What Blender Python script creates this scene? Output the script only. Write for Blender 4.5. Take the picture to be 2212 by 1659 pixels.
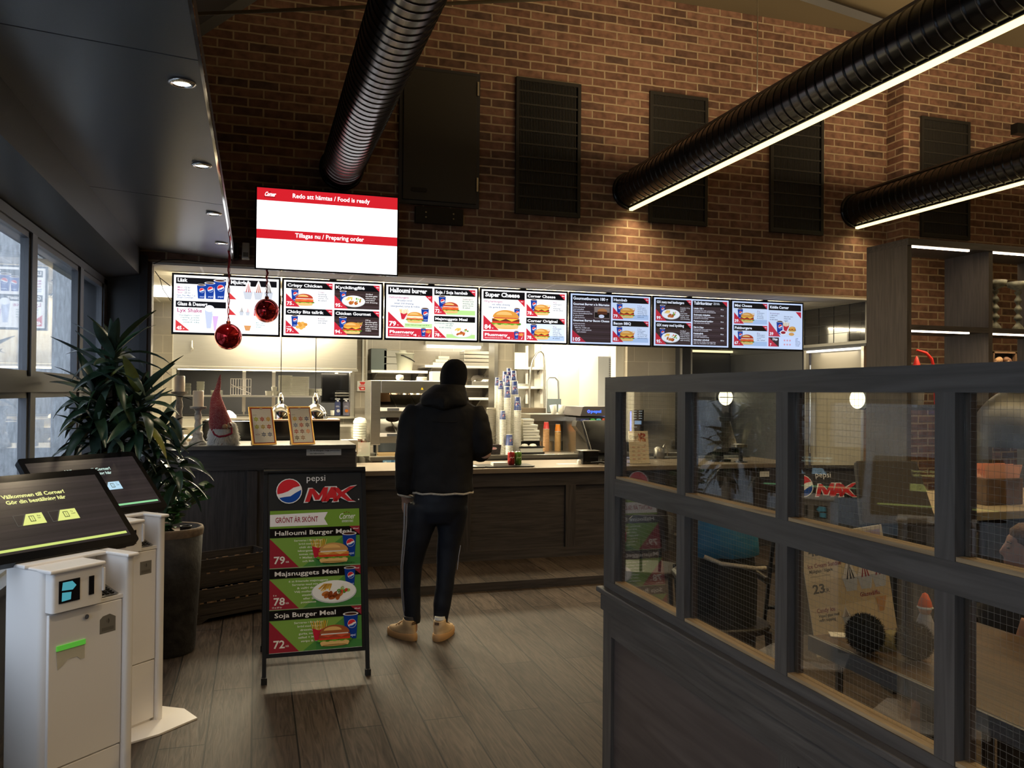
import bpy, math, random
from mathutils import Vector, Matrix, Euler
for _o in list(bpy.data.objects): bpy.data.objects.remove(_o)
SC = bpy.context.scene; COL = SC.collection
R = math.radians; PI = math.pi

# ---------------------------------------------------------------- camera
F_PX, CX, CY = 1787.0, 1106.0, 829.5
yaw, pitch, roll = R(17.2), R(0.65), R(0.5)
cam_d = bpy.data.cameras.new('camera'); cam = bpy.data.objects.new('camera', cam_d); COL.objects.link(cam)
cam_d.sensor_fit = 'HORIZONTAL'; cam_d.sensor_width = 36.0; cam_d.lens = 36.0 * F_PX / 2212.0
cam_d.clip_start = 0.05; cam_d.clip_end = 100
EYE = Vector((0, 0, 1.6))
fw = Vector((math.sin(yaw)*math.cos(pitch), math.cos(yaw)*math.cos(pitch), math.sin(pitch)))
r0 = Vector((math.cos(yaw), -math.sin(yaw), 0)); u0 = r0.cross(fw)
rt = r0*math.cos(roll) + u0*math.sin(roll); up = -r0*math.sin(roll) + u0*math.cos(roll)
m3 = Matrix((rt, up, -fw)).transposed()
cam.matrix_world = Matrix.Translation(EYE) @ m3.to_4x4()
SC.camera = cam
def _ray(px, py): return fw + rt*((px-CX)/F_PX) - up*((py-CY)/F_PX)
def aty(px, py, Y): d = _ray(px, py); return EYE + d*(Y/d.y)
def atx(px, py, X): d = _ray(px, py); return EYE + d*(X/d.x)
def atz(px, py, Z): d = _ray(px, py); return EYE + d*((Z-1.6)/d.z)

# ---------------------------------------------------------------- world, exposure
SC.view_settings.view_transform = 'Standard'; SC.view_settings.look = 'None'
SC.view_settings.exposure = 0.0; SC.view_settings.gamma = 1.0; SC.view_settings.use_curve_mapping = False
cy = SC.cycles
cy.use_denoising = True
try: cy.denoiser = 'OPENIMAGEDENOISE'
except Exception: pass
cy.max_bounces = 8; cy.diffuse_bounces = 4; cy.glossy_bounces = 4; cy.transmission_bounces = 6; cy.transparent_max_bounces = 24
cy.caustics_reflective = False; cy.caustics_refractive = False; cy.sample_clamp_indirect = 3.0; cy.use_light_tree = True
world = bpy.data.worlds.new('dusk_sky'); SC.world = world; world.use_nodes = True
wn = world.node_tree; bg = wn.nodes['Background']
bg.inputs[0].default_value = (0.64, 0.71, 0.84, 1); bg.inputs[1].default_value = 4.6

def area(name, loc, size, power, color, rot=(0, 0, 0), size_y=None, spread=180):
    l = bpy.data.lights.new(name, 'AREA'); l.energy = power; l.color = color; l.size = size
    if size_y: l.shape = 'RECTANGLE'; l.size_y = size_y
    l.spread = R(spread)
    o = bpy.data.objects.new(name, l); o.location = loc; o.rotation_euler = rot; COL.objects.link(o); return o
def spot(name, loc, power, color, angle=100, rot=(0, 0, 0), blend=0.5, radius=0.03):
    l = bpy.data.lights.new(name, 'SPOT'); l.energy = power; l.color = color; l.spot_size = R(angle); l.spot_blend = blend; l.shadow_soft_size = radius
    o = bpy.data.objects.new(name, l); o.location = loc; o.rotation_euler = rot; COL.objects.link(o); return o
def bulb(name, loc, power, color, radius=0.04):
    l = bpy.data.lights.new(name, 'POINT'); l.energy = power; l.color = color; l.shadow_soft_size = radius
    o = bpy.data.objects.new(name, l); o.location = loc; COL.objects.link(o); return o
WARM = (1.0, 0.74, 0.40); KIT = (1.0, 0.86, 0.58)
# LED strips under the ducts, and the uplights lying on top of them
for dx, dp in ((3.29, 80), (5.80, 38), (8.45, 15)):
    area('duct_led', (dx, 2.9, 3.28), 0.03, dp, WARM, size_y=8.0, spread=150)
    area('duct_uplight', (dx, 2.6, 3.70), 0.06, 90, (1.0, .72, .40), rot=(R(180), 0, 0), size_y=7.6)
# kitchen ceiling panels
for kx, ky, kp in ((0.2, 8.4, 24), (1.9, 8.4, 20), (3.6, 8.4, 16), (0.3, 9.0, 240), (2.1, 10.0, 90), (3.9, 10.0, 70)):
    area('kitchen_panel_light', (kx, ky, 2.565), 1.1, kp, KIT, size_y=0.3)
area('hood_lamp_light', (0.3, 10.6, 1.84), 1.6, 12, (1, .85, .6), size_y=0.15)
area('ceiling_strip_fill', (2.3, 7.50, 2.42), 5.8, 45, KIT, rot=(R(180), 0, 0), size_y=0.05)  # added fill hidden behind the menu screens, brightens the ceiling strip above them
area('scullery_light', (4.4, 11.0, 2.5), 0.9, 30, KIT, size_y=0.3)
# recessed downlights in the soffit
DOWN = [(393, 176), (436, 355), (462, 460), (479, 524)]

# ---------------------------------------------------------------- materials
def lin(c):
    return tuple((x/12.92 if x <= 0.04045 else ((x+0.055)/1.055)**2.4) for x in c)
def hx(s):
    s = s.lstrip('#'); return lin(tuple(int(s[i:i+2], 16)/255 for i in (0, 2, 4)))
def mat(name, color, rough=0.5, metal=0.0, emit=None, es=0.0, spec=0.5, noise=0.0, nscale=20, bump=0.0, bscale=60, stretch=None, coat=0.0, trans=0.0, ior=1.45, alpha=1.0, sss=0.0):
    m = bpy.data.materials.new(name); m.use_nodes = True; nt = m.node_tree; b = nt.nodes['Principled BSDF']
    b.inputs['Base Color'].default_value = (*color, 1); b.inputs['Roughness'].default_value = rough; b.inputs['Metallic'].default_value = metal
    b.inputs['Specular IOR Level'].default_value = spec; b.inputs['Coat Weight'].default_value = coat
    b.inputs['Transmission Weight'].default_value = trans; b.inputs['IOR'].default_value = ior; b.inputs['Alpha'].default_value = alpha
    if emit is not None:
        b.inputs['Emission Color'].default_value = (*emit, 1); b.inputs['Emission Strength'].default_value = es
    if noise or bump:
        tc = nt.nodes.new('ShaderNodeTexCoord'); mp = nt.nodes.new('ShaderNodeMapping'); nt.links.new(tc.outputs['Object'], mp.inputs[0])
        if stretch: mp.inputs['Scale'].default_value = stretch
    if noise:
        n = nt.nodes.new('ShaderNodeTexNoise'); n.inputs['Scale'].default_value = nscale; n.inputs['Detail'].default_value = 6
        nt.links.new(mp.outputs[0], n.inputs['Vector'])
        r = nt.nodes.new('ShaderNodeMapRange'); r.inputs['From Min'].default_value = .3; r.inputs['From Max'].default_value = .7
        r.inputs['To Min'].default_value = 1-noise; r.inputs['To Max'].default_value = 1+noise
        nt.links.new(n.outputs[0], r.inputs[0])
        v = nt.nodes.new('ShaderNodeVectorMath'); v.operation = 'SCALE'; v.inputs[0].default_value = color
        nt.links.new(r.outputs[0], v.inputs['Scale']); nt.links.new(v.outputs[0], b.inputs['Base Color'])
    if bump:
        n2 = nt.nodes.new('ShaderNodeTexNoise'); n2.inputs['Scale'].default_value = bscale; n2.inputs['Detail'].default_value = 4
        nt.links.new(mp.outputs[0], n2.inputs['Vector'])
        bp = nt.nodes.new('ShaderNodeBump'); bp.inputs['Strength'].default_value = bump; bp.inputs['Distance'].default_value = .01
        nt.links.new(n2.outputs[0], bp.inputs['Height']); nt.links.new(bp.outputs[0], b.inputs['Normal'])
    return m
def emis(name, color, strength, sample=True):
    m = bpy.data.materials.new(name); m.use_nodes = True; nt = m.node_tree; nt.nodes.clear()
    e = nt.nodes.new('ShaderNodeEmission'); e.inputs[0].default_value = (*color, 1); e.inputs[1].default_value = strength
    o = nt.nodes.new('ShaderNodeOutputMaterial'); nt.links.new(e.outputs[0], o.inputs[0])
    if not sample: m.cycles.emission_sampling = 'NONE'
    return m
def wood(name, c1, c2, axis='Z', rough=0.5, scale=1.0, bump=.25):
    m = bpy.data.materials.new(name); m.use_nodes = True; nt = m.node_tree; b = nt.nodes['Principled BSDF']
    tc = nt.nodes.new('ShaderNodeTexCoord'); mp = nt.nodes.new('ShaderNodeMapping'); nt.links.new(tc.outputs['Object'], mp.inputs[0])
    s = [26*scale]*3; s['XYZ'.index(axis)] = 1.6*scale; mp.inputs['Scale'].default_value = s
    n = nt.nodes.new('ShaderNodeTexNoise'); n.inputs['Scale'].default_value = 1.6; n.inputs['Detail'].default_value = 8; n.inputs['Distortion'].default_value = 1.2
    nt.links.new(mp.outputs[0], n.inputs['Vector'])
    cr = nt.nodes.new('ShaderNodeValToRGB'); cr.color_ramp.elements[0].color = (*c1, 1); cr.color_ramp.elements[1].color = (*c2, 1)
    cr.color_ramp.elements[0].position = .32; cr.color_ramp.elements[1].position = .68
    nt.links.new(n.outputs[0], cr.inputs[0]); nt.links.new(cr.outputs[0], b.inputs['Base Color']); b.inputs['Roughness'].default_value = rough
    bp = nt.nodes.new('ShaderNodeBump'); bp.inputs['Strength'].default_value = bump; bp.inputs['Distance'].default_value = .004
    nt.links.new(n.outputs[0], bp.inputs['Height']); nt.links.new(bp.outputs[0], b.inputs['Normal'])
    return m
def tiles(name, c1, c2, mortar, bw, bh, ms, vec='XZ', rough=.5, offset=.5, bump=.6, dark=None, dirt=0.0, ox=0.0, oz=0.0, planks=False):
    """brick texture laid in metres on the chosen plane; vec 'XZ' walls facing y, 'YZ' walls facing x, 'XY' floors, 'YX' boards along y"""
    m = bpy.data.materials.new(name); m.use_nodes = True; nt = m.node_tree; b = nt.nodes['Principled BSDF']; L = nt.links
    g = nt.nodes.new('ShaderNodeNewGeometry'); sp = nt.nodes.new('ShaderNodeSeparateXYZ'); L.new(g.outputs['Position'], sp.inputs[0])
    cb = nt.nodes.new('ShaderNodeCombineXYZ')
    L.new(sp.outputs['XYZ'.index(vec[0])], cb.inputs[0]); L.new(sp.outputs['XYZ'.index(vec[1])], cb.inputs[1])
    ad = nt.nodes.new('ShaderNodeVectorMath'); ad.operation = 'ADD'; ad.inputs[1].default_value = (20+ox, 20+oz, 0); L.new(cb.outputs[0], ad.inputs[0])
    src = ad
    if not planks and bump:
        wn_ = nt.nodes.new('ShaderNodeTexNoise'); wn_.inputs['Scale'].default_value = 9; L.new(ad.outputs[0], wn_.inputs['Vector'])
        sc = nt.nodes.new('ShaderNodeVectorMath'); sc.operation = 'MULTIPLY_ADD'; sc.inputs[1].default_value = (.012*min(1, bump), .012*min(1, bump), 0)
        L.new(wn_.outputs['Color'], sc.inputs[0]); L.new(ad.outputs[0], sc.inputs[2]); src = sc
    br = nt.nodes.new('ShaderNodeTexBrick'); L.new(src.outputs[0], br.inputs['Vector'])
    br.offset = offset; br.inputs['Scale'].default_value = 1; br.inputs['Brick Width'].default_value = bw; br.inputs['Row Height'].default_value = bh
    br.inputs['Mortar Size'].default_value = ms; br.inputs['Mortar Smooth'].default_value = .15; br.inputs['Bias'].default_value = 0
    br.inputs['Color1'].default_value = (0, 0, 0, 1); br.inputs['Color2'].default_value = (1, 1, 1, 1); br.inputs['Mortar'].default_value = (.5, .5, .5, 1)
    cr = nt.nodes.new('ShaderNodeValToRGB'); L.new(br.outputs['Color'], cr.inputs[0]); e = cr.color_ramp.elements
    e[0].color = (*(dark or c1), 1); e[0].position = 0.04; e[1].color = (*c2, 1); e[1].position = .95
    if dark: k = e.new(.30); k.color = (*c1, 1)
    n = nt.nodes.new('ShaderNodeTexNoise'); n.inputs['Detail'].default_value = 8
    nm = nt.nodes.new('ShaderNodeMapping'); L.new(ad.outputs[0], nm.inputs[0]); L.new(nm.outputs[0], n.inputs['Vector'])
    if planks:
        nm.inputs['Scale'].default_value = (1.3, 16, 1); n.inputs['Scale'].default_value = 2.0; n.inputs['Distortion'].default_value = 2.2
    else: n.inputs['Scale'].default_value = 14
    mr = nt.nodes.new('ShaderNodeMapRange'); mr.inputs['From Min'].default_value = .3; mr.inputs['From Max'].default_value = .7
    mr.inputs['To Min'].default_value = 1-dirt; mr.inputs['To Max'].default_value = 1+dirt; L.new(n.outputs[0], mr.inputs[0])
    ml = nt.nodes.new('ShaderNodeVectorMath'); ml.operation = 'SCALE'; L.new(cr.outputs[0], ml.inputs[0]); L.new(mr.outputs[0], ml.inputs['Scale'])
    mx = nt.nodes.new('ShaderNodeMix'); mx.data_type = 'RGBA'; L.new(br.outputs['Fac'], mx.inputs['Factor'])
    L.new(ml.outputs[0], mx.inputs['A']); mx.inputs['B'].default_value = (*mortar, 1); L.new(mx.outputs['Result'], b.inputs['Base Color'])
    b.inputs['Roughness'].default_value = rough
    if planks: b.inputs['Specular IOR Level'].default_value = .16
    if bump:
        h = nt.nodes.new('ShaderNodeMath'); h.operation = 'MULTIPLY_ADD'; h.inputs[1].default_value = -1.0; L.new(br.outputs['Fac'], h.inputs[0])
        nn = nt.nodes.new('ShaderNodeMath'); nn.operation = 'MULTIPLY'; nn.inputs[1].default_value = .35; L.new(n.outputs[0], nn.inputs[0]); L.new(nn.outputs[0], h.inputs[2])
        bp = nt.nodes.new('ShaderNodeBump'); bp.inputs['Strength'].default_value = bump; bp.inputs['Distance'].default_value = .008
        L.new(h.outputs[0], bp.inputs['Height']); L.new(bp.outputs[0], b.inputs['Normal'])
    return m
def glass_pane(name, tint=(1, 1, 1), ior=1.5, boost=1.0):
    m = bpy.data.materials.new(name); m.use_nodes = True; nt = m.node_tree; nt.nodes.clear(); L = nt.links
    t = nt.nodes.new('ShaderNodeBsdfTransparent'); t.inputs[0].default_value = (*tint, 1)
    g = nt.nodes.new('ShaderNodeBsdfGlossy'); g.inputs['Roughness'].default_value = .0
    f = nt.nodes.new('ShaderNodeFresnel'); ge = nt.nodes.new('ShaderNodeNewGeometry'); mi = nt.nodes.new('ShaderNodeMapRange')
    mi.inputs['To Min'].default_value = ior; mi.inputs['To Max'].default_value = 1/ior; L.new(ge.outputs['Backfacing'], mi.inputs[0]); L.new(mi.outputs[0], f.inputs[0])
    k = nt.nodes.new('ShaderNodeMath'); k.operation = 'MULTIPLY'; k.inputs[1].default_value = boost; k.use_clamp = True; L.new(f.outputs[0], k.inputs[0])
    x = nt.nodes.new('ShaderNodeMixShader'); L.new(k.outputs[0], x.inputs[0]); L.new(t.outputs[0], x.inputs[1]); L.new(g.outputs[0], x.inputs[2])
    o = nt.nodes.new('ShaderNodeOutputMaterial'); L.new(x.outputs[0], o.inputs[0]); return m
def printed(name, emissive=0.0, rough=.5, base=0.03, tint=(1, 1, 1)):
    m = bpy.data.materials.new(name); m.use_nodes = True; nt = m.node_tree; b = nt.nodes['Principled BSDF']; L = nt.links
    a = nt.nodes.new('ShaderNodeVertexColor'); a.layer_name = 'print_colour'
    if emissive:
        v = nt.nodes.new('ShaderNodeVectorMath'); v.operation = 'MULTIPLY'; v.inputs[1].default_value = tint
        L.new(a.outputs[0], v.inputs[0]); L.new(v.outputs[0], b.inputs['Emission Color']); b.inputs['Emission Strength'].default_value = emissive
        b.inputs['Base Color'].default_value = (base, base, base, 1); b.inputs['Roughness'].default_value = .25
        m.cycles.emission_sampling = 'NONE'
    else:
        L.new(a.outputs[0], b.inputs['Base Color']); b.inputs['Roughness'].default_value = rough
    return m

M = {}
M['brick'] = tiles('brick', (.205, .102, .070), (.30, .165, .115), (.50, .385, .26), .24, .0754, .0078, 'XZ', rough=.85, bump=.9, dark=(.135, .080, .062), dirt=.35)
M['brick_side'] = tiles('brick_side', (.205, .102, .070), (.30, .165, .115), (.50, .385, .26), .24, .0754, .0078, 'YZ', rough=.85, bump=.9, dark=(.135, .080, .062), dirt=.35)
M['floor'] = tiles('floor_boards', (.044, .032, .025), (.070, .052, .040), (.007, .006, .005), 1.9, .2, .0040, 'YX', rough=.55, offset=.37, bump=.35, dirt=.55, planks=True)
M['tile'] = tiles('wall_tile', (.40, .36, .30), (.44, .40, .33), (.62, .57, .47), .40, .20, .003, 'XZ', rough=.22, bump=.15, dirt=.03, oz=-.02)
M['tile_side'] = tiles('wall_tile_side', (.40, .36, .30), (.44, .40, .33), (.62, .57, .47), .40, .20, .003, 'YZ', rough=.22, bump=.15, dirt=.03)
M['ceil_tile'] = tiles('ceiling_tile', (.62, .58, .50), (.66, .62, .54), (.93, .9, .82), .6, .6, .010, 'XY', rough=.8, offset=0, bump=.0, dirt=.03, ox=.23, oz=.0)
M['stucco'] = mat('stucco', (.33, .34, .35), .95, noise=.30, nscale=5, bump=1.0, bscale=26)
M['plaster'] = mat('ceiling_paint', (.15, .125, .08), .9)
M['white_wall'] = mat('white_wall', (.72, .70, .62), .6)
M['slate'] = mat('slate_paint', (.085, .088, .098), .38, bump=.05, bscale=200)
M['slate_panel'] = mat('slate_panel', (.125, .128, .138), .28, bump=.04, bscale=180)
M['frame_grey'] = mat('frame_grey', (.20, .21, .235), .4)
M['frame_dark'] = mat('frame_dark', (.05, .052, .06), .4)
M['black'] = mat('black_plastic', (.012, .012, .013), .35)
M['black_matt'] = mat('black_matt', (.010, .010, .011), .7)
M['gloss_black'] = mat('gloss_black', (.008, .008, .009), .12)
M['duct'] = mat('duct_paint', (.012, .011, .011), .22, spec=.5)
M['steel'] = mat('brushed_steel', (.62, .60, .55), .30, metal=1, noise=.06, nscale=4, stretch=(1, 1, 40))
M['steel_dark'] = mat('dark_steel', (.30, .29, .27), .38, metal=1)
M['chrome'] = mat('chrome', (.85, .84, .82), .06, metal=1)
M['white_metal'] = mat('white_metal', (.88, .85, .83), .34)
M['white_plastic'] = mat('white_plastic', (.82, .82, .78), .4)
M['wood_dark'] = wood('dark_oak', (.030, .026, .026), (.072, .062, .058), 'Z', .5)
M['wood_dark_x'] = wood('dark_oak_x', (.030, .026, .026), (.072, .062, .058), 'X', .5)
M['wood_part'] = wood('partition_oak', (.050, .042, .037), (.092, .079, .070), 'Z', .45)
M['wood_part_y'] = wood('partition_oak_y', (.050, .042, .037), (.092, .079, .070), 'Y', .45)
M['wood_panel'] = wood('partition_panel', (.062, .046, .040), (.098, .076, .066), 'Y', .42, .6)
M['raw_oak'] = wood('raw_oak', (.22, .14, .07), (.42, .29, .15), 'Y', .6)
M['jamb'] = wood('jamb_oak', (.045, .026, .016), (.085, .052, .034), 'Z', .5)
M['laminate'] = mat('beige_laminate', (.21, .17, .13), .32, noise=.05, nscale=60)
M['counter_beige'] = mat('counter_beige', (.55, .46, .33), .35)
M['glass'] = glass_pane('window_glass', (.93, .96, .97), 1.5, 1.25)
M['glass_part'] = glass_pane('partition_glass', (.92, .92, .89), 1.5, 1.7)
M['wire'] = mat('wire', (.22, .205, .18), .5, metal=.2)
M['glass_wired'] = mat('wired_glass', (.05, .05, .055), .06, spec=.9, coat=1)
M['paper'] = mat('paper', (.80, .78, .72), .7)
M['screen_frame'] = mat('screen_bezel', (.010, .011, .016), .25)
M['led'] = emis('led_strip', (1.0, .80, .36), 2.4)
M['led_shelf'] = emis('shelf_led', (1.0, .82, .62), 9)
M['panel_light'] = emis('ceiling_panel_light', KIT, 3.2, False)
M['lamp_glow'] = emis('lamp_glow', (1.0, .93, .62), 3.0)
M['white_glow'] = emis('white_glow', (1.0, .97, .88), 4.0)
M['blue_glow'] = emis('blue_glow', (.05, .12, 1.0), 3.2)
M['print'] = printed('printed_paper', 0, .45)
M['print_gloss'] = printed('printed_gloss', 0, .22)
M['scr_a'] = printed('screen_bright', 1.25, tint=(1, 1.0, 1.02))
M['scr_b'] = printed('screen_cool', .92, tint=(.84, .92, 1.08))
M['scr_k'] = printed('kiosk_screen', 1.0, base=.015)

# ---------------------------------------------------------------- mesh helpers
class MB:
    def __init__(s): s.v = []; s.f = []; s.m = []; s.c = []; s.sm = []
    def add(s, vs, fs, mi=0, smooth=False, col=None):
        o = len(s.v); s.v += [tuple(v) for v in vs]
        for f in fs: s.f.append(tuple(i+o for i in f)); s.m.append(mi); s.sm.append(smooth); s.c.append(col)
        return s
    def box(s, a, b, mi=0, col=None):
        x0, x1 = sorted((a[0], b[0])); y0, y1 = sorted((a[1], b[1])); z0, z1 = sorted((a[2], b[2]))
        return s.add([(x0, y0, z0), (x1, y0, z0), (x1, y1, z0), (x0, y1, z0), (x0, y0, z1), (x1, y0, z1), (x1, y1, z1), (x0, y1, z1)],
                     [(3, 2, 1, 0), (4, 5, 6, 7), (0, 1, 5, 4), (1, 2, 6, 5), (2, 3, 7, 6), (3, 0, 4, 7)], mi, False, col)
    def rbox(s, a, b, r, ax='Z', n=4, mi=0):
        """box with rounded edges along one axis"""
        lo = [min(a[i], b[i]) for i in range(3)]; hi = [max(a[i], b[i]) for i in range(3)]
        k = 'XYZ'.index(ax); i, j = [(1, 2), (0, 2), (0, 1)][k]; pts = []
        for cx_, cy_, a0 in ((hi[i]-r, hi[j]-r, 0), (lo[i]+r, hi[j]-r, 90), (lo[i]+r, lo[j]+r, 180), (hi[i]-r, lo[j]+r, 270)):
            for t in range(n+1):
                an = R(a0+90*t/n); pts.append((cx_+r*math.cos(an), cy_+r*math.sin(an)))
        def P(p, h):
            v = [0, 0, 0]; v[i] = p[0]; v[j] = p[1]; v[k] = h; return v
        N = len(pts); vs = [P(p, lo[k]) for p in pts]+[P(p, hi[k]) for p in pts]
        fs = [(q, (q+1) % N, N+(q+1) % N, N+q) for q in range(N)]
        if k == 1: fs = [f[::-1] for f in fs]
        s.add(vs, fs, mi, True); s.add(vs, [tuple(range(N))[::-1], tuple(range(N, 2*N))], mi); return s
    def tube(s, pts, r, n=10, mi=0, cap=True, smooth=True, flat=1.0, col=None):
        pts = [Vector(p) for p in pts]; K = len(pts); rs = r if isinstance(r, (list, tuple)) else [r]*K
        vs = []; ref = None
        for i, p in enumerate(pts):
            d = (pts[min(i+1, K-1)]-pts[max(i-1, 0)]).normalized()
            if ref is None: ref = Vector((0, 0, 1)) if abs(d.z) < .9 else Vector((1, 0, 0))
            a = d.cross(ref).normalized(); b = a.cross(d).normalized(); ref = b
            for q in range(n):
                t = 2*PI*q/n; vs.append(p+a*math.cos(t)*rs[i]+b*math.sin(t)*rs[i]*flat)
        fs = [(i*n+q, i*n+(q+1) % n, (i+1)*n+(q+1) % n, (i+1)*n+q) for i in range(K-1) for q in range(n)]
        s.add(vs, fs, mi, smooth, col)
        if cap: s.add(vs[:n], [tuple(range(n))[::-1]], mi, False, col); s.add(vs[-n:], [tuple(range(n))], mi, False, col)
        return s
    def cyl(s, p0, p1, r0_, r1=None, n=20, mi=0, cap=True, col=None): return s.tube([p0, p1], [r0_, r0_ if r1 is None else r1], n, mi, cap, True, 1.0, col)
    def lathe(s, prof, c=(0, 0, 0), n=24, mi=0, axis='Z', smooth=True, col=None):
        K = len(prof); vs = []
        for r_, h in prof:
            for q in range(n):
                t = 2*PI*q/n; x, y = r_*math.cos(t), r_*math.sin(t)
                p = (x, y, h) if axis == 'Z' else ((h, x, y) if axis == 'X' else (y, h, x))
                vs.append((c[0]+p[0], c[1]+p[1], c[2]+p[2]))
        s.add(vs, [(i*n+q, i*n+(q+1) % n, (i+1)*n+(q+1) % n, (i+1)*n+q) for i in range(K-1) for q in range(n)], mi, smooth, col)
        if prof[0][0] > 1e-5: s.add(vs[:n], [tuple(range(n))[::-1]], mi, False, col)
        if prof[-1][0] > 1e-5: s.add(vs[-n:], [tuple(range(n))], mi, False, col)
        return s
    def ball(s, c, r, n=20, k=12, mi=0, sx=1, sy=1, sz=1, col=None):
        vs = []
        for i in range(k+1):
            a = PI*i/k
            for q in range(n):
                t = 2*PI*q/n; vs.append((c[0]+sx*r*math.sin(a)*math.cos(t), c[1]+sy*r*math.sin(a)*math.sin(t), c[2]-sz*r*math.cos(a)))
        return s.add(vs, [(i*n+q, i*n+(q+1) % n, (i+1)*n+(q+1) % n, (i+1)*n+q) for i in range(k) for q in range(n)], mi, True, col)
    def prism(s, pts, h0, h1, ax='Z', mi=0, col=None):
        k = 'XYZ'.index(ax); i, j = [(1, 2), (0, 2), (0, 1)][k]
        def P(p, h):
            v = [0, 0, 0]; v[i] = p[0]; v[j] = p[1]; v[k] = h; return v
        N = len(pts); vs = [P(p, h0) for p in pts]+[P(p, h1) for p in pts]
        fs = [(q, (q+1) % N, N+(q+1) % N, N+q) for q in range(N)]+[tuple(range(N))[::-1], tuple(range(N, 2*N))]
        if k == 1: fs = [f[::-1] for f in fs]
        return s.add(vs, fs, mi, False, col)
    def loft(s, secs, n=28, mi=0, power=2.0, cap=True):
        """secs: (cx,cy,cz, rx, ry, yaw_deg, tilt_about_x_deg)"""
        vs = []
        for sec in secs:
            cx_, cy_, cz, rx, ry = sec[:5]; yw = R(sec[5]) if len(sec) > 5 else 0; tl = R(sec[6]) if len(sec) > 6 else 0
            for q in range(n):
                t = 2*PI*q/n; c_, s_ = math.cos(t), math.sin(t)
                x = rx*math.copysign(abs(c_)**(2/power), c_); y = ry*math.copysign(abs(s_)**(2/power), s_)
                z = y*math.sin(tl); y = y*math.cos(tl)
                vs.append((cx_+x*math.cos(yw)-y*math.sin(yw), cy_+x*math.sin(yw)+y*math.cos(yw), cz+z))
        K = len(secs)
        s.add(vs, [(i*n+q, i*n+(q+1) % n, (i+1)*n+(q+1) % n, (i+1)*n+q) for i in range(K-1) for q in range(n)], mi, True)
        if cap: s.add(vs[:n], [tuple(range(n))[::-1]], mi, True); s.add(vs[-n:], [tuple(range(n))], mi, True)
        return s
    def build(s, name, mats, parent=None, loc=None, rot=None, mods=None, bevel=0):
        if not isinstance(mats, (list, tuple)): mats = [mats]
        me = bpy.data.meshes.new(name); me.from_pydata(s.v, [], s.f)
        for m in mats: me.materials.append(m)
        me.polygons.foreach_set('material_index', s.m); me.polygons.foreach_set('use_smooth', s.sm)
        if any(c is not None for c in s.c):
            at = me.color_attributes.new('print_colour', 'FLOAT_COLOR', 'CORNER'); arr = []
            for f, c in zip(s.f, s.c): arr += list((*(c or (1, 1, 1)), 1))*len(f)
            at.data.foreach_set('color', arr)
        me.update()
        o = bpy.data.objects.new(name, me); COL.objects.link(o)
        if parent: o.parent = parent
        if loc is not None: o.location = loc
        if rot is not None: o.rotation_euler = rot
        if bevel:
            b = o.modifiers.new('bevel', 'BEVEL'); b.width = bevel; b.segments = 2; b.limit_method = 'ANGLE'
        return o
def tag(o, label=None, cat=None, group=None, kind=None):
    if label: o['label'] = label
    if cat: o['category'] = cat
    if group: o['group'] = group
    if kind: o['kind'] = kind
    return o
def thing(name, label, cat, loc=(0, 0, 0), rz=0.0, group=None):
    o = bpy.data.objects.new(name, None); COL.objects.link(o); o.location = loc; o.rotation_euler = (0, 0, rz); o.empty_display_size = .1
    return tag(o, label, cat, group)
def struct(name, mb, m): return tag(mb.build(name, m), kind='structure')
def dup(root, loc, rz=None, label=None, group=None):
    def cp(o, par):
        c = o.copy(); COL.objects.link(c)
        if par: c.parent = par
        for ch in list(o.children): cp(ch, c)
        return c
    r = cp(root, None); r.location = loc
    if rz is not None: r.rotation_euler = (0, 0, rz)
    if label: r['label'] = label
    if group: r['group'] = group
    return r

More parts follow.
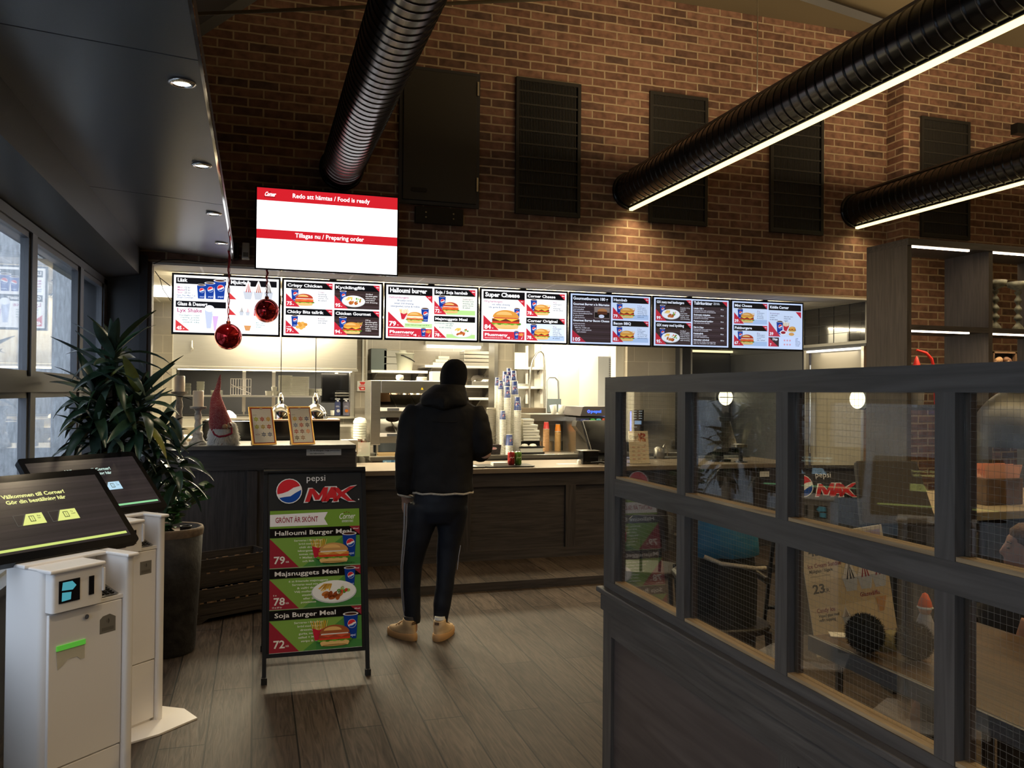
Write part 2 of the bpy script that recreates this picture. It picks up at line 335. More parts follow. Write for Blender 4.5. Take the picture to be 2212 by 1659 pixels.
# ---------------------------------------------------------------- flat artwork (posters, screens)
_tc = {}
def text_mesh(s, bold):
    k = (s, bold)
    if k in _tc: return _tc[k]
    cu = bpy.data.curves.new('t', 'FONT'); cu.body = s; cu.size = 1; cu.resolution_u = 2; cu.offset = bold
    o = bpy.data.objects.new('t', cu); COL.objects.link(o)
    dg = bpy.context.evaluated_depsgraph_get(); me = o.evaluated_get(dg).to_mesh()
    vs = [(v.co.x, v.co.y) for v in me.vertices]; fs = [tuple(p.vertices) for p in me.polygons]
    o.evaluated_get(dg).to_mesh_clear(); bpy.data.objects.remove(o); bpy.data.curves.remove(cu)
    _tc[k] = (vs, fs); return _tc[k]
class Art:
    """artwork on the local x-z plane facing -y; origin bottom-left; each layer lies a hair in front of the last"""
    def __init__(s, w, h, eps=.0005): s.w = w; s.h = h; s.mb = MB(); s.L = 0; s.eps = eps; s.sh = 0.0
    def poly(s, pts, c, L=None, ext=None):
        L = s.L if L is None else L
        s.mb.add([(x, -L*s.eps, y) for x, y in pts], [tuple(range(len(pts)))], 0, False, hx(c) if isinstance(c, str) else c); return s
    def rect(s, x0, y0, x1, y1, c, L=None): return s.poly([(x0, y0), (x1, y0), (x1, y1), (x0, y1)], c, L)
    def ell(s, cx_, cy_, rx, ry, c, L=None, a0=0, a1=360, n=20, rot=0):
        cr, sr = math.cos(R(rot)), math.sin(R(rot)); P = []
        for i in range(n+(0 if a1-a0 == 360 else 1)):
            t = R(a0+(a1-a0)*i/n); x, y = rx*math.cos(t), ry*math.sin(t); P.append((cx_+x*cr-y*sr, cy_+x*sr+y*cr))
        return s.poly(P, c, L)
    def text(s, t, x, y, h, c, L=None, w=None, bold=.012, al='l', slant=0, rise=0):
        L = s.L if L is None else L; vs, fs = text_mesh(t, bold)
        if not vs: return s
        xs = [v[0] for v in vs]; x0, x1 = min(xs), max(xs); sx = h/.72
        if w: sx = w/(x1-x0)
        off = {'l': 0, 'c': -(x1-x0)*sx/2, 'r': -(x1-x0)*sx}[al]; k = h/.72
        P = [(x+off+(a-x0)*sx+b*k*slant, -L*s.eps, y+b*k+(a-x0)*sx*rise) for a, b in vs]
        s.mb.add(P, fs, 0, False, hx(c) if isinstance(c, str) else c); return s
    def globe(s, cx_, cy_, r, L):
        """round red, white and blue soft-drink mark"""
        s.ell(cx_, cy_, r*1.08, r*1.08, '#f4f4f4', L)
        up_ = [(r*math.cos(R(a)), r*math.sin(R(a))) for a in range(25, 196, 10)]
        s.poly([(cx_+a, cy_+b) for a, b in up_]+[(cx_-.55*r, cy_-.18*r), (cx_-.1*r, cy_-.02*r), (cx_+.35*r, cy_+.28*r)], '#d8303a', L+1)
        lo_ = [(r*math.cos(R(a)), r*math.sin(R(a))) for a in range(215, 366, 10)]
        s.poly([(cx_+a, cy_+b) for a, b in lo_]+[(cx_+.55*r, cy_-.15*r), (cx_+.1*r, cy_-.45*r), (cx_-.4*r, cy_-.5*r)], '#1f4fa8', L+1)
    def cup(s, x, y, h, L, lid=True):
        w = h*.30; s.poly([(x-w*.72, y), (x+w*.72, y), (x+w, y+h), (x-w, y+h)], '#123a94', L)
        s.ell(x, y+h, w*1.08, h*.075, '#e9e6e2', L+1); s.ell(x, y+h, w*.85, h*.05, '#4a2a20', L+2)
        s.globe(x+w*.15, y+h*.60, w*.55, L+1); s.text('pepsi', x-w*.3, y+h*.1, h*.1, '#cfe0ff', L+1)
    def fries(s, x, y, h, L):
        rnd = random.Random(int(x*1e4))
        for i in range(9):
            dx = (i-4)*h*.07; a = dx*.5
            s.poly([(x+dx, y+h*.4), (x+dx+h*.05, y+h*.4), (x+dx+a+h*.05, y+h*(.85+.2*rnd.random())), (x+dx+a, y+h*(.85+.2*rnd.random()))], ('#f0bf4c', '#e0a436', '#f6d27a')[i % 3], L)
        s.poly([(x-h*.22, y), (x+h*.22, y), (x+h*.34, y+h*.62), (x, y+h*.5), (x-h*.34, y+h*.62)], '#c5283a', L+1)
        s.poly([(x+h*.02, y), (x+h*.2, y), (x+h*.3, y+h*.5)], '#f3e6e6', L+2)
    def burger(s, x, y, w, L, patty='#6b3420', mid='#e9a040', cheese='#f3c04a', bun='#d9953f'):
        h = w*.62
        s.poly([(x-w*.40, y+h*.02), (x+w*.40, y+h*.02), (x+w*.44, y+h*.14), (x+w*.42, y+h*.26), (x-w*.42, y+h*.26), (x-w*.44, y+h*.14)], '#e9c07a', L)
        s.ell(x, y+h*.04, w*.37, h*.05, '#dcae64', L)
        for i in range(9):
            t = (i-4)/4; s.ell(x+t*w*.44, y+h*(.28+.03*(i % 2)), w*.085, h*.07, ('#6aa52c', '#8cc042', '#4f8a24')[i % 3], L+1)
        s.poly([(x-w*.46, y+h*.30), (x+w*.46, y+h*.30), (x+w*.47, y+h*.42), (x-w*.47, y+h*.42)], '#d8422a', L+2)
        s.rect(x-w*.47, y+h*.40, x+w*.47, y+h*.54, patty, L+3)
        s.poly([(x-w*.46, y+h*.55), (x-w*.2, y+h*.42), (x, y+h*.54), (x+w*.2, y+h*.40), (x+w*.46, y+h*.56)], cheese, L+4)
        s.poly([(x-w*.42, y+h*.54), (x+w*.42, y+h*.54), (x+w*.40, y+h*.61), (x-w*.40, y+h*.61)], mid, L+4)
        s.ell(x, y+h*.60, w*.45, h*.40, bun, L+5, 0, 180); s.ell(x-w*.06, y+h*.74, w*.27, h*.18, '#ecbb70', L+6, 0, 180)
    def plate(s, x, y, w, L, dark=True):
        s.ell(x, y, w*.5, w*.25, '#cfd2d0', L, n=32); s.ell(x, y+w*.015, w*.48, w*.235, '#f6f5f0', L+1, n=32)
        rnd = random.Random(int(abs(x*y)*1e5)+5)
        for i in range(14): a = rnd.random(); s.poly([(x-w*(.36-.02*i), y+w*.02+a*w*.1), (x-w*(.33-.02*i), y+w*.02+a*w*.1), (x-w*(.20-.012*i), y+w*.17), (x-w*(.22-.012*i), y+w*.19)], ('#f0c050', '#e4a93a', '#f7d880')[i % 3], L+2)
        for i in range(7): s.ell(x+w*(rnd.random()*.34-.2), y-w*(.02+rnd.random()*.1), w*.085, w*.05, ('#b4602c', '#c87838', '#9c4a22')[i % 3], L+3, rot=rnd.random()*90)
        for i in range(9): s.ell(x+w*(.10+rnd.random()*.22), y+w*(rnd.random()*.14-.02), w*.045, w*.035, ('#5d9a34', '#9cc65a', '#e04a36', '#f2efe0')[i % 4], L+4, rot=rnd.random()*90)
    def sundae(s, x, y, h, L, sauce='#a02c30'):
        s.poly([(x-h*.16, y), (x+h*.16, y), (x+h*.26, y+h*.5), (x-h*.26, y+h*.5)], '#c7cdd6', L)
        s.poly([(x-h*.25, y+h*.42), (x+h*.25, y+h*.42), (x+h*.14, y+h*.7), (x+h*.04, y+h), (x-h*.02, y+h), (x-h*.14, y+h*.7)], '#f1ece6', L+1)
        for t in (-.12, .0, .1): s.poly([(x+h*t, y+h*.38), (x+h*(t+.05), y+h*.38), (x+h*.02, y+h*.9)], sauce, L+2)
    def build(s, name, m, parent=None, loc=(0, 0, 0), rot=None): return s.mb.build(name, m, parent, loc, rot)
# ---------------------------------------------------------------- room shell
BW = 7.0   # front face of the brick wall
ROOF = 5.32
struct('floor', MB().box((-1.3, -4, -.05), (12, 12.2, 0)), M['floor'])
struct('trim_step', MB().box((-.78, 6.47, 0), (5.6, 8.1, .07)), M['floor'])
struct('trim_riser', MB().box((-.78, 6.462, 0), (5.6, 6.4695, .0705)), M['wood_dark_x'])
brick = MB().box((-1.3, BW, 2.622), (6.2, BW+.12, ROOF))
brick.box((-.86, BW, 2.605), (6.2, BW+.12, 2.622)); struct('wall_back', brick, M['brick'])
rb = MB().box((6.2, 6.77, 0), (12, 6.9, ROOF)); struct('wall_right_bay', rb, M['brick'])
struct('wall_bay_return', MB().box((6.195, 6.765, 0), (6.26, 7.2, ROOF)), M['brick_side'])
struct('wall_right', MB().box((11.9, -4, 0), (12.02, 6.8, ROOF)), M['brick_side'])
struct('wall_front', MB().box((-1.3, -4.1, 0), (12, -4, ROOF)), M['plaster'])
struct('ceiling', MB().box((.55, -4, ROOF), (12, 7.2, ROOF+.08)), M['plaster'])
# sloping roof above the soffit
sl = MB(); sl.add([(.58, -4, ROOF), (.58, 7.2, ROOF), (-1.3, 7.2, 3.72), (-1.3, -4, 3.72)], [(0, 1, 2, 3)])
sl.add([(.58, -4, ROOF+.08), (.58, 7.2, ROOF+.08), (-1.3, 7.2, 3.8), (-1.3, -4, 3.8)], [(3, 2, 1, 0)])
struct('ceiling_slope', sl, M['slate'])
br_ = MB(); a = aty(428, 62, 6.9); b = aty(535, -12, 6.9)
br_.tube([a+Vector((-.25, 0, -.2)), b+Vector((.1, 0, .08))], .07, 4, smooth=False)
tag(br_.build('roof_brace', M['slate']), 'dark sloping roof brace at the top corner of the brick wall', 'roof brace')
rod = MB().tube([aty(405, 31, 5.2), aty(1290, -6, 5.2)], .012, 8)
tag(rod.build('tie_rod', M['plaster']), 'thin pale tie rod stretched across in front of the brick wall under the roof', 'rod')
bm = MB(); p, q = atz(1762, 0, 5.25), atz(1936, 58, 5.25); d = (p-q).normalized()
bm.tube([q, p+d*3], .05, 4, smooth=False); tag(bm.build('trim_2', M['slate']), kind='structure')
# kitchen ceiling
struct('ceiling_kitchen', MB().box((-1.6, BW+.0, 2.585), (6.3, 12.2, 2.604)), M['ceil_tile'])
# soffit over the order kiosks
X0, X1 = -.873, -.188; Z0, Z1 = 2.700, 2.650
def soffit_seg(y0, y1):
    g = .004
    return MB().add([(X0, y0+g, Z0), (X1, y0+g, Z1), (X1, y1-g, Z1), (X0, y1-g, Z0), (X0, y0+g, Z0+.06), (X1, y0+g, Z1+.06), (X1, y1-g, Z1+.06), (X0, y1-g, Z0+.06)],
                    [(3, 2, 1, 0), (4, 5, 6, 7), (0, 1, 5, 4), (1, 2, 6, 5), (2, 3, 7, 6), (3, 0, 4, 7)])
ys = [-4, .9, 2.80, 4.94, 7.0]
sf = thing('soffit', 'slate grey panelled soffit with a bright metal edge over the order kiosks', 'soffit', (0, 0, 0)); sf['kind'] = 'structure'
for i in range(4): soffit_seg(ys[i], ys[i+1]).build('soffit_panel', M['slate_panel'], sf)
MB().box((X0, -4, Z0+.062), (X1-.22, 7, Z0+.30)).build('soffit_core', M['slate'], sf)
MB().box((X1+.001, -4, Z1-.004), (X1+.012, 7, Z1+.012)).build('edge_trim', M['chrome'], sf)
MB().box((X1+.001, -4, Z1+.012), (X1+.010, 7, Z1+.075)).build('fascia', M['slate'], sf)
# beam and underside leading down to the windows
struct('trim_1', MB().add([(X0, -4, 2.50), (X0, -4, 2.76), (-1.25, -4, 2.76), (-1.25, -4, 2.43), (X0, 7, 2.50), (X0, 7, 2.76), (-1.25, 7, 2.76), (-1.25, 7, 2.43)],
                          [(0, 1, 5, 4), (1, 2, 6, 5), (2, 3, 7, 6), (3, 0, 4, 7), (3, 2, 1, 0), (4, 5, 6, 7)]), M['slate'])
# window wall
WX = -1.1
struct('wall_left', MB().box((WX-.15, -4, 0), (WX, 7.0, .72)).box((WX-.15, 6.86, .72), (WX, 7.0, 2.44)).box((WX-.15, -4, 2.40), (WX, 7, 2.45)), M['slate'])
struct('wall_left_upper', MB().box((-1.3, -4, 2.76), (-1.22, 7.2, 4.0)), M['slate'])
wy = [-4.0, -2.4, -1.2, 0.0, 1.2, 2.4, 3.60, 4.82, 6.04, 6.86]
wi = 0
for i in range(len(wy)-1):
    a, b = wy[i]+.055, wy[i+1]-.055
    if i == len(wy)-2: b = wy[i+1]
    wi += 1
    fr = MB(); zz = (.72, 1.575, 1.665, 2.40)
    for z0, z1 in ((.72, 1.585), (1.665, 2.40)):
        fr.box((WX-.05, a-.005, z0), (WX-.012, a+.022, z1)).box((WX-.05, b-.022, z0), (WX-.012, b+.005, z1)).box((WX-.05, a, z0), (WX-.012, b, z0+.03)).box((WX-.05, a, z1-.03), (WX-.012, b, z1))
        fr.box((WX-.012, a-.005, z0), (WX-.009, a+.010, z1), 1)
    w = fr.build('window_%d' % wi, [M['frame_grey'], M['frame_dark']]); tag(w, kind='structure')
    pn = MB()
    for z0, z1 in ((.75, 1.555), (1.695, 2.37)): pn.box((WX-.034, a+.02, z0), (WX-.030, b-.02, z1))
    pn.build('pane', M['glass'], w)
tr = MB()
for y in wy[1:-1]: tr.box((WX-.055, y-.05, .72), (WX+.0, y+.05, 2.40))
tr.box((WX-.055, -4, 1.585), (WX+.02, 6.86, 1.665))
struct('trim_3', tr, M['frame_grey'])
struct('trim_sill', MB().box((WX-.12, -4, .70), (WX+.06, 6.86, .735)), M['slate'])
# end wall between windows and the kitchen opening
struct('wall_end', MB().box((-1.25, 7.0, 0), (-.868, 7.12, 2.622)), M['slate'])
struct('trim_post', MB().box((-.868, 6.97, 0), (-.815, 7.12, 2.65)), M['frame_dark'])
struct('trim_opening', MB().box((-.815, 6.99, 0), (-.785, 7.12, 2.60)), M['jamb'])
# outdoors beyond the windows
struct('wall_outside', MB().box((-4.0, 2.0, -1), (-3.6, 22, 4.7)), M['stucco'])
struct('trim_outside_coping', MB().box((-4.1, 2.0, 4.7), (-3.52, 22, 4.8)), M['laminate'])
struct('ground', MB().box((-30, -30, -.3), (-1.26, 22, -.1)), M['stucco'])
# ---- kitchen shell
struct('wall_kitchen_left', MB().box((-1.3, 7.12, 0), (-1.2, 12.2, 2.6)), M['white_wall'])
struct('wall_kitchen_far', MB().box((-1.6, 12.0, 0), (6.3, 12.1, 2.6)), M['tile'])
A = 10.0
wk = MB().box((-1.3, A, 0), (-.885, A+.12, 2.6)).box((-.885, A, 0), (1.105, A+.12, 1.31)).box((-.885, A, 1.875), (1.105, A+.12, 2.6)).box((1.105, A, 0), (1.27, A+.12, 2.6))
struct('wall_pass', wk, M['tile'])
pf = MB()
for x in (-.885, 1.09): pf.box((x-.015, A-.02, 1.31), (x+.03, A+.14, 1.875))
pf.box((-.9, A-.06, 1.285), (1.12, A+.95, 1.31)); struct('trim_pass', pf, M['steel'])
struct('wall_pass_inner', MB().box((-1.3, A+1.2, 0), (1.27, A+1.25, 2.6)), M['slate'])
struct('wall_corner', MB().box((1.255, A-.01, 0), (1.275, A+.13, 2.6)), M['steel'])
# tiled pillar
struct('trim_pillar', MB().box((2.905, 10.0, 0), (3.115, 10.25, 2.6)), M['tile'])
struct('trim_pillar_edge', MB().box((2.86, 9.99, 0), (2.905, 10.26, 2.6)).box((3.115, 9.995, 0), (3.125, 10.25, 2.6)), M['steel'])
# scullery with white walls
struct('wall_scullery', MB().box((3.85, 11.2, 0), (5.0, 11.25, 2.6)), M['white_wall'])
struct('wall_scullery_side', MB().box((3.80, 11.2, 0), (3.85, 12.0, 2.6)), M['white_wall'])
struct('trim_column_pale', MB().box((aty(1330, 800, 9.7).x, 9.7, 0), (aty(1355, 800, 9.7).x, 9.85, 2.6)), M['white_wall'])
struct('wall_tiled_side', MB().box((aty(1355, 800, 9.6).x, 9.6, 0), (aty(1459, 800, 9.6).x, 9.72, 2.6)), M['tile'])
xk = aty(1459, 800, 9.6).x
struct('trim_dark_post', MB().box((xk, 9.45, 0), (xk+.14, 9.7, 2.6)), M['frame_dark'])
struct('trim_steel_edges', MB().box((xk-.012, 9.44, 0), (xk+.012, 9.46, 2.6)).box((xk+.135, 9.44, 0), (xk+.155, 9.46, 2.6)), M['steel'])
xe = aty(1648, 800, 9.6).x
struct('door_1', MB().box((xk+.15, 9.62, 0), (xe, 9.68, 2.15)), M['slate'])
MB().tube([aty(1640, 830, 9.58), aty(1640, 795, 9.58)], .012, 8).build('door_handle', M['chrome'], bpy.data.objects['door_1'])
struct('wall_dark_tile', MB().box((xe, 9.60, 0), (8.2, 9.72, 2.6)), mat('dark_tile', (.09, .085, .07), .3, noise=.1, nscale=3))
struct('wall_over_door', MB().box((xk+.14, 9.60, 2.15), (xe, 9.72, 2.6)), mat('over_door_paint', (.05, .05, .05), .6))
struct('trim_door_light', MB().box((xk+.16, 9.55, 2.16), (xe-.05, 9.60, 2.185)), emis('dim_strip', (1, .85, .45), 1.3))
# ---------------------------------------------------------------- things on the brick wall
def duct(cx_, cz, rad, label, y1=BW, led=False):
    t = thing('spiral_duct', label, 'ventilation duct', (cx_, y1, cz), 0, 'spiral ducts along the roof')
    prof = []; n = 120; st = .082
    for i in range(n):
        y = -i*st; prof += [(rad, y-st*.02), (rad, y-st*.10), (rad, y-st*.80), (rad, y-st*.88), (rad+.0045, y-st*.91), (rad+.0045, y-st*.99)]
    prof = [(r_, h) for r_, h in prof]
    MB().lathe([(r_, h) for r_, h in prof], (0, 0, 0), 40, axis='Y').build('pipe', M['duct'], t)
    MB().lathe([(rad+.018, -.001), (rad+.018, -.03), (rad, -.03)], (0, 0, 0), 40, axis='Y').build('collar', M['duct'], t)
    if led:
        MB().box((-.022, -.03, -rad-.012), (.022, -9.6, -rad-.004)).build('led_rail', M['steel_dark'], t)
        MB().box((-.03, -.05, rad+.012), (.03, -9.3, rad+.030)).build('uplight', M['steel_dark'], t)
        MB().box((-.016, -.035, -rad-.034), (.016, -9.6, -rad-.012)).build('led_strip', M['led'], t)
    return t
duct(.66, 3.46, .165, 'glossy black spiral duct without a light strip, left, above the queue screen')
duct(3.29, 3.485, .155, 'black spiral duct with a warm light strip crossing the picture to the upper right corner', led=True)
duct(5.80, 3.485, .155, 'shorter black spiral duct with a light strip, lower at the right edge', led=True)
MB_ = MB().cyl((3.29, 4.95, 3.64), (3.29, 4.95, ROOF), .004, n=6); tag(MB_.build('hanging_wire', M['steel']), 'thin hanging wire holding the long lit duct', 'wire')

duct(8.45, 3.485, .155, 'spiral duct with a light strip farthest to the right', led=True)
def wall_panel(px0, px1, pt, pb, name, label, grille=True, Y=BW, group=None):
    a, b = aty(px0, pt, Y), aty(px1, pb, Y); w = b.x-a.x; h = a.z-b.z
    t = thing(name, label, 'vent grille' if grille else 'hatch', (a.x, Y, b.z), 0, group)
    fr = MB().box((0, -.03, 0), (.03, 0, h)).box((w-.03, -.03, 0), (w, 0, h)).box((.03, -.03, 0), (w-.03, 0, .03)).box((.03, -.03, h-.03), (w-.03, 0, h))
    if grille:
        fr.build('frame', mat('grille_frame', (.03, .029, .028), .5), t); MB().box((.03, -.006, .03), (w-.03, 0, h-.03)).build('backing', M['black_matt'], t)
        s = MB(); x = .04
        while x < w-.04: s.box((x, -.016, .03), (x+.007, -.008, h-.03)); x += .0145
        z = .03
        while z < h-.05: s.box((.03, -.024, z), (w-.03, -.006, z+.014)); z += .118
        s.build('slats', mat('grille_paint', (.045, .044, .042), .45), t)
    else:
        fr.build('frame', M['frame_dark'], t)
        MB().box((.032, -.045, .032), (w-.032, -.02, h-.032)).build('hatch_leaf', mat('hatch_grey', (.055, .052, .048), .4), t, bevel=.004)
        MB().rbox((.10, -.052, .10), (.24, -.044, .135), .015, 'Y').build('recessed_handle', M['black'], t)
        for z in (h*.12, h*.83): MB().box((w-.03, -.055, z), (w-.015, -.03, z+.12)).build('hinge', M['steel'], t)
wall_panel(863, 1033, 141, 452, 'wall_hatch', 'plain dark grey metal hatch high on the brick wall beside the left duct', False)
G = 'dark grilles on the brick wall'
wall_panel(1114, 1251, 167, 472, 'vent_grille', 'dark grille next to the plain hatch on the brick wall', group=G)
wall_panel(1402, 1525, 198, 490, 'vent_grille', 'dark grille partly hidden by the end of the long lit duct', group=G)
wall_panel(1662, 1775, 232, 510, 'vent_grille', 'dark grille between the two lit ducts', group=G)
wall_panel(1987, 2091, 252, 520, 'vent_grille', 'dark grille on the stepped-out brick bay at the right, half behind the short duct', Y=6.77, group=G)
a, b = aty(895, 447, BW), aty(998, 490, BW)
t = thing('wall_bracket', 'empty black screen bracket under the plain wall hatch', 'bracket', (a.x, BW, b.z))
w, h = b.x-a.x, a.z-b.z
MB().box((0, -.05, 0), (w, -.01, h)).box((.05, -.01, .02), (w-.05, 0, h-.02)).build('plate', M['black'], t, bevel=.004)
for x in (.09, w-.09):
    for z in (.05, h-.05): MB().cyl((x, -.06, z), (x, -.05, z), .008, n=10).build('bolt', M['chrome'], t)
# small speakers by the soffit end
for px, pw, m_, lb in ((511, 10, 'black', 'round-topped black speaker box beside the soffit end'), (531, 16, 'white_plastic', 'small pale grey wall box between the black speaker and the queue screen')):
    a, b = aty(px-pw/2, 527, BW), aty(px+pw/2, 562, BW)
    o = MB().rbox((0, -.07, 0), (b.x-a.x, 0, a.z-b.z), .012, 'Z').build('wall_speaker', M[m_], None, (a.x, BW, b.z)); tag(o, lb, 'wall box')
    MB().box((.01, -.073, .015), (b.x-a.x-.01, -.07, .05)).build('speaker_mesh', M['black' if m_ == 'black' else 'steel_dark'], o)
# black track piece at the right edge
a = aty(2183, 270, 6.4); o = MB().box((0, -.08, -.10), (.9, 0, 0)).build('wall_shelf_box', M['black'], None, a); tag(o, 'black box fixed to the brick bay at the right edge of the picture', 'wall box')

# ---------------------------------------------------------------- queue screen
q0, q1 = aty(552, 403, 6.86), aty(860, 597, 6.86)
QW, QZ0, QH = q1.x-q0.x, 2.567, .665
t = thing('queue_screen', 'large bright queue screen with red title bars hanging in front of the brick wall', 'screen', (q0.x, 6.86, QZ0))
MB().box((0, 0, 0), (QW, .055, QH)).build('housing', M['screen_frame'], t, bevel=.004)
MB().box((QW/2-.2, .055, .15), (QW/2+.2, .14, .45)).build('mount', M['black'], t)
A_ = Art(QW-.024, QH-.024); W, H = A_.w, A_.h
A_.rect(0, 0, W, H, (1.0, 1.0, 1.0), 0)
A_.rect(0, H*.845, W, H, '#a4161f', 1); A_.rect(0, H*.37, W, H*.485, '#a4161f', 1)
A_.text('Redo att hämtas / Food is ready', W*.245, H*.90, .036, '#ffffff', 2, w=W*.55)
A_.text('Tillagas nu / Preparing order', W*.265, H*.405, .036, '#ffffff', 2, w=W*.49)
A_.text('Corner', W*.05, H*.90, .034, '#ffffff', 2, w=W*.075, slant=.3, bold=.03)
A_.ell(W*.087, H*.955, .005, .005, '#3a0a0c', 2); A_.rect(W*.05, H*.885, W*.125, H*.892, '#3a0a0c', 2)
A_.build('display', printed('queue_display', 1.9), t, (.012, -.001, .012))

# ---------------------------------------------------------------- menu screens
def card(A_, x0, y0, x1, y1, title, price=None, food='burger', style='w', lines=(), small=None, meal=True, th=None, unit='kr', tw=None):
    w, h = x1-x0, y1-y0; th = th or h*.26; bgc = {'w': '#fbfbf8', 'd': '#3a2c2a', 'b': '#dbe6f4', 'g': '#eef6e2'}[style]
    A_.rect(x0, y0, x1, y1, bgc, 1)
    if style == 'd':
        for i in range(9): A_.rect(x0, y0+h*i*.083, x1, y0+h*(i*.083+.02+.01*(i % 3)), '#46353a' if i % 2 else '#2e2222', 2)
    if style == 'b': A_.rect(x0+w*.3, y0, x1, y0+h*.22, '#b4cae6', 2)
    if style == 'g': A_.rect(x0+w*.3, y0, x1, y0+h*.18, '#b6e08e', 2)
    A_.rect(x0, y1-th, x1, y1, '#05060c', 3)
    A_.text(title, x0+w*.03, y1-th*.72, th*.46, '#ffffff', 4, w=tw or min(w*.78, .0225*len(title)*th/.06*1.0), bold=.028)
    if meal:
        A_.poly([(x1-th*1.05, y1), (x1, y1), (x1, y1-th)], '#c9283a', 4); A_.text('Meal', x1-th*.52, y1-th*.38, th*.16, '#ffffff', 5, bold=.03)
    bh = h-th
    if food == 'burger': A_.cup(x0+w*.19, y0+bh*.30, bh*.66, 5); A_.burger(x0+w*.39, y0+bh*.08, w*.42, 8); A_.fries(x0+w*.55, y0+bh*.35, bh*.38, 7)
    if food == 'chicken': A_.cup(x0+w*.19, y0+bh*.30, bh*.66, 5); A_.burger(x0+w*.39, y0+bh*.08, w*.42, 8, patty='#e8803a', mid='#f6f0e6', cheese='#e05a30', bun='#b5402c')
    if food == 'plate': A_.cup(x0+w*.19, y0+bh*.38, bh*.58, 5); A_.plate(x0+w*.42, y0+bh*.42, w*.52, 8)
    if food == 'nuggets':
        A_.cup(x0+w*.19, y0+bh*.38, bh*.58, 5)
        for i, (dx, dy) in enumerate(((0, 0), (.06, .06), (.12, .02), (.03, .12), (.1, .13), (.16, .09), (.07, -.03))): A_.ell(x0+w*(.26+dx), y0+bh*(.36+dy*1.6), w*.045, w*.036, '#d9953c' if i % 2 else '#eab055', 8+i % 3)
    if price:
        A_.poly([(x0, y0), (x0+w*.30, y0), (x0, y0+bh*.72)], '#c9283a', 12)
        A_.text(price, x0+w*.02, y0+bh*.09, bh*.19, '#ffffff', 13, w=w*.11, bold=.03); A_.text(unit, x0+w*.145, y0+bh*.09, bh*.06, '#ffffff', 13)
        if small: A_.text(small, x0+w*.02, y0+bh*.34, bh*.07, '#ffffff', 13)
    lc = '#f4f0ee' if style == 'd' else '#3a4a6a'
    for i, l in enumerate(lines): A_.text(l, x0+w*.69, y0+bh*(.82-.115*i), bh*.065, lc if i else ('#f4f0ee' if style == 'd' else '#8a4a78'), 4, w=min(w*.27, w*.022*len(l)), bold=.012)
def plus(A_, x0, y0, x1, y1):
    h = y1-y0; w = x1-x0
    A_.rect(x0, y0, x1, y1, '#cb2c3e', 2); A_.text('Plusmeny', x0+w*.04, y0+h*.42, h*.34, '#ffffff', 3, w=w*.55, bold=.03)
    A_.text('Större pommes & stor läsk', x0+w*.04, y0+h*.16, h*.12, '#ffffff', 3, w=w*.44); A_.text('+8', x0+w*.57, y0+h*.12, h*.26, '#ffffff', 3, bold=.03); A_.text('kr', x0+w*.69, y0+h*.12, h*.1, '#ffffff', 3)
    A_.cup(x0+w*.80, y0+h*.1, h*.98, 5); A_.fries(x0+w*.91, y0+h*.12, h*.75, 5)
def menu(i, label, fill, ma='scr_a', bg_='#ffffff'):
    X = -.679+.8775*i; W_, H_ = .866, .508
    t = thing('menu_screen', label, 'menu screen', (X+(.8775-W_)/2, 7.35, 2.066), 0, 'menu screens over the counter')
    MB().box((0, 0, 0), (W_, .045, H_)).build('housing', M['screen_frame'], t, bevel=.003)
    MB().box((W_/2-.03, .045, .2), (W_/2+.03, .09, H_+.01)).build('mount', M['black'], t)
    A_ = Art(W_-.032, H_-.034); A_.rect(0, 0, A_.w, A_.h, bg_, 0); fill(A_, A_.w, A_.h)
    A_.build('display', M[ma], t, (.016, -.001, .017))
    return t
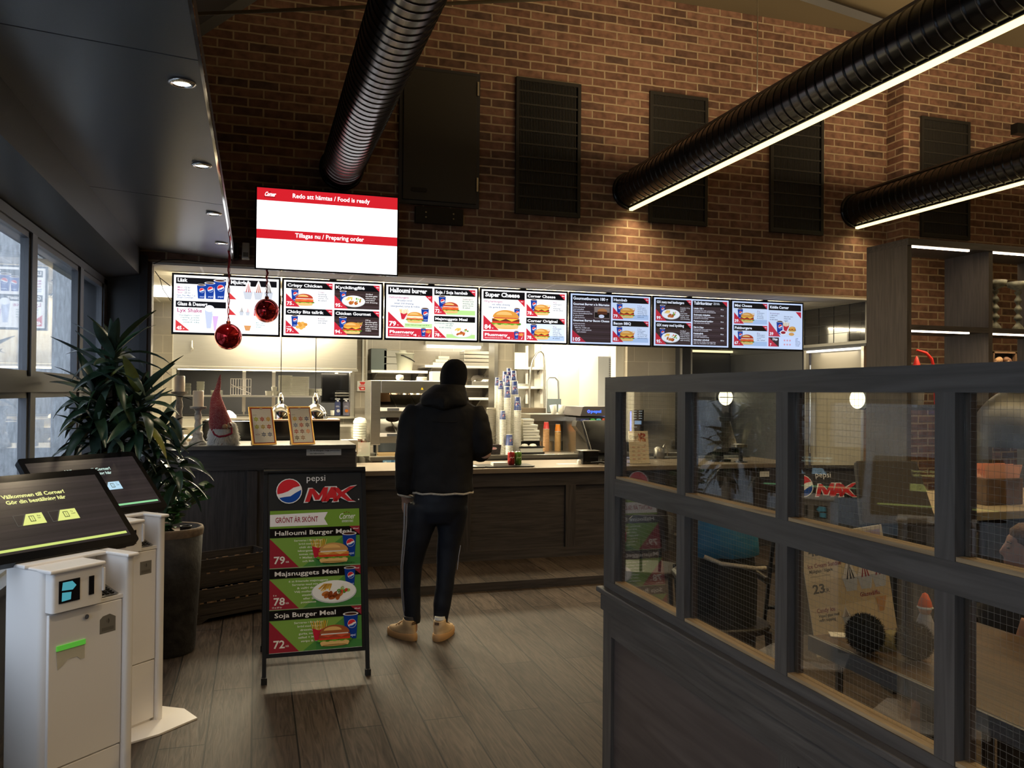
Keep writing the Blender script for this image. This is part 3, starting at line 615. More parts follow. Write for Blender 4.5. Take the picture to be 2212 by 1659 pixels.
def m1(A_, W, H):
    A_.rect(W*.02, H*.85, W*.49, H*.96, '#06070f', 1); A_.text('Läsk', W*.035, H*.885, .03, '#ffffff', 2, bold=.03)
    A_.rect(W*.02, H*.44, W*.49, H*.55, '#06070f', 1); A_.text('Glass & Dessert', W*.035, H*.47, .03, '#ffffff', 2, w=W*.28, bold=.03)
    A_.rect(W*.52, H*.85, W*.98, H*.96, '#06070f', 1); A_.text('Mjukglass', W*.535, H*.885, .03, '#ffffff', 2, w=W*.19, bold=.03)
    for k, (a, b) in enumerate((('Mini', '12 kr'), ('Mellan', '19 kr'), ('Stor', '25 kr'))): A_.text(a, W*.035, H*(.77-.045*k), .016, '#b45a90', 2); A_.text(b, W*.10, H*(.77-.045*k), .016, '#50607a', 2)
    A_.text('Pepsi, Pepsi Max, 7 up', W*.03, H*.635, .012, '#4a6a9a', 2, w=W*.17); A_.text('Zingo, Loranga', W*.03, H*.60, .012, '#4a6a9a', 2, w=W*.15)
    A_.cup(W*.255, H*.60, H*.24, 3); A_.cup(W*.335, H*.60, H*.28, 3); A_.cup(W*.43, H*.60, H*.33, 3)
    A_.text('Lyx Shake', W*.035, H*.355, .032, '#b03a78', 2, w=W*.23)
    for k, l in enumerate(('Vaniljglass med', 'maräng, grädde', 'eller choklad', 'med sås')): A_.text(l, W*(.05+.015*k), H*(.29-.04*k), .011, '#5a8a8a', 2, w=W*(.19-.015*k))
    A_.poly([(W*.02, H*.03), (W*.15, H*.03), (W*.02, H*.22)], '#d23a3e', 2); A_.text('45', W*.03, H*.05, .028, '#ffffff', 3, bold=.04); A_.text('kr', W*.09, H*.055, .01, '#ffffff', 3)
    A_.poly([(W*.31, H*.08), (W*.35, H*.08), (W*.37, H*.40), (W*.29, H*.40)], '#c3cdea', 3); A_.ell(W*.335, H*.43, W*.045, H*.06, '#f4f7ff', 4)
    A_.poly([(W*.38, H*.04), (W*.395, H*.04), (W*.42, H*.3), (W*.365, H*.3)], '#d9b4e4', 3); A_.ell(W*.40, H*.36, W*.04, H*.05, '#ffffff', 4)
    A_.sundae(W*.70, H*.62, H*.33, 3, '#c03a44'); A_.sundae(W*.80, H*.62, H*.33, 3, '#b4502c'); A_.sundae(W*.90, H*.62, H*.33, 3, '#20222a')
    A_.sundae(W*.64, H*.33, H*.16, 3, '#30343e'); A_.sundae(W*.70, H*.33, H*.15, 3, '#d88a9a'); A_.poly([(W*.68, H*.06), (W*.72, H*.06), (W*.735, H*.15), (W*.665, H*.15)], '#d89a60', 3)
    for (x, y) in ((.52, .61), (.52, .33), (.76, .33), (.52, .06)): A_.poly([(W*x, H*y), (W*(x+.07), H*y), (W*x, H*(y+.12))], '#d23a3e', 2)
    for k in range(3): A_.text(('glass i bägare', 'med topping', 'strössel')[k], W*.78, H*(.2-.04*k), .010, '#5a9a9a', 2)
S4 = lambda W, H: ((W*.02, H*.52, W*.49, H*.97), (W*.51, H*.52, W*.98, H*.97), (W*.02, H*.03, W*.49, H*.49), (W*.51, H*.03, W*.98, H*.49))
def m2(A_, W, H):
    c = S4(W, H)
    card(A_, *c[0], 'Crispy Chicken', '75', 'chicken', 'w', ('Crispy', 'kyckling', 'dressing,', 'tomat, lök', '& sallad'))
    card(A_, *c[1], 'Kycklingfilé', '95', 'plate', 'd', ('Grillad', 'kycklingfilé', 'med pommes', 'mixsallad', 'och dressing'))
    card(A_, *c[2], 'Chicky Bits tallrik', '79', 'nuggets', 'w', ('8 bitar', 'mixsallad', 'och dipp'), small='6 bitar'); card(A_, *c[3], 'Chicken Gourmet', '94', 'burger', 'd', ('150 g', 'kycklingfilé', 'Brioche bröd', 'med chilimajo', 'sallad, tomat,', 'rödlök'))
def big(A_, W, H, title, price, l1, ls, style='w'):
    x0, x1 = W*.02, W*.50; y0, y1 = H*.21, H*.97
    A_.rect(x0, y0, x1, y1, '#fbfbf8', 1); A_.rect(x0, H*.82, x1, y1, '#05060c', 2); A_.text(title, W*.04, H*.865, .04, '#ffffff', 3, w=W*.40, bold=.035)
    A_.poly([(x1-W*.08, H*.82), (x1, H*.82), (x1, H*.68)], '#c9283a', 3); A_.text('Meal', x1-W*.045, H*.78, .009, '#ffffff', 4)
    A_.text(l1, W*.03, H*.755, .018, '#b04a86', 2, w=W*.21)
    for k, l in enumerate(ls): A_.text(l, W*(.12-.035*k), H*(.70-.055*k), .016, '#3a5a8a', 2)
    A_.poly([(x0, y0), (x0+W*.18, y0), (x0, H*.50)], '#c9283a', 12); A_.text(price, x0+W*.012, H*.235, .040, '#ffffff', 13, w=W*.075, bold=.035); A_.text('kr', x0+W*.10, H*.24, .012, '#ffffff', 13)
def m3(A_, W, H):
    big(A_, W, H, 'Halloumi burger', '79', 'Halloumiburgare', ('Brooklyn bröd', 'sweet chili dressing', 'isbergssallad, tomat & rödlök'))
    A_.rect(W*.2, H*.21, W*.50, H*.29, '#c4e6a2', 2); A_.text('Endast Halloumi burger med 49 kr', W*.21, H*.25, .010, '#2a5a20', 3, w=W*.26)
    A_.burger(W*.31, H*.30, W*.19, 5, patty='#f0c890', mid='#ffffff', cheese='#f4e0b0'); A_.fries(W*.19, H*.36, H*.2, 4); A_.cup(W*.42, H*.33, H*.25, 4)
    plus(A_, W*.02, H*.03, W*.50, H*.19)
    card(A_, W*.52, H*.48, W*.98, H*.97, 'Soja / Soja hambab', '72', 'chicken', 'g', ('Sojaburgare', 'Brooklyn bröd', 'dressing, lök,', 'gurka, tomat', '& sallad'), small='Soja')
    card(A_, W*.52, H*.03, W*.98, H*.45, 'Majsnuggets Meal', '78', 'none', 'g', (), small='6 st', meal=False)
    A_.plate(W*.83, H*.15, W*.24, 8); A_.text('6 st friterade majsnuggets', W*.53, H*.30, .012, '#50708a', 4, w=W*.21); A_.text('mix sallad', W*.65, H*.26, .012, '#50708a', 4); A_.text('& valfri dressing.', W*.58, H*.22, .012, '#50708a', 4)
def m4(A_, W, H):
    big(A_, W, H, 'Super Cheese', '84', '150 g hamburgare', ('ost, sallad, dressing', 'lök, gurka & tomat'))
    A_.cup(W*.41, H*.45, H*.20, 3); A_.burger(W*.28, H*.24, W*.34, 5, mid='#c8483a'); plus(A_, W*.02, H*.03, W*.50, H*.19)
    card(A_, W*.52, H*.51, W*.98, H*.97, 'Corner Cheese', '78', 'burger', 'w', ('90 g', 'hamburgare', 'ost,', 'dressing,', 'lök & sallad'))
    card(A_, W*.52, H*.03, W*.98, H*.48, 'Corner Original', '78', 'burger', 'b', ('90 g', 'hamburgare', 'ost, vit', 'dressing,', 'senap, lök,', 'rostad, tomat', '& sallad'))
def m5(A_, W, H):
    A_.rect(W*.02, H*.03, W*.50, H*.97, '#3a2c2e', 1)
    for i in range(12): A_.rect(W*.02, H*(.04+.065*i), W*.50, H*(.055+.065*i), '#4a3a3e' if i % 2 else '#2c2022', 2)
    A_.rect(W*.02, H*.85, W*.50, H*.97, '#05060c', 3); A_.text('Gourmetburgers 180 g', W*.03, H*.88, .028, '#ffffff', 4, w=W*.43, bold=.03)
    A_.text('Gourmet Burger a la Béarnaise', W*.03, H*.775, .020, '#ffffff', 4, w=W*.45, bold=.03); A_.text('Gourmet Burger Bacon Cheese', W*.03, H*.445, .020, '#ffffff', 4, w=W*.45, bold=.03)
    for k, l in enumerate(('på Brioche bröd', 'med mixsallad,', 'Philadelphiabearnaise,', 'bacon, karamelliserad lök', '& champinjoner', '+ Läsk & pommes')): A_.text(l, W*.03, H*(.72-.042*k), .011, '#efe8ea', 4, w=W*.0095*len(l))
    for k, l in enumerate(('på Brioche bröd', 'med ost, bacon', 'BBQ-sås, rödlök och', 'tomat + Läsk, pommes', 'och coleslaw')): A_.text(l, W*(.03+.012*k), H*(.39-.042*k), .011, '#efe8ea', 4, w=W*.0095*len(l))
    A_.rect(W*.29, H*.52, W*.485, H*.75, '#8a7a72', 4); A_.rect(W*.295, H*.53, W*.48, H*.64, '#1a1414', 5); A_.ell(W*.39, H*.66, W*.06, H*.06, '#b47a4a', 6, 0, 180); A_.rect(W*.33, H*.60, W*.45, H*.66, '#5a3020', 6); A_.ell(W*.38, H*.56, W*.035, H*.035, '#d8dce8', 7)
    A_.poly([(W*.02, H*.03), (W*.19, H*.03), (W*.02, H*.27)], '#b8243a', 5); A_.text('105', W*.03, H*.05, .034, '#ffffff', 6, w=W*.09, bold=.03)
    card(A_, W*.52, H*.52, W*.98, H*.97, 'Hambab', '79', 'burger', 'b', ('112 g', 'hamburgare', 'med vitlöks-', 'dressing, chili-', 'dressing, lök,', 'tomat, sallad &', 'feferoni'), tw=W*.17)
    card(A_, W*.52, H*.05, W*.98, H*.49, 'Bacon BBQ', '82', 'burger', 'b', ('112 g', 'hamburgare', 'med BBQ-', 'sås, vit dressing', 'ost, bacon, lök,', 'sallad & tomat'), tw=W*.22)
def m6(A_, W, H):
    c = S4(W, H)
    card(A_, *c[0], 'GIX meny med hamburgare', '99', 'plate', 'd', ('Svenska 112 g', 'nötkött', '100 %', 'med salsa', 'bröd, vinter', 'sallad, ost', 'och dressing'), tw=W*.36)
    card(A_, *c[2], 'GIX meny med kyckling', '95', 'plate', 'd', ('Grillad', 'kycklingfilé', 'med mixsallad', 'chilibröd, fetaost', 'vitlöksdressing', 'valfri dressing'), tw=W*.36)
    A_.rect(W*.51, H*.03, W*.98, H*.97, '#3a2c2e', 1)
    for i in range(12): A_.rect(W*.51, H*(.04+.065*i), W*.98, H*(.055+.065*i), '#4a3a3e' if i % 2 else '#2c2022', 2)
    A_.rect(W*.51, H*.85, W*.98, H*.97, '#05060c', 3); A_.text('Tallriksrätter', W*.525, H*.89, .030, '#ffffff', 4, w=W*.25, bold=.03); A_.text('Välkommen', W*.79, H*.925, .010, '#ffffff', 4); A_.text('dagens tallrik', W*.79, H*.90, .010, '#ffffff', 4)
    A_.poly([(W*.91, H*.97), (W*.98, H*.97), (W*.98, H*.86)], '#c9283a', 4)
    items = (('Lövbit 150 g', 'med steak fries eller potatismos,', 'mixsallad & pommes el. bearnaisesås', '99 kr'), ('Smörstekt rödspätta', 'med steak fries eller potatismos,', 'mixsallad & remouladsås', '95 kr'), ('Pestomarinerad kyckling', 'med sallad, bröd, krämsås', '', '95 kr'), ('Fish & Chips', 'Panerad fisk med steak fries,', 'mixsallad & remouladsås', '82 kr'), ('Kebabtallrik', 'med pommes, mixsallad', 'och valfri kebabdressing', '95 kr'), ('Schweizer schnitzel', 'med ost och skinka, med steak fries', 'eller ris, mixsallad och valfri sås', '109 kr'))
    for k, (a, b, c_, d) in enumerate(items):
        y = .79-.132*k; A_.text(a, W*.525, H*y, .016, '#ffffff', 4, bold=.03); A_.text(b, W*.525, H*(y-.038), .0105, '#efe8ea', 4, w=W*.0085*len(b)); A_.text(d, W*.89, H*y, .012, '#ffffff', 4)
        if c_: A_.text(c_, W*.525, H*(y-.070), .0105, '#efe8ea', 4, w=W*.0085*len(c_))
def m7(A_, W, H):
    card(A_, W*.02, H*.52, W*.49, H*.97, 'Mini Cheese', '39', 'burger', 'b', ('45 g', 'hamburgare', 'med ost,', 'dressing,', '& ketchup'), tw=W*.24)
    card(A_, W*.02, H*.05, W*.49, H*.49, 'Fiskburgare', '67', 'chicken', 'b', ('80 g', 'fiskburgare', 'remouladsås', 'tomat,', 'lök, sallad'), tw=W*.24)
    A_.rect(W*.51, H*.27, W*.98, H*.97, '#dbe6f4', 1); A_.rect(W*.51, H*.84, W*.98, H*.97, '#05060c', 3); A_.text('Kiddie Corner', W*.53, H*.88, .028, '#ffffff', 4, w=W*.27, bold=.03)
    A_.poly([(W*.90, H*.82), (W*.98, H*.82), (W*.98, H*.68)], '#c9283a', 4)
    for k, l in enumerate(('45 g hamburgare', '+ valfri dryck', 'Pommes', '& valfri leksak')): A_.text(l, W*.53, H*(.76-.045*k), .012, '#7a4a80' if k == 0 else '#2a3450', 4)
    for k, l in enumerate(('Alternativ: korv,', 'Cheese eller', 'nuggets')): A_.text(l, W*.73, H*(.70-.045*k), .012, '#2a3450', 4)
    A_.cup(W*.67, H*.32, H*.28, 5); A_.fries(W*.76, H*.38, H*.22, 5); A_.burger(W*.85, H*.38, W*.11, 5); A_.ell(W*.72, H*.36, W*.05, H*.05, '#f6f2ee', 6); A_.ell(W*.72, H*.36, W*.035, H*.03, '#a02430', 7); A_.ell(W*.84, H*.33, W*.04, H*.035, '#e2a45a', 6)
    A_.poly([(W*.51, H*.27), (W*.68, H*.27), (W*.51, H*.60)], '#c9384a', 8); A_.text('39', W*.525, H*.295, .032, '#ffffff', 9, bold=.03)
    A_.rect(W*.51, H*.05, W*.66, H*.25, '#3a2c2e', 2); A_.poly([(W*.51, H*.05), (W*.65, H*.05), (W*.51, H*.25)], '#c9384a', 3); A_.text('Dipp', W*.57, H*.19, .022, '#ffffff', 4, bold=.03); A_.text('7', W*.53, H*.065, .026, '#ffffff', 4, bold=.03)
    for k in range(6): A_.text(('Vitlök', 'BBQ', 'Bearnaise', 'Sweet chili', 'Remoulad', 'Cheddar')[k], W*.90, H*(.23-.032*k), .010, '#3a4a6a', 4); A_.ell(W*(.74+.04*(k % 3)), H*(.10+.09*(k//3)), W*.012, H*.02, '#e8a8b0', 3)
menu(0, 'leftmost menu screen, showing drinks and ice cream behind two red baubles', m1)
menu(1, 'second menu screen from the left, with chicken meals', m2)
menu(2, 'menu screen headed Halloumi burger, right of the chicken one', m3)
menu(3, 'menu screen headed Super Cheese, in the middle above the cup stacks', m4)
menu(4, 'menu screen headed Gourmetburgers 180 g on dark wood', m5, 'scr_b', '#dfeaff')
menu(5, 'menu screen with two plates and a text list of dishes on dark wood', m6, 'scr_b', '#dfeaff')
menu(6, 'last lit menu screen, headed Mini Cheese and Kiddie Corner', m7, 'scr_b', '#dfeaff')
# wired glass transom on the side wall right of the screens, mirror-like
t = thing('transom_window', 'dark wired glass transom reflecting the last menu screen', 'transom', (6.0, 7.06, 2.18))
MB().box((0, 0, 0), (.06, 1.0, .41)).build('pane', M['glass_wired'], t)
MB().box((-.012, -.02, -.03), (.06, 1.02, 0)).box((-.012, -.02, .40), (.06, 1.02, .425)).box((-.012, -.02, 0), (.06, 0, .40)).box((-.012, 1.0, 0), (.06, 1.02, .40)).build('frame', M['steel_dark'], t)
wg = MB()
for y in (.25, .5, .75): wg.box((-.004, y-.002, 0), (-.001, y+.002, .40))
for z in (.1, .2, .3): wg.box((-.004, 0, z-.002), (-.001, 1.0, z+.002))
wg.build('wire_grid', M['black'], t)
struct('wall_side_kitchen', MB().box((5.99, 7.05, 2.12), (6.1, 9.6, 2.15)).box((6.0, 8.1, 0), (6.1, 9.6, 2.6)).box((6.0, 7.0, 2.61), (6.1, 9.6, 2.7)), M['slate'])
struct('door_2', MB().box((6.06, 7.16, 0), (6.1, 8.02, 2.10)), mat('door_beige', (.33, .29, .22), .5))
MB().tube([(6.0, 7.95, .95), (6.0, 7.95, 1.95)], .012, 8).build('door_handle', M['chrome'], bpy.data.objects['door_2'])
struct('trim_door_frame', MB().box((5.99, 8.02, 0), (6.03, 8.06, 2.12)).box((5.99, 7.08, 0), (6.03, 7.12, 2.12)), M['steel'])
struct('trim_door_glow', MB().box((5.985, 7.13, 2.09), (6.01, 8.0, 2.112)), emis('door_strip', (1, .95, .82), 3))
area('door_lamp', (6.0, 7.55, 2.08), .6, 4, (1, .9, .7))
# hanging red baubles
for i, (px, py, Y, top, lb) in enumerate(((493, 727, 6.55, 562, 'red glass bauble hanging lower, on the left ribbon'), (576, 671, 6.885, 585, 'red glass bauble hanging higher, on the right ribbon under the queue screen'))):
    c = aty(px, py, Y); r_ = 28.5/1787*6.2 if i == 0 else 27/1787*6.35
    t = thing('bauble', lb, 'bauble', c, 0, 'red hanging baubles')
    MB().ball((0, 0, 0), r_, 32, 20).build('ball', mat('bauble_red%d' % i, (.55, .012, .02), .09, metal=.85, coat=.6), t)
    MB().lathe([(.016, r_-.006), (.016, r_+.014), (.010, r_+.018), (0, r_+.018)], (0, 0, 0), 12).build('cap', mat('bauble_cap%d' % i, (.5, .1, .06), .25, metal=1), t)
    zt = (2.655 if i == 0 else 2.569)-c.z
    rb_ = MB(); K = 24; tw = [(math.cos(k*.9)*.006, math.sin(k*.9)*.006, r_+.016+(zt-r_-.016)*k/K) for k in range(K+1)]
    rb_.tube(tw, [.0035]*10+[.004+.0003*k for k in range(K+1-10)], 5); rb_.tube([(x*-1, -y, z) for x, y, z in tw], .003, 5)
    rb_.build('ribbon', mat('ribbon_red%d' % i, (.40, .02, .03), .6), t)
# loose cable under the soffit end
cb = MB().tube([aty(*p, 6.96) for p in ((332, 570), (350, 562), (385, 561), (420, 565), (455, 568), (485, 568), (500, 562), (507, 545))], .004, 6)
tag(cb.build('cable', M['black']), 'thin black cable sagging under the end of the soffit', 'cable')
cb2 = MB().tube([aty(*p, 7.4) for p in ((327, 575), (345, 600), (368, 618))], .004, 6).tube([aty(*p, 7.4) for p in ((345, 600), (352, 625), (369, 650))], .003, 6)
tag(cb2.build('cable', M['black']), 'black cable running to the left edge of the leftmost menu screen', 'cable')
# downlights
dl = []
for i, (px, py) in enumerate(DOWN):
    d = _ray(px, py)
    x = X1-.085; p = atx(px, py, x)
    z = Z0+(Z1-Z0)*(x-X0)/(X1-X0); p = EYE+d*((z-1.6)/d.z)
    t = thing('downlight', 'recessed soffit spotlight, %s' % ('the largest and nearest', 'second from the camera', 'third from the camera, small', 'farthest and smallest')[i], 'downlight', (p.x, p.y, z-.002), 0, 'recessed lights in the soffit')
    MB().lathe([(.030, -.001), (.046, -.001), (.046, -.006), (.030, -.010), (.030, -.001)], (0, 0, 0), 24).build('ring', M['chrome'], t)
    MB().lathe([(.0, -.004), (.029, -.004)], (0, 0, 0), 20).build('bulb', emis('spot_bulb%d' % i, (1, .9, .68), 30), t)
    spot('downlight_lamp', (p.x, p.y, z-.02), 20, (1, .80, .52), 90, radius=.03)

# the same row goes on over the camera, out of the frame
for i, y_ in enumerate((1.75, .75, -.25)):
    d_ = dup([o for o in COL.objects if o.name == 'downlight'][0], (X1-.085, y_, Z1+.006), None, 'recessed soffit spotlight above the camera, out of the picture', 'soffit lights over the camera')
    spot('downlight_lamp', (X1-.085, y_, Z1-.02), 24, (1, .80, .52), 110, radius=.03)
# ---------------------------------------------------------------- counters
CT = .912
t = thing('service_counter', 'long low serving counter with dark oak front panels and a grey-beige top', 'counter', (.80, 7.3, .07))
L_ = 5.3-.80
MB().box((0, .03, 0), (L_, .72, CT-.07-.045)).build('carcass', M['wood_dark_x'], t)
MB().box((-.0, -.04, CT-.07-.045), (L_+.05, .82, CT-.07)).build('worktop', M['laminate'], t, bevel=.004)
MB().box((0, 0, CT-.07-.17), (L_, .03, CT-.07-.05)).build('rail', M['wood_dark_x'], t); MB().box((0, 0, 0), (L_, .03, .09)).build('rail', M['wood_dark_x'], t)
for x in (0, .98, 2.0, 3.05, 4.05, L_-.1): MB().box((x, -.001, .09), (x+.1, .03, CT-.07-.17)).build('stile', M['wood_dark'], t)
# tall counter on the left
TX0, TX1, TY, TH = -.80, .80, 6.98, 1.165
t = thing('tall_counter', 'taller dark oak counter at the left carrying the gnome and two gold frames', 'counter', (TX0, TY, 0))
w = TX1-TX0
MB().box((0, .03, 0), (w, .55, TH-.0355)).build('carcass', M['wood_dark'], t)
MB().box((-.0, -.05, TH-.035), (w-.001, .60, TH)).build('top', mat('tall_top', (.095, .09, .088), .3), t, bevel=.004)
MB().box((0, 0, TH-.20), (w-.0, .03, TH-.036)).build('rail', M['wood_dark_x'], t); MB().box((0, 0, 0), (w, .03, .12)).build('rail', M['wood_dark_x'], t)
for x in (0, .74, w-.09): MB().box((x, -.001, .12), (x+.08, .03, TH-.21)).build('stile', M['wood_dark'], t)
MB().box((w, -.0, TH-.19), (w+.010, .25, TH-.06)).build('end_plate', M['steel'], t)
# allergy note stuck to the tall counter
a, b = aty(662, 969, TY), aty(737, 983, TY)
A_ = Art(b.x-a.x, a.z-b.z); A_.rect(0, 0, A_.w, A_.h, '#f2f2ee', 0)
A_.text('Är du allergisk? Fråga personalen', A_.w*.10, A_.h*.62, .0125, '#33353a', 1, w=A_.w*.86); A_.text('om information.', A_.w*.10, A_.h*.18, .0125, '#33353a', 1, w=A_.w*.42)
A_.mb.box((0, .0006, 0), (A_.w, .002, A_.h), col=hx('#f2f2ee'))
tag(A_.build('paper_note', M['print'], None, (a.x, TY-.0025, b.z)), 'white paper note about allergies stuck on the tall counter edge', 'note')

# ---- candles and candlesticks
def candlestick(px, pyb, pyt, pyc, wpx, label, clabel, Y=7.1, tone=(.30, .28, .25)):
    b = aty(px, pyb, Y); k = 1/1787*(b-EYE).dot(fw); zt = aty(px, pyt, Y).z; zc = aty(px, pyc, Y).z; hh = zt-TH; R_ = wpx*k/2
    pr = [(R_*1.0, 0), (R_*1.0, .02), (R_*.75, .04), (R_*.55, .07), (R_*.62, .09), (R_*.5, .11), (R_*.36, hh*.35), (R_*.42, hh*.5), (R_*.32, hh*.62), (R_*.44, hh*.72), (R_*.40, hh*.8), (R_*.30, hh*.86), (R_*.5, hh*.93), (R_*.92, hh-.016), (R_*.95, hh)]
    o = MB().lathe(pr, (0, 0, 0), 24).build('candlestick', mat('whitewashed_wood', tone, .8, noise=.4, nscale=30, bump=.5), None, (b.x, Y, TH)); tag(o, label, 'candlestick', 'whitewashed candlesticks')
    rc = R_*.62
    c = MB().lathe([(rc, 0), (rc, zc-zt-.004), (rc-.004, zc-zt), (.004, zc-zt-.004), (0, zc-zt-.004)], (0, 0, 0), 24).build('pillar_candle', mat('wax', (.62, .52, .40), .5, sss=.1), None, (b.x, Y, zt)); tag(c, clabel, 'candle', 'pillar candles')
    MB().cyl((0, 0, zc-zt-.004), (0, 0, zc-zt+.010), .0015, n=6).build('wick', M['black'], c)
candlestick(386, 960, 846, 812, 36, 'taller turned wooden candlestick, left one, half behind the plant', 'pillar candle on the taller left candlestick', Y=7.2, tone=(.20, .18, .16))
candlestick(427, 959, 878, 844, 36, 'shorter whitewashed candlestick next to the gnome', 'pillar candle on the shorter candlestick', Y=7.08, tone=(.36, .34, .31))

# ---- gnome
g0 = aty(482, 960, 7.05)
t = thing('gnome', 'knitted gnome doll with tall red pointed hat and white shaggy body', 'gnome', (g0.x, 7.05, TH))
K_ = 1/1787*(g0-EYE).dot(fw)
GZ = lambda y: (960-y)*K_; GX = lambda x: (x-482)*K_
mh = tiles('knit_red', (.40, .06, .07), (.52, .22, .20), (.20, .03, .04), .012, .009, .002, 'XZ', rough=.9, bump=.5, dirt=.2)
hat = MB()
hp = [(478, 925, 24), (476, 912, 24), (474, 900, 21), (471, 885, 17.5), (468.5, 870, 14), (467, 858, 11), (467, 848, 7.5), (470, 838, 5.5), (472, 826, 4.2), (473.5, 815, 2.6), (475, 808, .8)]
hat.loft([(GX(x), -.01, GZ(y), r_*K_, r_*K_*.85) for x, y, r_ in hp], 20); hat.build('hat', mh, t)
fur_m = mat('white_fur', (.82, .80, .76), .95, noise=.1, nscale=80)
body = MB().loft([(0, 0, 0, .102, .08), (0, 0, .06, .10, .08), (0, 0, .12, .088, .07), (0, 0, .18, .065, .055), (0, 0, .205, .03, .03)], 20)
rnd = random.Random(7)
for i in range(1300):
    a = rnd.random()*2*PI; z = .005+rnd.random()*.185; rr = .100-.26*max(0, z-.09)
    p = Vector((rr*math.cos(a), rr*.85*math.sin(a), z)); o_ = Vector((math.cos(a), math.sin(a)*.85, 0))
    d = o_*(.012+.02*rnd.random())+Vector((0, 0, -.025-.02*rnd.random()))+Vector((rnd.uniform(-.01, .01),)*3)
    q = p+d; q.z = max(q.z, .001); s_ = o_.cross(Vector((0, 0, 1)))*.004
    body.add([p-s_, p+s_, (p+q)/2+o_*.006+s_*.6, q], [(0, 1, 2), (0, 2, 3)], 0, True)
body.build('furry_body', fur_m, t)
MB().ball((GX(486), -.088, GZ(919)), .019, 16, 10, sx=1.1).build('nose', mat('doll_nose', (.45, .27, .14), .8), t)
sc_ = MB().tube([(GX(459), -.055, GZ(925)), (GX(465), -.085, GZ(936)), (GX(474), -.098, GZ(941))], .007, 8).tube([(GX(474), -.098, GZ(941)), (GX(488), -.10, GZ(939)), (GX(500), -.085, GZ(934))], .008, 8).tube([(GX(500), -.085, GZ(934)), (GX(499), -.06, GZ(922))], .007, 8)
sc_.build('scarf', mat('scarf_red', (.28, .02, .04), .9), t)
MB().ball((GX(478), -.07, .012), .013, 12, 8, sx=1.6).build('foot', mh, t)

# ---- two framed flavour charts
def chart(px, pyt, pyb, cols, label, seed, pale):
    b = aty(px, pyb, 7.02); k = (b-EYE).dot(fw)/1787; w, h = 54*k, (pyb-pyt)*k*1.06
    t = thing('picture_frame', label, 'framed chart', (b.x, 7.03, TH), R(22), 'gold framed charts on the tall counter')
    tl = R(-18)
    f = MB()
    for a_, b_ in (((0, 0), (w, .011)), ((0, h-.011), (w, h)), ((0, .011), (.011, h-.011)), ((w-.011, .011), (w, h-.011))): f.box((a_[0]-w/2, 0, a_[1]), (b_[0]-w/2, .014, b_[1]))
    f.build('frame', mat('gold_frame%d' % seed, (.80, .50, .14), .3, metal=.75), t, (0, 0, 0), (tl, 0, 0), bevel=.002)
    A_ = Art(w-.02, h-.02, .0003); W, H = A_.w, A_.h; A_.rect(0, 0, W, H, '#9a2a24', 0); A_.rect(W*.05, H*.03, W*.95, H*.97, '#ece6d8' if pale else '#dedad0', 1)
    A_.ell(W*.5, H*.965, W*.08, H*.025, '#c8b0a4', 2); A_.rect(W*.09, H*.79, W*.26, H*.80, '#8a8478', 2)
    q = 0
    for r_, row in enumerate(cols):
        for c_, cc in enumerate(row):
            cx_ = W*(.22+.28*c_); cy_ = H*(.68-(.215 if len(cols) == 3 else .175)*r_); P = []
            for a_ in range(12):
                rr = W*(.135 if a_ % 2 == 0 else .07); P.append((cx_+rr*math.cos(R(90+a_*30)), cy_+rr*.95*math.sin(R(90+a_*30))))
            if len(cols) == 3 and r_ == 2 and c_ == 0: A_.ell(cx_, cy_, W*.10, H*.018, '#8a2a30', 2); A_.ell(cx_, cy_, W*.085, H*.012, '#d8d4cc', 3)
            else: A_.poly(P, cc, 2); A_.rect(cx_-W*.06, cy_-H*.004, cx_+W*.06, cy_+H*.005, '#efe8dc', 3)
    A_.mb.v = [(x-w/2+.01, y-.001, z+.01) for x, y, z in A_.mb.v]
    A_.build('chart', M['print_gloss'], t, (0, 0, 0), (tl, 0, 0))
    MB().prism([(.01, 0), (.075, 0), (.015, h*.35)], -w/2+.01, -w/2+.014, 'X').box((-w/2+.01, .012, 0), (w/2-.01, .016, h*.8)).build('easel_back', mat('card_brown%d' % seed, (.22, .16, .11), .8), t, (0, .002, 0), (tl, 0, 0))
    return t
chart(572.5, 877, 958, [['#a8b84a', '#b05a54', '#c8a040'], ['#b0b040', '#a8924a', '#b04a40'], ['#999999', '#6a7286', '#666f8c']], 'left gold framed chart of coloured stars, nearer the gnome', 11, False)
chart(656.5, 878, 959, [['#c8a23c', '#b45a54', '#2c4a80'], ['#6a7a96', '#b42c2c', '#4a4858'], ['#a83a34', '#7a3038', '#d8804a'], ['#5a4a34', '#8a5a44']], 'right gold framed chart with four rows of coloured stars and a paper corner', 12, False)

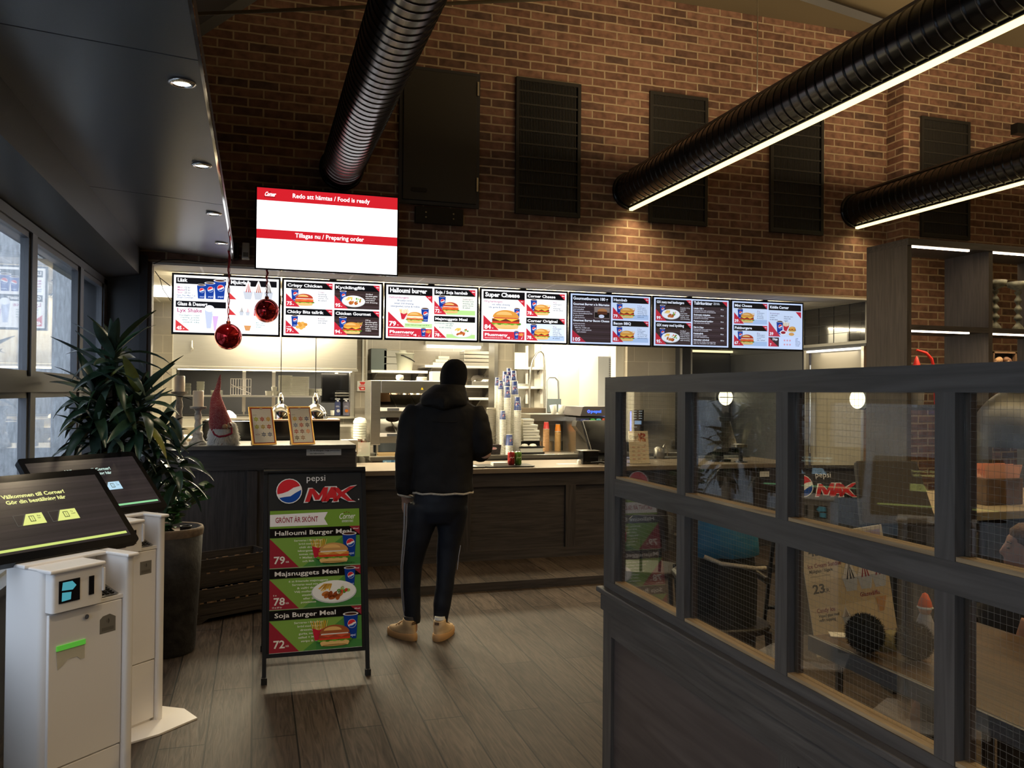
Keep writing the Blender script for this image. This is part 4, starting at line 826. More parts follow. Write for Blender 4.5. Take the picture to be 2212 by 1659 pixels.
# ---- tray and cans on the low counter
def can(px, py, c1, c2, label, t1):
    b = aty(px, py, 7.5); t = thing('drink_can', label, 'drink can', (b.x, 7.5, CT+.012), 0)
    r_, h = .0335, .122
    m = mat('can_paint_'+t1, c1, .3, metal=.5, noise=.5, nscale=30)
    MB().lathe([(r_*.78, 0), (r_, .008), (r_, h-.012), (r_*.82, h)], (0, 0, 0), 24).build('can_body', m, t)
    MB().lathe([(r_*.84, h-.002), (r_*.84, h+.002), (r_*.76, h-.003), (0, h-.003)], (0, 0, 0), 24).build('can_lid', M['chrome'], t)
    MB().box((-.008, -.012, h-.002), (.008, .006, h)).build('pull_tab', M['chrome'], t)
    A_ = Art(.05, .1); A_.poly([(0, .004), (.012, .014), (.024, .006), (.036, .016), (.046, .008), (.046, .002), (.034, .009), (.024, 0), (.012, .008), (0, -.002)], '#f0dcd8' if t1 == 'red' else '#e4ecc8', 0)
    vs = [(math.sin((x-.023)/r_)*(r_+.0006), -math.cos((x-.023)/r_)*(r_+.0006), z+.062) for x, y, z in A_.mb.v]; A_.mb.v = vs; A_.build('mark', M['print'], t)
can(1104, 1003, (.42, .035, .035), None, 'red drink can standing on the tray', 'red')
can(1119, 1003, (.16, .32, .06), None, 'green drink can standing right of the red can on the tray', 'green')
def tray(x0, x1, label):
    o = MB().rbox((x0, 7.34, 0), (x1, 7.62, .006), .03).build('serving_tray', M['black'], None, (0, 0, CT)); MB().rbox((x0-.01, 7.33, .006), (x1+.01, 7.63, .012), .035).build('rim', M['black'], o); tag(o, label, 'tray', 'black serving trays'); return o
tray(2.04, 2.50, 'black serving tray under the red and green cans')
tray(1.56, 2.02, 'black serving tray half hidden behind the customer, left of the cans')
o = MB().box((-.07, -.05, 0), (.07, .05, .028)).build('paper_tray', M['white_plastic'], None, (2.19, 7.46, CT+.012)); tag(o, 'white paper food tray left of the red can', 'paper tray')
o = MB().box((-.1, -.07, 0), (.1, .07, .001)).build('paper_napkin', M['paper'], None, (1.86, 7.45, CT+.012)); tag(o, 'crumpled white napkin on the left tray', 'napkin')
# napkin dispenser, salt, mat and till at the right end
b = aty(1268, 998, 7.62)
t = thing('napkin_dispenser', 'black box napkin dispenser on the counter left of the till', 'dispenser', (b.x, 7.6, CT))
MB().rbox((-.075, -.06, 0), (.09, .08, .125), .006).build('box_body', M['gloss_black'], t); MB().box((-.09, -.07, .125), (.105, .09, .132)).build('box_lid', M['steel_dark'], t)
b = aty(1247, 996, 7.6); o = MB().lathe([(.020, 0), (.021, .03), (.016, .045), (0, .048)], (0, 0, 0), 16).build('salt_pot', M['white_plastic'], None, (b.x, 7.55, CT)); tag(o, 'small white pot beside the black napkin dispenser', 'pot')
o = MB().box((-.10, -.04, 0), (.10, .04, .0015)).build('receipt_paper', M['paper'], None, (aty(1225, 996, 7.6).x, 7.6, CT)); tag(o, 'white slip of paper lying on the counter', 'paper slip')
o = MB()
rnd = random.Random(3)
for k in range(5): o.tube([(rnd.uniform(-.08, .14), rnd.uniform(-.06, .06), .012+.01*k), (rnd.uniform(-.08, .14), rnd.uniform(-.06, .06), .02+.01*k), (rnd.uniform(-.08, .16), rnd.uniform(-.06, .06), .012)], .009, 8)
o = o.build('cable_bundle', M['gloss_black'], None, (aty(1292, 1000, 7.5).x, 7.45, CT)); tag(o, 'shiny black coiled cables lying in front of the till', 'cable bundle')
def till(px, Y, label, flip=False, sc=1.0):
    b = aty(px, 1000, Y); t = thing('till', label, 'till', (b.x, Y, CT), R(12 if not flip else -8), 'tills on the counter')
    MB().rbox((-.10, -.10, 0), (.10, .12, .025), .02).build('stand_base', M['black'], t)
    MB().prism([(-.02, .02), (.05, .02), (.10, .24), (.04, .24)], -.05, .05, 'X').build('stand_neck', M['black'], t)
    s = MB().add([(-.19, -.10, .10), (.19, -.10, .10), (.17, .10, .42), (-.17, .10, .42), (-.19, -.06, .08), (.19, -.06, .08), (.17, .14, .40), (-.17, .14, .40)], [(0, 1, 2, 3), (7, 6, 5, 4), (0, 4, 5, 1), (1, 5, 6, 2), (2, 6, 7, 3), (3, 7, 4, 0)])
    s.build('till_display', M['gloss_black'], t, bevel=.005)
till(1300, 7.78, 'black till screen leaning by the partition end, right of the napkin dispenser')
till(1552, 7.62, 'black till seen through the partition glass on the counter', True)
# ---------------------------------------------------------------- kitchen
def P(px, py, Y): return aty(px, py, Y)
# extractor hood over the pass
h0, h1 = P(372, 790, 9.55), P(771, 797, 9.55)
t = thing('extractor_hood', 'long brushed steel extractor hood above the pass window', 'hood', (h0.x, 9.55, h0.z-.005))
w = h1.x-h0.x
MB().box((0, 0, 0), (w, .44, .70)).build('hood_body', M['steel'], t, bevel=.006)
MB().box((-.01, -.012, -.025), (w+.01, .44, 0)).build('hood_lip', M['steel'], t)
MB().box((.05, .05, -.034), (w-.05, .12, -.026)).build('hood_strip_light', emis('hood_glow', (1, .88, .62), 6), t)
a = P(414, 735, 9.5); o = MB().tube([(0, 0, .12), (0, 0, .05), (.012, 0, .03), (-.008, 0, .01)], .008, 8).build('hanging_hook', M['steel_dark'], None, (a.x, 9.53, a.z-.12)); tag(o, 'small hook hanging in front of the steel hood', 'hook')
o = MB().box((-.9, 9.0, 0), (-.35, 9.5, .05)).build('ceiling_fixture', M['white_glow'], None, (-.3, -.6, 2.53)); tag(o, 'glaring kitchen ceiling light panel at the far left', 'ceiling light', 'kitchen ceiling lights')
for i, (kx, ky) in enumerate(((.2, 8.4), (1.9, 8.4), (3.6, 8.4), (.3, 9.9), (2.1, 10.6), (3.9, 10.6))):
    t = thing('ceiling_light', 'square kitchen ceiling light panel behind the menu screens', 'ceiling light', (kx, ky, 2.585), 0, 'square kitchen ceiling lights')
    MB().box((-.58, -.30, -.012), (.58, .30, 0)).build('frame', M['white_plastic'], t); MB().box((-.55, -.275, -.015), (.55, .275, -.012)).build('diffuser', M['panel_light'], t)
a, b = P(1020, 745, 11.6), P(1075, 745, 11.6)
t = thing('strip_light', 'bright strip light high on the storage wall behind the screens', 'strip light', ((P(928, 748, 11.6).x), 11.948, 2.30)); w = P(1052, 748, 11.9).x-P(928, 748, 11.9).x
MB().box((0, -.05, 0), (w, .05, .06)).build('tube_body', M['white_plastic'], t); MB().cyl((.03, -.02, -.02), (w-.03, -.02, -.02), .02, n=12).build('tube_lamp', emis('tube_glow', (1, .95, .8), 7), t)
# pass shelf and what stands on it
SY = 10.32
s0, s1 = P(372, 851, SY), P(690, 857, SY); SZ = (s0.z+s1.z)/2
t = thing('pass_shelf', 'white wire shelf inside the pass window', 'shelf', (-.88, SY-.02, SZ)); w = s1.x+.88
MB().box((0, 0, -.02), (w, .26, 0)).build('shelf_board', M['white_metal'], t)
for px in (383, 527, 591):
    x = P(px, 850, SY+.24).x+.88; MB().box((x-.02, .24, -.20), (x+.02, .27, .32)).box((x-.01, .245, 1.311-SZ), (x+.01, .265, -.20)).build('wall_rail', M['steel'], t)
def kpos(px, Y=SY+.1): return P(px, 850, Y).x
def stack(name, x, y, z, n, rad, dh, m, label, cat, group=None, r2=None, sides=24, lip=True):
    t = None
    for k in range(n):
        mb = MB().lathe([(rad*.75, 0), (r2 or rad, dh*1.6), (rad*1.04, dh*1.6+.002), (rad*.72, .004), (0, .004)] if lip else [(rad*.9, 0), (rad, dh), (rad*.86, dh), (rad*.8, .004), (0, .004)], (0, 0, 0), sides)
        o = mb.build(name, m, None, (x, y, z+k*dh)); tag(o, label, cat, group)
def boxob(name, m, c, s, label, cat, group=None, bevel=.004):
    o = MB().box((-s[0]/2, -s[1]/2, 0), (s[0]/2, s[1]/2, s[2])).build(name, m, None, c, bevel=bevel); tag(o, label, cat, group); return o
m_foil = mat('foam_white', (.85, .83, .74), .6)
tubc = mat('clear_tub', (.75, .76, .66), .25, alpha=.55)
for k in range(4): boxob('plastic_tub', tubc, (kpos(402), SY+.1, SZ+.035*k), (.10, .10, .033), 'clear plastic tub in the low stack at the left end of the pass shelf', 'tub', 'low stack of clear tubs')
for k in range(3):
    o = MB().lathe([(.045, 0), (.058, .09), (.06, .09), (.046, .003), (0, .003)], (0, 0, 0), 4, smooth=False).build('plastic_tub', tubc, None, (kpos(433), SY+.1, SZ+.034*k+.002), (0, 0, R(45))); tag(o, 'clear square tub in the tall nested stack behind the candles', 'tub', 'nested stack of clear tubs')
for k in range(5): 
    o = MB().lathe([(.05, 0), (.075, .012), (.07, .012), (.048, .003), (0, .003)], (0, 0, 0), 20).build('plastic_plate', tubc, None, (kpos(468), SY+.1, SZ+.011*k)); tag(o, 'clear plastic plate in the low pile behind the gnome hat', 'plate', 'pile of clear plastic plates')
# wire basket
bx = kpos(520); t = thing('wire_basket', 'white wire basket standing on the pass shelf', 'basket', (bx, SY+.1, SZ))
wb = MB(); W2, D2, H2 = .115, .06, .20
for z in (0.004, .1, .197): wb.tube([(-W2, -D2, z), (W2, -D2, z), (W2, D2, z), (-W2, D2, z), (-W2, -D2, z)], .004, 5, smooth=False)
for i in range(9):
    x = -W2+i*2*W2/8
    for y in (-D2, D2): wb.cyl((x, y, 0), (x, y, .2), .0025, n=5)
wb.cyl((-W2, -D2, .13), (W2, -D2, .02), .005, n=5).build('wires', M['white_metal'], t)
for px, dz in ((579, 0), (583, .0), (596, 0), (592, .05)): 
    o = MB().lathe([(.028, 0), (.034, .055), (.03, .055), (.026, .004), (0, .004)], (0, 0, 0), 16).build('paper_cup', m_foil, None, (kpos(px), SY+.1, SZ+dz)); tag(o, 'small white sauce cup beside the foam box stack on the pass shelf', 'cup', 'small sauce cups on the pass shelf')
def lidbox(x, y, z, w, d, h, label, group):
    t = thing('foam_box', label, 'foam box', (x, y, z), 0, group)
    MB().box((-w/2, -d/2, 0), (w/2, d/2, h*.5)).build('box_base', m_foil, t, bevel=.004); MB().box((-w/2-.004, -d/2-.004, h*.5), (w/2+.004, d/2+.004, h*.95)).build('lid', m_foil, t, bevel=.004); return t
fb = None
for k in range(14):
    z = SZ+.0175*k; fb = lidbox(kpos(616), SY+.1, z, .15, .18, .017, 'white foam lid in the bright thick stack left on the pass shelf', 'left stack of foam boxes') if fb is None else dup(fb, (kpos(616), SY+.1, z))
fb = None
for k in range(16):
    z = SZ+.0145*k; fb = lidbox(kpos(646), SY+.1, z, .22, .18, .014, 'flat white foam tray in the wide ribbed stack on the pass shelf', 'wide stack of foam trays') if fb is None else dup(fb, (kpos(646), SY+.1, z))
for k in range(8):
    o = MB().lathe([(.06, 0), (.092, .008), (.088, .010), (.058, .004), (0, .004)], (0, 0, 0), 24).build('plate', m_foil, None, (kpos(679), SY+.1, SZ+.0105*k)); tag(o, 'white plate in the pile at the right end of the pass shelf', 'plate', 'pile of white plates')
o = MB().lathe([(.016, 0), (.02, .03), (.02, .10), (.012, .125), (0, .125)], (0, 0, 0), 14).build('pepper_mill', M['black'], None, (kpos(662), SY+.05, SZ)); tag(o, 'dark round-topped grinder between the foam trays and the plates', 'grinder')
# equipment inside the pass
a, b = P(694, 807, 10.6), P(760, 870, 10.6)
t = thing('kitchen_monitor', 'black order monitor hung inside the pass window', 'monitor', (a.x, 10.6, b.z)); w, h = b.x-a.x, a.z-b.z
MB().box((w/2-.02, .04, h*.3), (w/2+.02, .07, 2.584-b.z)).build('ceiling_pole', M['steel_dark'], t); MB().box((0, 0, 0), (w, .04, h)).build('housing', M['black'], t, bevel=.004); MB().box((.015, -.002, .02), (w-.015, 0, h-.02)).build('panel', M['gloss_black'], t)
a = P(742, 885, 10.35)
t = thing('coffee_grinder', 'black machine with chrome knobs in front of the kitchen monitor', 'machine', (a.x, 10.42, 1.311))
MB().box((-.09, 0, 0), (.12, .16, .30)).build('machine_body', M['gloss_black'], t, bevel=.01)
for z in (.24, .27): MB().cyl((-.10, -.02, z), (.12, -.02, z), .010, n=10).build('rail', M['steel_dark'], t)
for i, (px, c, cl, lb) in enumerate(((729, (.06, .08, .22), (.9, .9, .88), 'dark blue carton with white top beside the orange one'), (747, (.25, .24, .33), (.85, .84, .8), 'carton with an orange printed on it, right of the blue one'))):
    x = P(px, 884, 10.25).x; t = thing('juice_carton', lb, 'carton', (x, 10.25, 1.315))
    MB().prism([(-.032, 0), (.032, 0), (.032, .155), (.004, .195), (-.004, .195), (-.032, .155)], -.032, .032, 'Y').build('carton_body', mat('carton%d' % i, c, .4, noise=.2, nscale=25), t)
    MB().box((-.03, -.006, .19), (.03, .006, .205)).cyl((.0, -.02, .165), (0, -.035, .18), .012, n=12).build('carton_top', mat('carton_top%d' % i, cl, .4), t)
    A_ = Art(.05, .1); A_.ell(.032, .05, .02, .02, '#f08a2c' if i else '#e8e8ec', 0); A_.rect(.004, .095, .046, .105, '#c8cce0', 0); A_.rect(.008, .11, .04, .115, '#c8cce0', 0); A_.build('carton_print', M['print'], t, (-.026, -.0335, .005))
x = P(718, 884, 10.2).x; o = MB().lathe([(.02, 0), (.025, .06), (.022, .06), (.018, .004), (0, .004)], (0, 0, 0), 16).build('paper_cup', m_foil, None, (x, 10.2, 1.315)); tag(o, 'small white cup left of the two juice cartons', 'cup')
o = MB().rbox((-.20, -.1, 0), (.2, .1, .01), .03).build('serving_tray', M['black'], None, (P(738, 890, 10.22).x, 10.24, 1.305)); tag(o, 'black tray under the juice cartons in the pass window', 'tray')
# prep line below the pass: stainless bench, food, dark warmer with pink edge
t = thing('prep_bench', 'stainless prep bench below the pass window', 'bench', (-.9, 9.2, 0))
MB().box((0, 0, 1.18), (2.0, .72, 1.22)).build('bench_top', M['steel'], t); MB().box((.02, .02, .0), (1.98, .7, 1.18)).build('bench_body', M['steel'], t)
for i in range(4): MB().box((.06+.48*i, .0, 1.02), (.5+.48*i, .02, 1.15)).build('drawer', M['steel'], t)
MB().box((.1, .3, 1.22), (1.0, .6, 1.30)).build('ingredient_rail', M['steel'], t)
cl_ = mat('white_cloth', (.88, .86, .80), .8)
for px, py, s_, lb in ((492, 872, .085, 'white domed heap of food wrap behind the gnome hat'), (456, 895, .09, 'white cloth bundle left of the gnome')):
    a = P(px, py, 9.35); o = MB().lathe([(s_, 0), (s_*.95, s_*.3), (s_*.5, s_*.75), (.01, s_*.95)], (0, 0, 0), 20).build('cloth_bundle', cl_, None, (a.x, 9.4 if py > 880 else 9.65, 1.225 if py > 880 else 1.305)); tag(o, lb, 'cloth bundle')
a = P(403, 935, 8.5); t = thing('salad_bowl', 'glass bowl of yellow food glowing behind the candlesticks', 'bowl', (a.x, 8.1, 1.0))
MB().lathe([(.05, 0), (.10, .05), (.12, .11), (.115, .11), (.095, .055), (.04, .008), (0, .008)], (0, 0, 0), 24).build('bowl_shell', mat('amber_bowl', (.75, .50, .12), .15, alpha=.8), t)
MB().ball((0, 0, .09), .09, 18, 10, sz=.9).build('food_heap', mat('yellow_food', (.80, .62, .22), .7, noise=.4, nscale=50), t)
MB().ball((.02, .0, .15), .08, 18, 10, sz=.6).build('wrap', cl_, t)
t = thing('side_bench', 'low bench behind the tall counter', 'bench', (-.78, 7.75, 0)); MB().box((0, 0, .95), (1.56, .7, 1.0)).build('bench_top', M['steel_dark'], t); MB().box((.02, .02, 0), (1.54, .68, .95)).build('bench_body', M['steel_dark'], t)
# black warmer behind the tall counter
a, b = P(437, 910, 7.95), P(734, 960, 7.95)
t = thing('food_warmer', 'long black food warmer with a pink top ledge behind the gold frames', 'warmer', (a.x, 7.95, 1.0)); w = b.x-a.x
MB().box((0, 0, 0), (w, .35, a.z-1.0)).build('warmer_body', M['gloss_black'], t, bevel=.004)
MB().box((w*.42, -.01, a.z-1.0), (w, .36, a.z-.985)).build('ledge', mat('pink_ledge', (.62, .42, .32), .5), t)
A_ = Art(.1, .02); A_.text('Granite', 0, 0, .014, '#4a5a52', 0, w=.085); A_.build('lettering', M['print_gloss'], t, (w*.22, -.001, .19))
# chrome heat lamps
for i, (px, lb) in enumerate(((606, 'left chrome dome heat lamp on a thin cord, half behind the gold frame'), (681, 'right chrome dome heat lamp on a thin cord'))):
    c = P(px, 905, 8.15); k = (c-EYE).dot(fw)/1787; t = thing('heat_lamp', lb, 'heat lamp', (c.x, 8.15, c.z), 0, 'chrome heat lamps over the warmer')
    MB().lathe([(26*k, 0), (26*k, 3*k), (24.5*k, 14*k), (19*k, 24*k), (9*k, 31*k), (6.5*k, 33*k)], (0, 0, 0), 32).build('dome', M['chrome'], t)
    MB().lathe([(6.5*k, 33*k), (6.5*k, 46*k), (5*k, 48*k), (3*k, 55*k), (1*k, 56*k)], (0, 0, 0), 20).build('socket', M['chrome'], t)
    MB().cyl((0, 0, 56*k), (0, 0, 2.585-c.z), .004, n=6).build('cord', M['black'], t)
    MB().ball((0, 0, 8*k), .03, 12, 8).build('bulb', M['lamp_glow'], t); bulb('heat_lamp_light', (c.x, 8.15, c.z+.0), 4, (1, .75, .4))
o = MB().ball((0, 0, 0), .075, 16, 10, sy=.25, sz=1.4).build('wooden_paddle', mat('paddle', (.62, .40, .18), .6), None, P(634, 870, 9.15)); o.location.z = 1.225+.105; tag(o, 'light wooden paddle standing behind the left heat lamp', 'paddle')
# red call-point plate with conduit
a, b = P(772, 823, A-.03), P(794, 845, A-.03)
t = thing('fire_sign', 'white and red fire alarm plate with a white conduit above it', 'alarm plate', (a.x, A-.03, b.z)); w, h = b.x-a.x, a.z-b.z
MB().box((0, 0, 0), (w, .03, h)).build('plate', M['white_plastic'], t)
MB().box((w*.45, .005, h), (w*.62, .03, 2.58-b.z)).build('conduit', M['white_plastic'], t)
A_ = Art(w, h); A_.poly([(w*.2, h*.92), (w*.8, h*.92), (w*.65, h*.65), (w*.35, h*.65)], '#d23a34', 0); A_.poly([(w*.1, h*.42), (w*.9, h*.42), (w*.75, h*.08), (w*.25, h*.08)], '#d23a34', 0); A_.ell(w*.5, h*.25, w*.16, h*.07, '#f0e6e0', 1); A_.rect(w*.15, h*.48, w*.85, h*.52, '#c83430', 0); A_.rect(w*.22, h*.55, w*.78, h*.59, '#c83430', 0); A_.build('plate_print', M['print'], t, (0, -.001, 0))
# ---- back counter
t = thing('back_counter', 'stainless back counter running behind the serving counter', 'counter', (1.18, 8.95, 0))
MB().box((0, 0, .86), (3.95, .64, .905)).build('worktop', M['steel'], t, bevel=.004); MB().box((.03, .03, .1), (3.9, .62, .86)).build('cabinet_body', M['steel_dark'], t)
for x, w, lb in ((.17, 1.65, None), (1.95, .60, None)):
    d = MB().box((x, .0, .15), (x+w, .03, .84)).build('dark_opening', M['gloss_black'], t)
for x0 in (2.62, 3.24): MB().box((x0, .0, .70), (x0+.6, .03, .84)).box((x0+.02, -.012, .78), (x0+.58, 0, .795)).build('drawer', M['steel'], t)
for px, pw in ((842, 30), (1096, 60)):
    a, b = P(px-pw/2, 993, 8.93), P(px+pw/2, 1002, 8.93); A_ = Art(b.x-a.x, .05); A_.rect(0, 0, A_.w, .05, '#8ab8e0', 0); A_.rect(A_.w*.6, 0, A_.w*.8, .05, '#4a78a8', 1); A_.ell(A_.w*.2, .025, .015, .015, '#d8ecfa', 1)
    A_.build('blue_label', M['print'], t, (a.x-1.18, -.023, b.z-.01))
MB().box((1.2, .61, .905), (3.95, .64, 1.02)).build('splashback', M['steel'], t)
BT = .905
# raised shelf along the tiled low wall to the right
struct('wall_low_tiled', MB().box((3.12, 9.62, 0), (4.5, 9.95, 1.269)), M['tile'])
a = P(1130, 893, 9.6)
t = thing('raised_ledge', 'steel ledge above the orange and red cup stacks', 'ledge', (3.16, 9.45, 1.30)); MB().box((0, 0, 0), (1.75, .55, .05)).box((0, -.0, -.03), (1.75, .02, 0)).build('board', M['steel'], t)
# heated display cabinet
a, b = P(801, 821, 9.05), P(1000, 968, 9.05)
HX = a.x; HZ = a.z; t = thing('heated_cabinet', 'stainless heated display cabinet with slanted bun shelves', 'cabinet', (HX, 9.05, BT)); h = HZ-BT; w = b.x-HX
[MB().box((xa, 0, .12), (xb, .5, h)).build('side_panel', M['steel'], t, bevel=.006) for xa, xb in ((0, .11), (w-.05, w))]
MB().box((.111, 0, h-.14), (w-.051, .5, h-.001)).build('top_hood', M['steel'], t, bevel=.006)
MB().box((.111, .46, .13), (w-.051, .49, h*.35)).build('back_panel', M['steel_dark'], t)
for z in (.26, .60-.06):
    MB().add([(.11, 0, z-.02), (w-.05, 0, z-.02), (w-.05, .45, z+.13), (.11, .45, z+.13), (.11, 0, z-.04), (w-.05, 0, z-.04), (w-.05, .45, z+.11), (.11, .45, z+.11)], [(0, 1, 2, 3), (7, 6, 5, 4), (0, 4, 5, 1), (1, 5, 6, 2), (2, 6, 7, 3), (3, 7, 4, 0)]).build('slanted_shelf', M['steel_dark'], t)
    MB().box((.11, -.01, z-.05), (w-.05, .0, z-.01)).build('label_rail', M['white_metal'], t)
    for x in (.18, .40, .62):
        if x < w-.2: MB().box((x, -.013, z-.045), (x+.13, -.01, z-.018)).build('price_label', M['slate'], t)
        if x < w-.2: MB().add([(x+.1, .0, z-.015), (x+.108, 0, z-.015), (x+.108, .45, z+.14), (x+.1, .45, z+.14), (x+.1, 0, z+.0), (x+.108, 0, z), (x+.108, .45, z+.155), (x+.1, .45, z+.155)], [(4, 5, 6, 7), (0, 1, 5, 4), (1, 2, 6, 5), (3, 0, 4, 7)]).build('divider', M['steel'], t)
    MB().box((.11, .0, z-.12), (w-.05, .02, z-.05)).build('heater_bar', M['steel'], t)
MB().tube([(.08, .03, 0), (.08, .03, .14)], .012, 8).tube([(w-.03, .03, 0), (w-.03, .03, .14)], .012, 8).build('leg', M['steel'], t)
A_ = Art(.03, .03); A_.poly([(0, 0), (.03, 0), (.015, .028)], '#e0c020', 0); A_.build('warning_triangle', M['print'], t, (P(909, 833, 9.05).x-HX, -.002, h-.10))
a = P(826, 876, 9.2); o = MB().prism([(-.07, 0), (.09, 0), (.075, .12), (-.02, .17), (-.075, .10)], -.02, .06, 'Y').build('paper_bag', mat('kraft_paper', (.48, .29, .13), .8, noise=.2, nscale=12), None, (a.x, 9.22, BT+.59)); tag(o, 'brown paper bag in the upper shelf of the heated cabinet', 'bag')
for px, py, zz, lb in ((850, 905, .36, 'dark wrapped parcel on the lower shelf of the heated cabinet'),):
    a = P(px, py, 9.25); o = MB().ball((0, 0, .035), .05, 16, 10, sx=1.6, sz=.7).build('wrapped_parcel', mat('dark_wrap', (.07, .04, .035), .6, noise=.5, nscale=20), None, (a.x, 9.3, BT+zz)); tag(o, lb, 'parcel')
o = MB().box((-.12, -.08, 0), (.12, .08, .012)).box((-.11, -.08, .012), (.12, .08, .024)).box((-.12, -.08, .024), (.11, .08, .034)).build('paper_bag', mat('kraft_flat', (.60, .42, .22), .8), None, (P(840, 970, 9.0).x, 9.12, BT)); tag(o, 'pile of flat kraft bags under the heated cabinet', 'bags')
# worker behind the cabinet: crown of the head bowed, mostly hidden
a = P(848, 868, 9.95); t = thing('person', 'kitchen worker behind the heated cabinet, head bowed, dark clothes', 'person', (a.x, 10.25, 0))
MB().loft([(0, 0, .0, .17, .11), (0, 0, .8, .17, .12), (0, 0, 1.1, .18, .12), (0, -.02, 1.3, .21, .12), (0, -.04, 1.38, .12, .10), (0, -.08, 1.42, .06, .06), (0, -.13, 1.46, .07, .08), (0, -.15, 1.52, .082, .098), (0, -.15, 1.58, .078, .09), (0, -.14, 1.63, .05, .06)], 24).build('body', mat('skin_worker', (.52, .30, .20), .6), t)
MB().loft([(0, 0, .75, .18, .13), (0, 0, 1.1, .19, .13), (0, -.02, 1.3, .22, .13), (0, -.04, 1.37, .14, .11)], 24).build('shirt', mat('dark_shirt', (.03, .035, .04), .8), t)
MB().loft([(0, -.12, 1.53, .088, .102), (0, -.14, 1.58, .084, .096), (0, -.14, 1.63, .058, .066), (0, -.14, 1.65, .02, .02)], 24).build('hair', mat('hair_worker', (.10, .06, .04), .7, bump=.6, bscale=120), t)
# clear domes and red packets between the tall counter and the cabinet
for k in range(7):
    a = P(777, 950, 8.9); o = MB().lathe([(.075, 0), (.072, .02), (.055, .05), (.01, .062)], (0, 0, 0), 20).build('plastic_dome', tubc, None, (P(776, 900, 9.2).x, 9.12, BT+.19+.028*k)); tag(o, 'clear dome lid in the stack above the box of red packets', 'lid', 'stack of clear dome lids')
a = P(776, 950, 9.2); t = thing('packet_box', 'clear box filled with red sauce packets beside the heated cabinet', 'box', (a.x, 9.12, BT))
MB().box((-.10, -.08, 0), (.10, -.076, .15)).box((-.10, .076, 0), (.10, .08, .15)).box((-.10, -.08, 0), (-.096, .08, .15)).box((.096, -.08, 0), (.10, .08, .15)).box((-.1, -.08, 0), (.1, .08, .004)).build('clear_walls', tubc, t)
pk = MB(); rnd = random.Random(9)
for k in range(70): x, y, z = rnd.uniform(-.075, .075), rnd.uniform(-.06, .06), rnd.uniform(.01, .15); a_ = rnd.random()*3; pk.add([(x-.02, y-.01*a_/3, z), (x+.02, y, z+.008), (x+.018, y+.012, z+.03), (x-.018, y+.01, z+.026)], [(0, 1, 2, 3)], k % 2)
tag(pk.build('packets', [mat('packet_red', (.55, .05, .04), .5), mat('packet_pale', (.75, .6, .5), .5)], t), kind='stuff')
o = boxob('napkin_stack', m_foil, (P(752, 930, 9.2).x, 9.15, 1.225), (.16, .12, .14), 'white napkin block right of the black food warmer', 'napkin block'); o.location = (P(752, 930, 8.2).x, 8.1, 1.0)
# ---- storage shelves on the far wall behind
def rack(px0, px1, py, Y, D, label, name='storage_shelf'):
    a, b = P(px0, py, Y), P(px1, py, Y); t = thing(name, label, 'shelf', (a.x, Y, a.z)); w = b.x-a.x
    MB().box((0, 0, -.035), (w, D, 0)).build('board', M['white_metal'], t)
    for x in (w*.12, w*.88): MB().add([(x-.01, D, -.035), (x+.01, D, -.035), (x+.01, .08, -.035), (x-.01, .08, -.035), (x-.01, D, -.20), (x+.01, D, -.20)], [(0, 1, 2, 3), (0, 4, 5, 1), (3, 2, 5, 4), (0, 3, 4), (1, 5, 2)]).build('bracket', M['steel_dark'], t)
    return a.x, a.z
x0, z1 = rack(802, 924, 799, 11.3, .699, 'left storage shelf with the pale bucket on it')
_, z2 = rack(918, 1074, 788, 11.45, .549, 'upper storage shelf behind the customer, with foil trays')
_, z3 = rack(1000, 1074, 832, 11.45, .549, 'storage shelf behind the customer with a chafing dish')
_, z4 = rack(800, 1074, 857, 11.45, .549, 'long low storage shelf with cans and pots behind the heated cabinet')
_, z5 = rack(1111, 1181, 792, 11.0, .4, 'upper scullery shelf right of the tiled pillar')
_, z6 = rack(1111, 1181, 834, 11.0, .4, 'lower scullery shelf right of the tiled pillar')
rk = MB()
for px in (1138, 1170): rk.cyl(P(px, 747, 11.1), P(px, 872, 11.1), .022, n=8)
tag(rk.build('shelf_posts', M['white_metal']), 'two white upright posts carrying the scullery shelves', 'post')
# bucket
a = P(873, 797, 11.5); k = (a-EYE).dot(fw)/1787; t = thing('bucket', 'pale grey plastic bucket with black handle on the left storage shelf', 'bucket', (a.x, 11.5, z1))
MB().lathe([(17*k, 0), (21*k, 36*k), (22*k, 36*k), (22*k, 38*k), (20*k, 38*k), (16*k, .02), (0, .02)], (0, 0, 0), 28).build('bucket_shell', mat('bucket_grey', (.55, .56, .47), .4), t)
MB().tube([(-22*k, -.0, 34*k), (-6*k, -22*k, 32*k), (8*k, -22*k, 26*k), (22*k, -3*k, 20*k)], .008, 6).build('handle', M['black'], t)
MB().lathe([(10*k, 38*k), (9*k, 44*k), (0, 45*k)], (-4*k, 0, 0), 16).build('film_wrap', tubc, t)
boxob('storage_crate', mat('crate_dark', (.05, .07, .07), .4), (P(815, 790, 11.6).x, 11.6, z1), (.22, .3, .30), 'dark green storage crate left of the pale bucket', 'crate')
for k in range(3): boxob('storage_bin', mat('bin_grey%d' % k, (.26, .26, .24), .5), (P(842, 790, 11.6).x, 11.6, z1+.095*k), (.21, .3, .09), 'grey storage bin in the stack beside the pale bucket', 'bin', 'stacked grey bins')
a = P(1035, 786, 11.6)
for k in range(4): boxob('foil_tray', M['steel'], (P(1030, 786, 11.6).x, 11.65, z2+.055*k), (.42, .3, .05), 'steel container in the stack on the upper storage shelf', 'steel container', 'steel containers on the upper shelf')
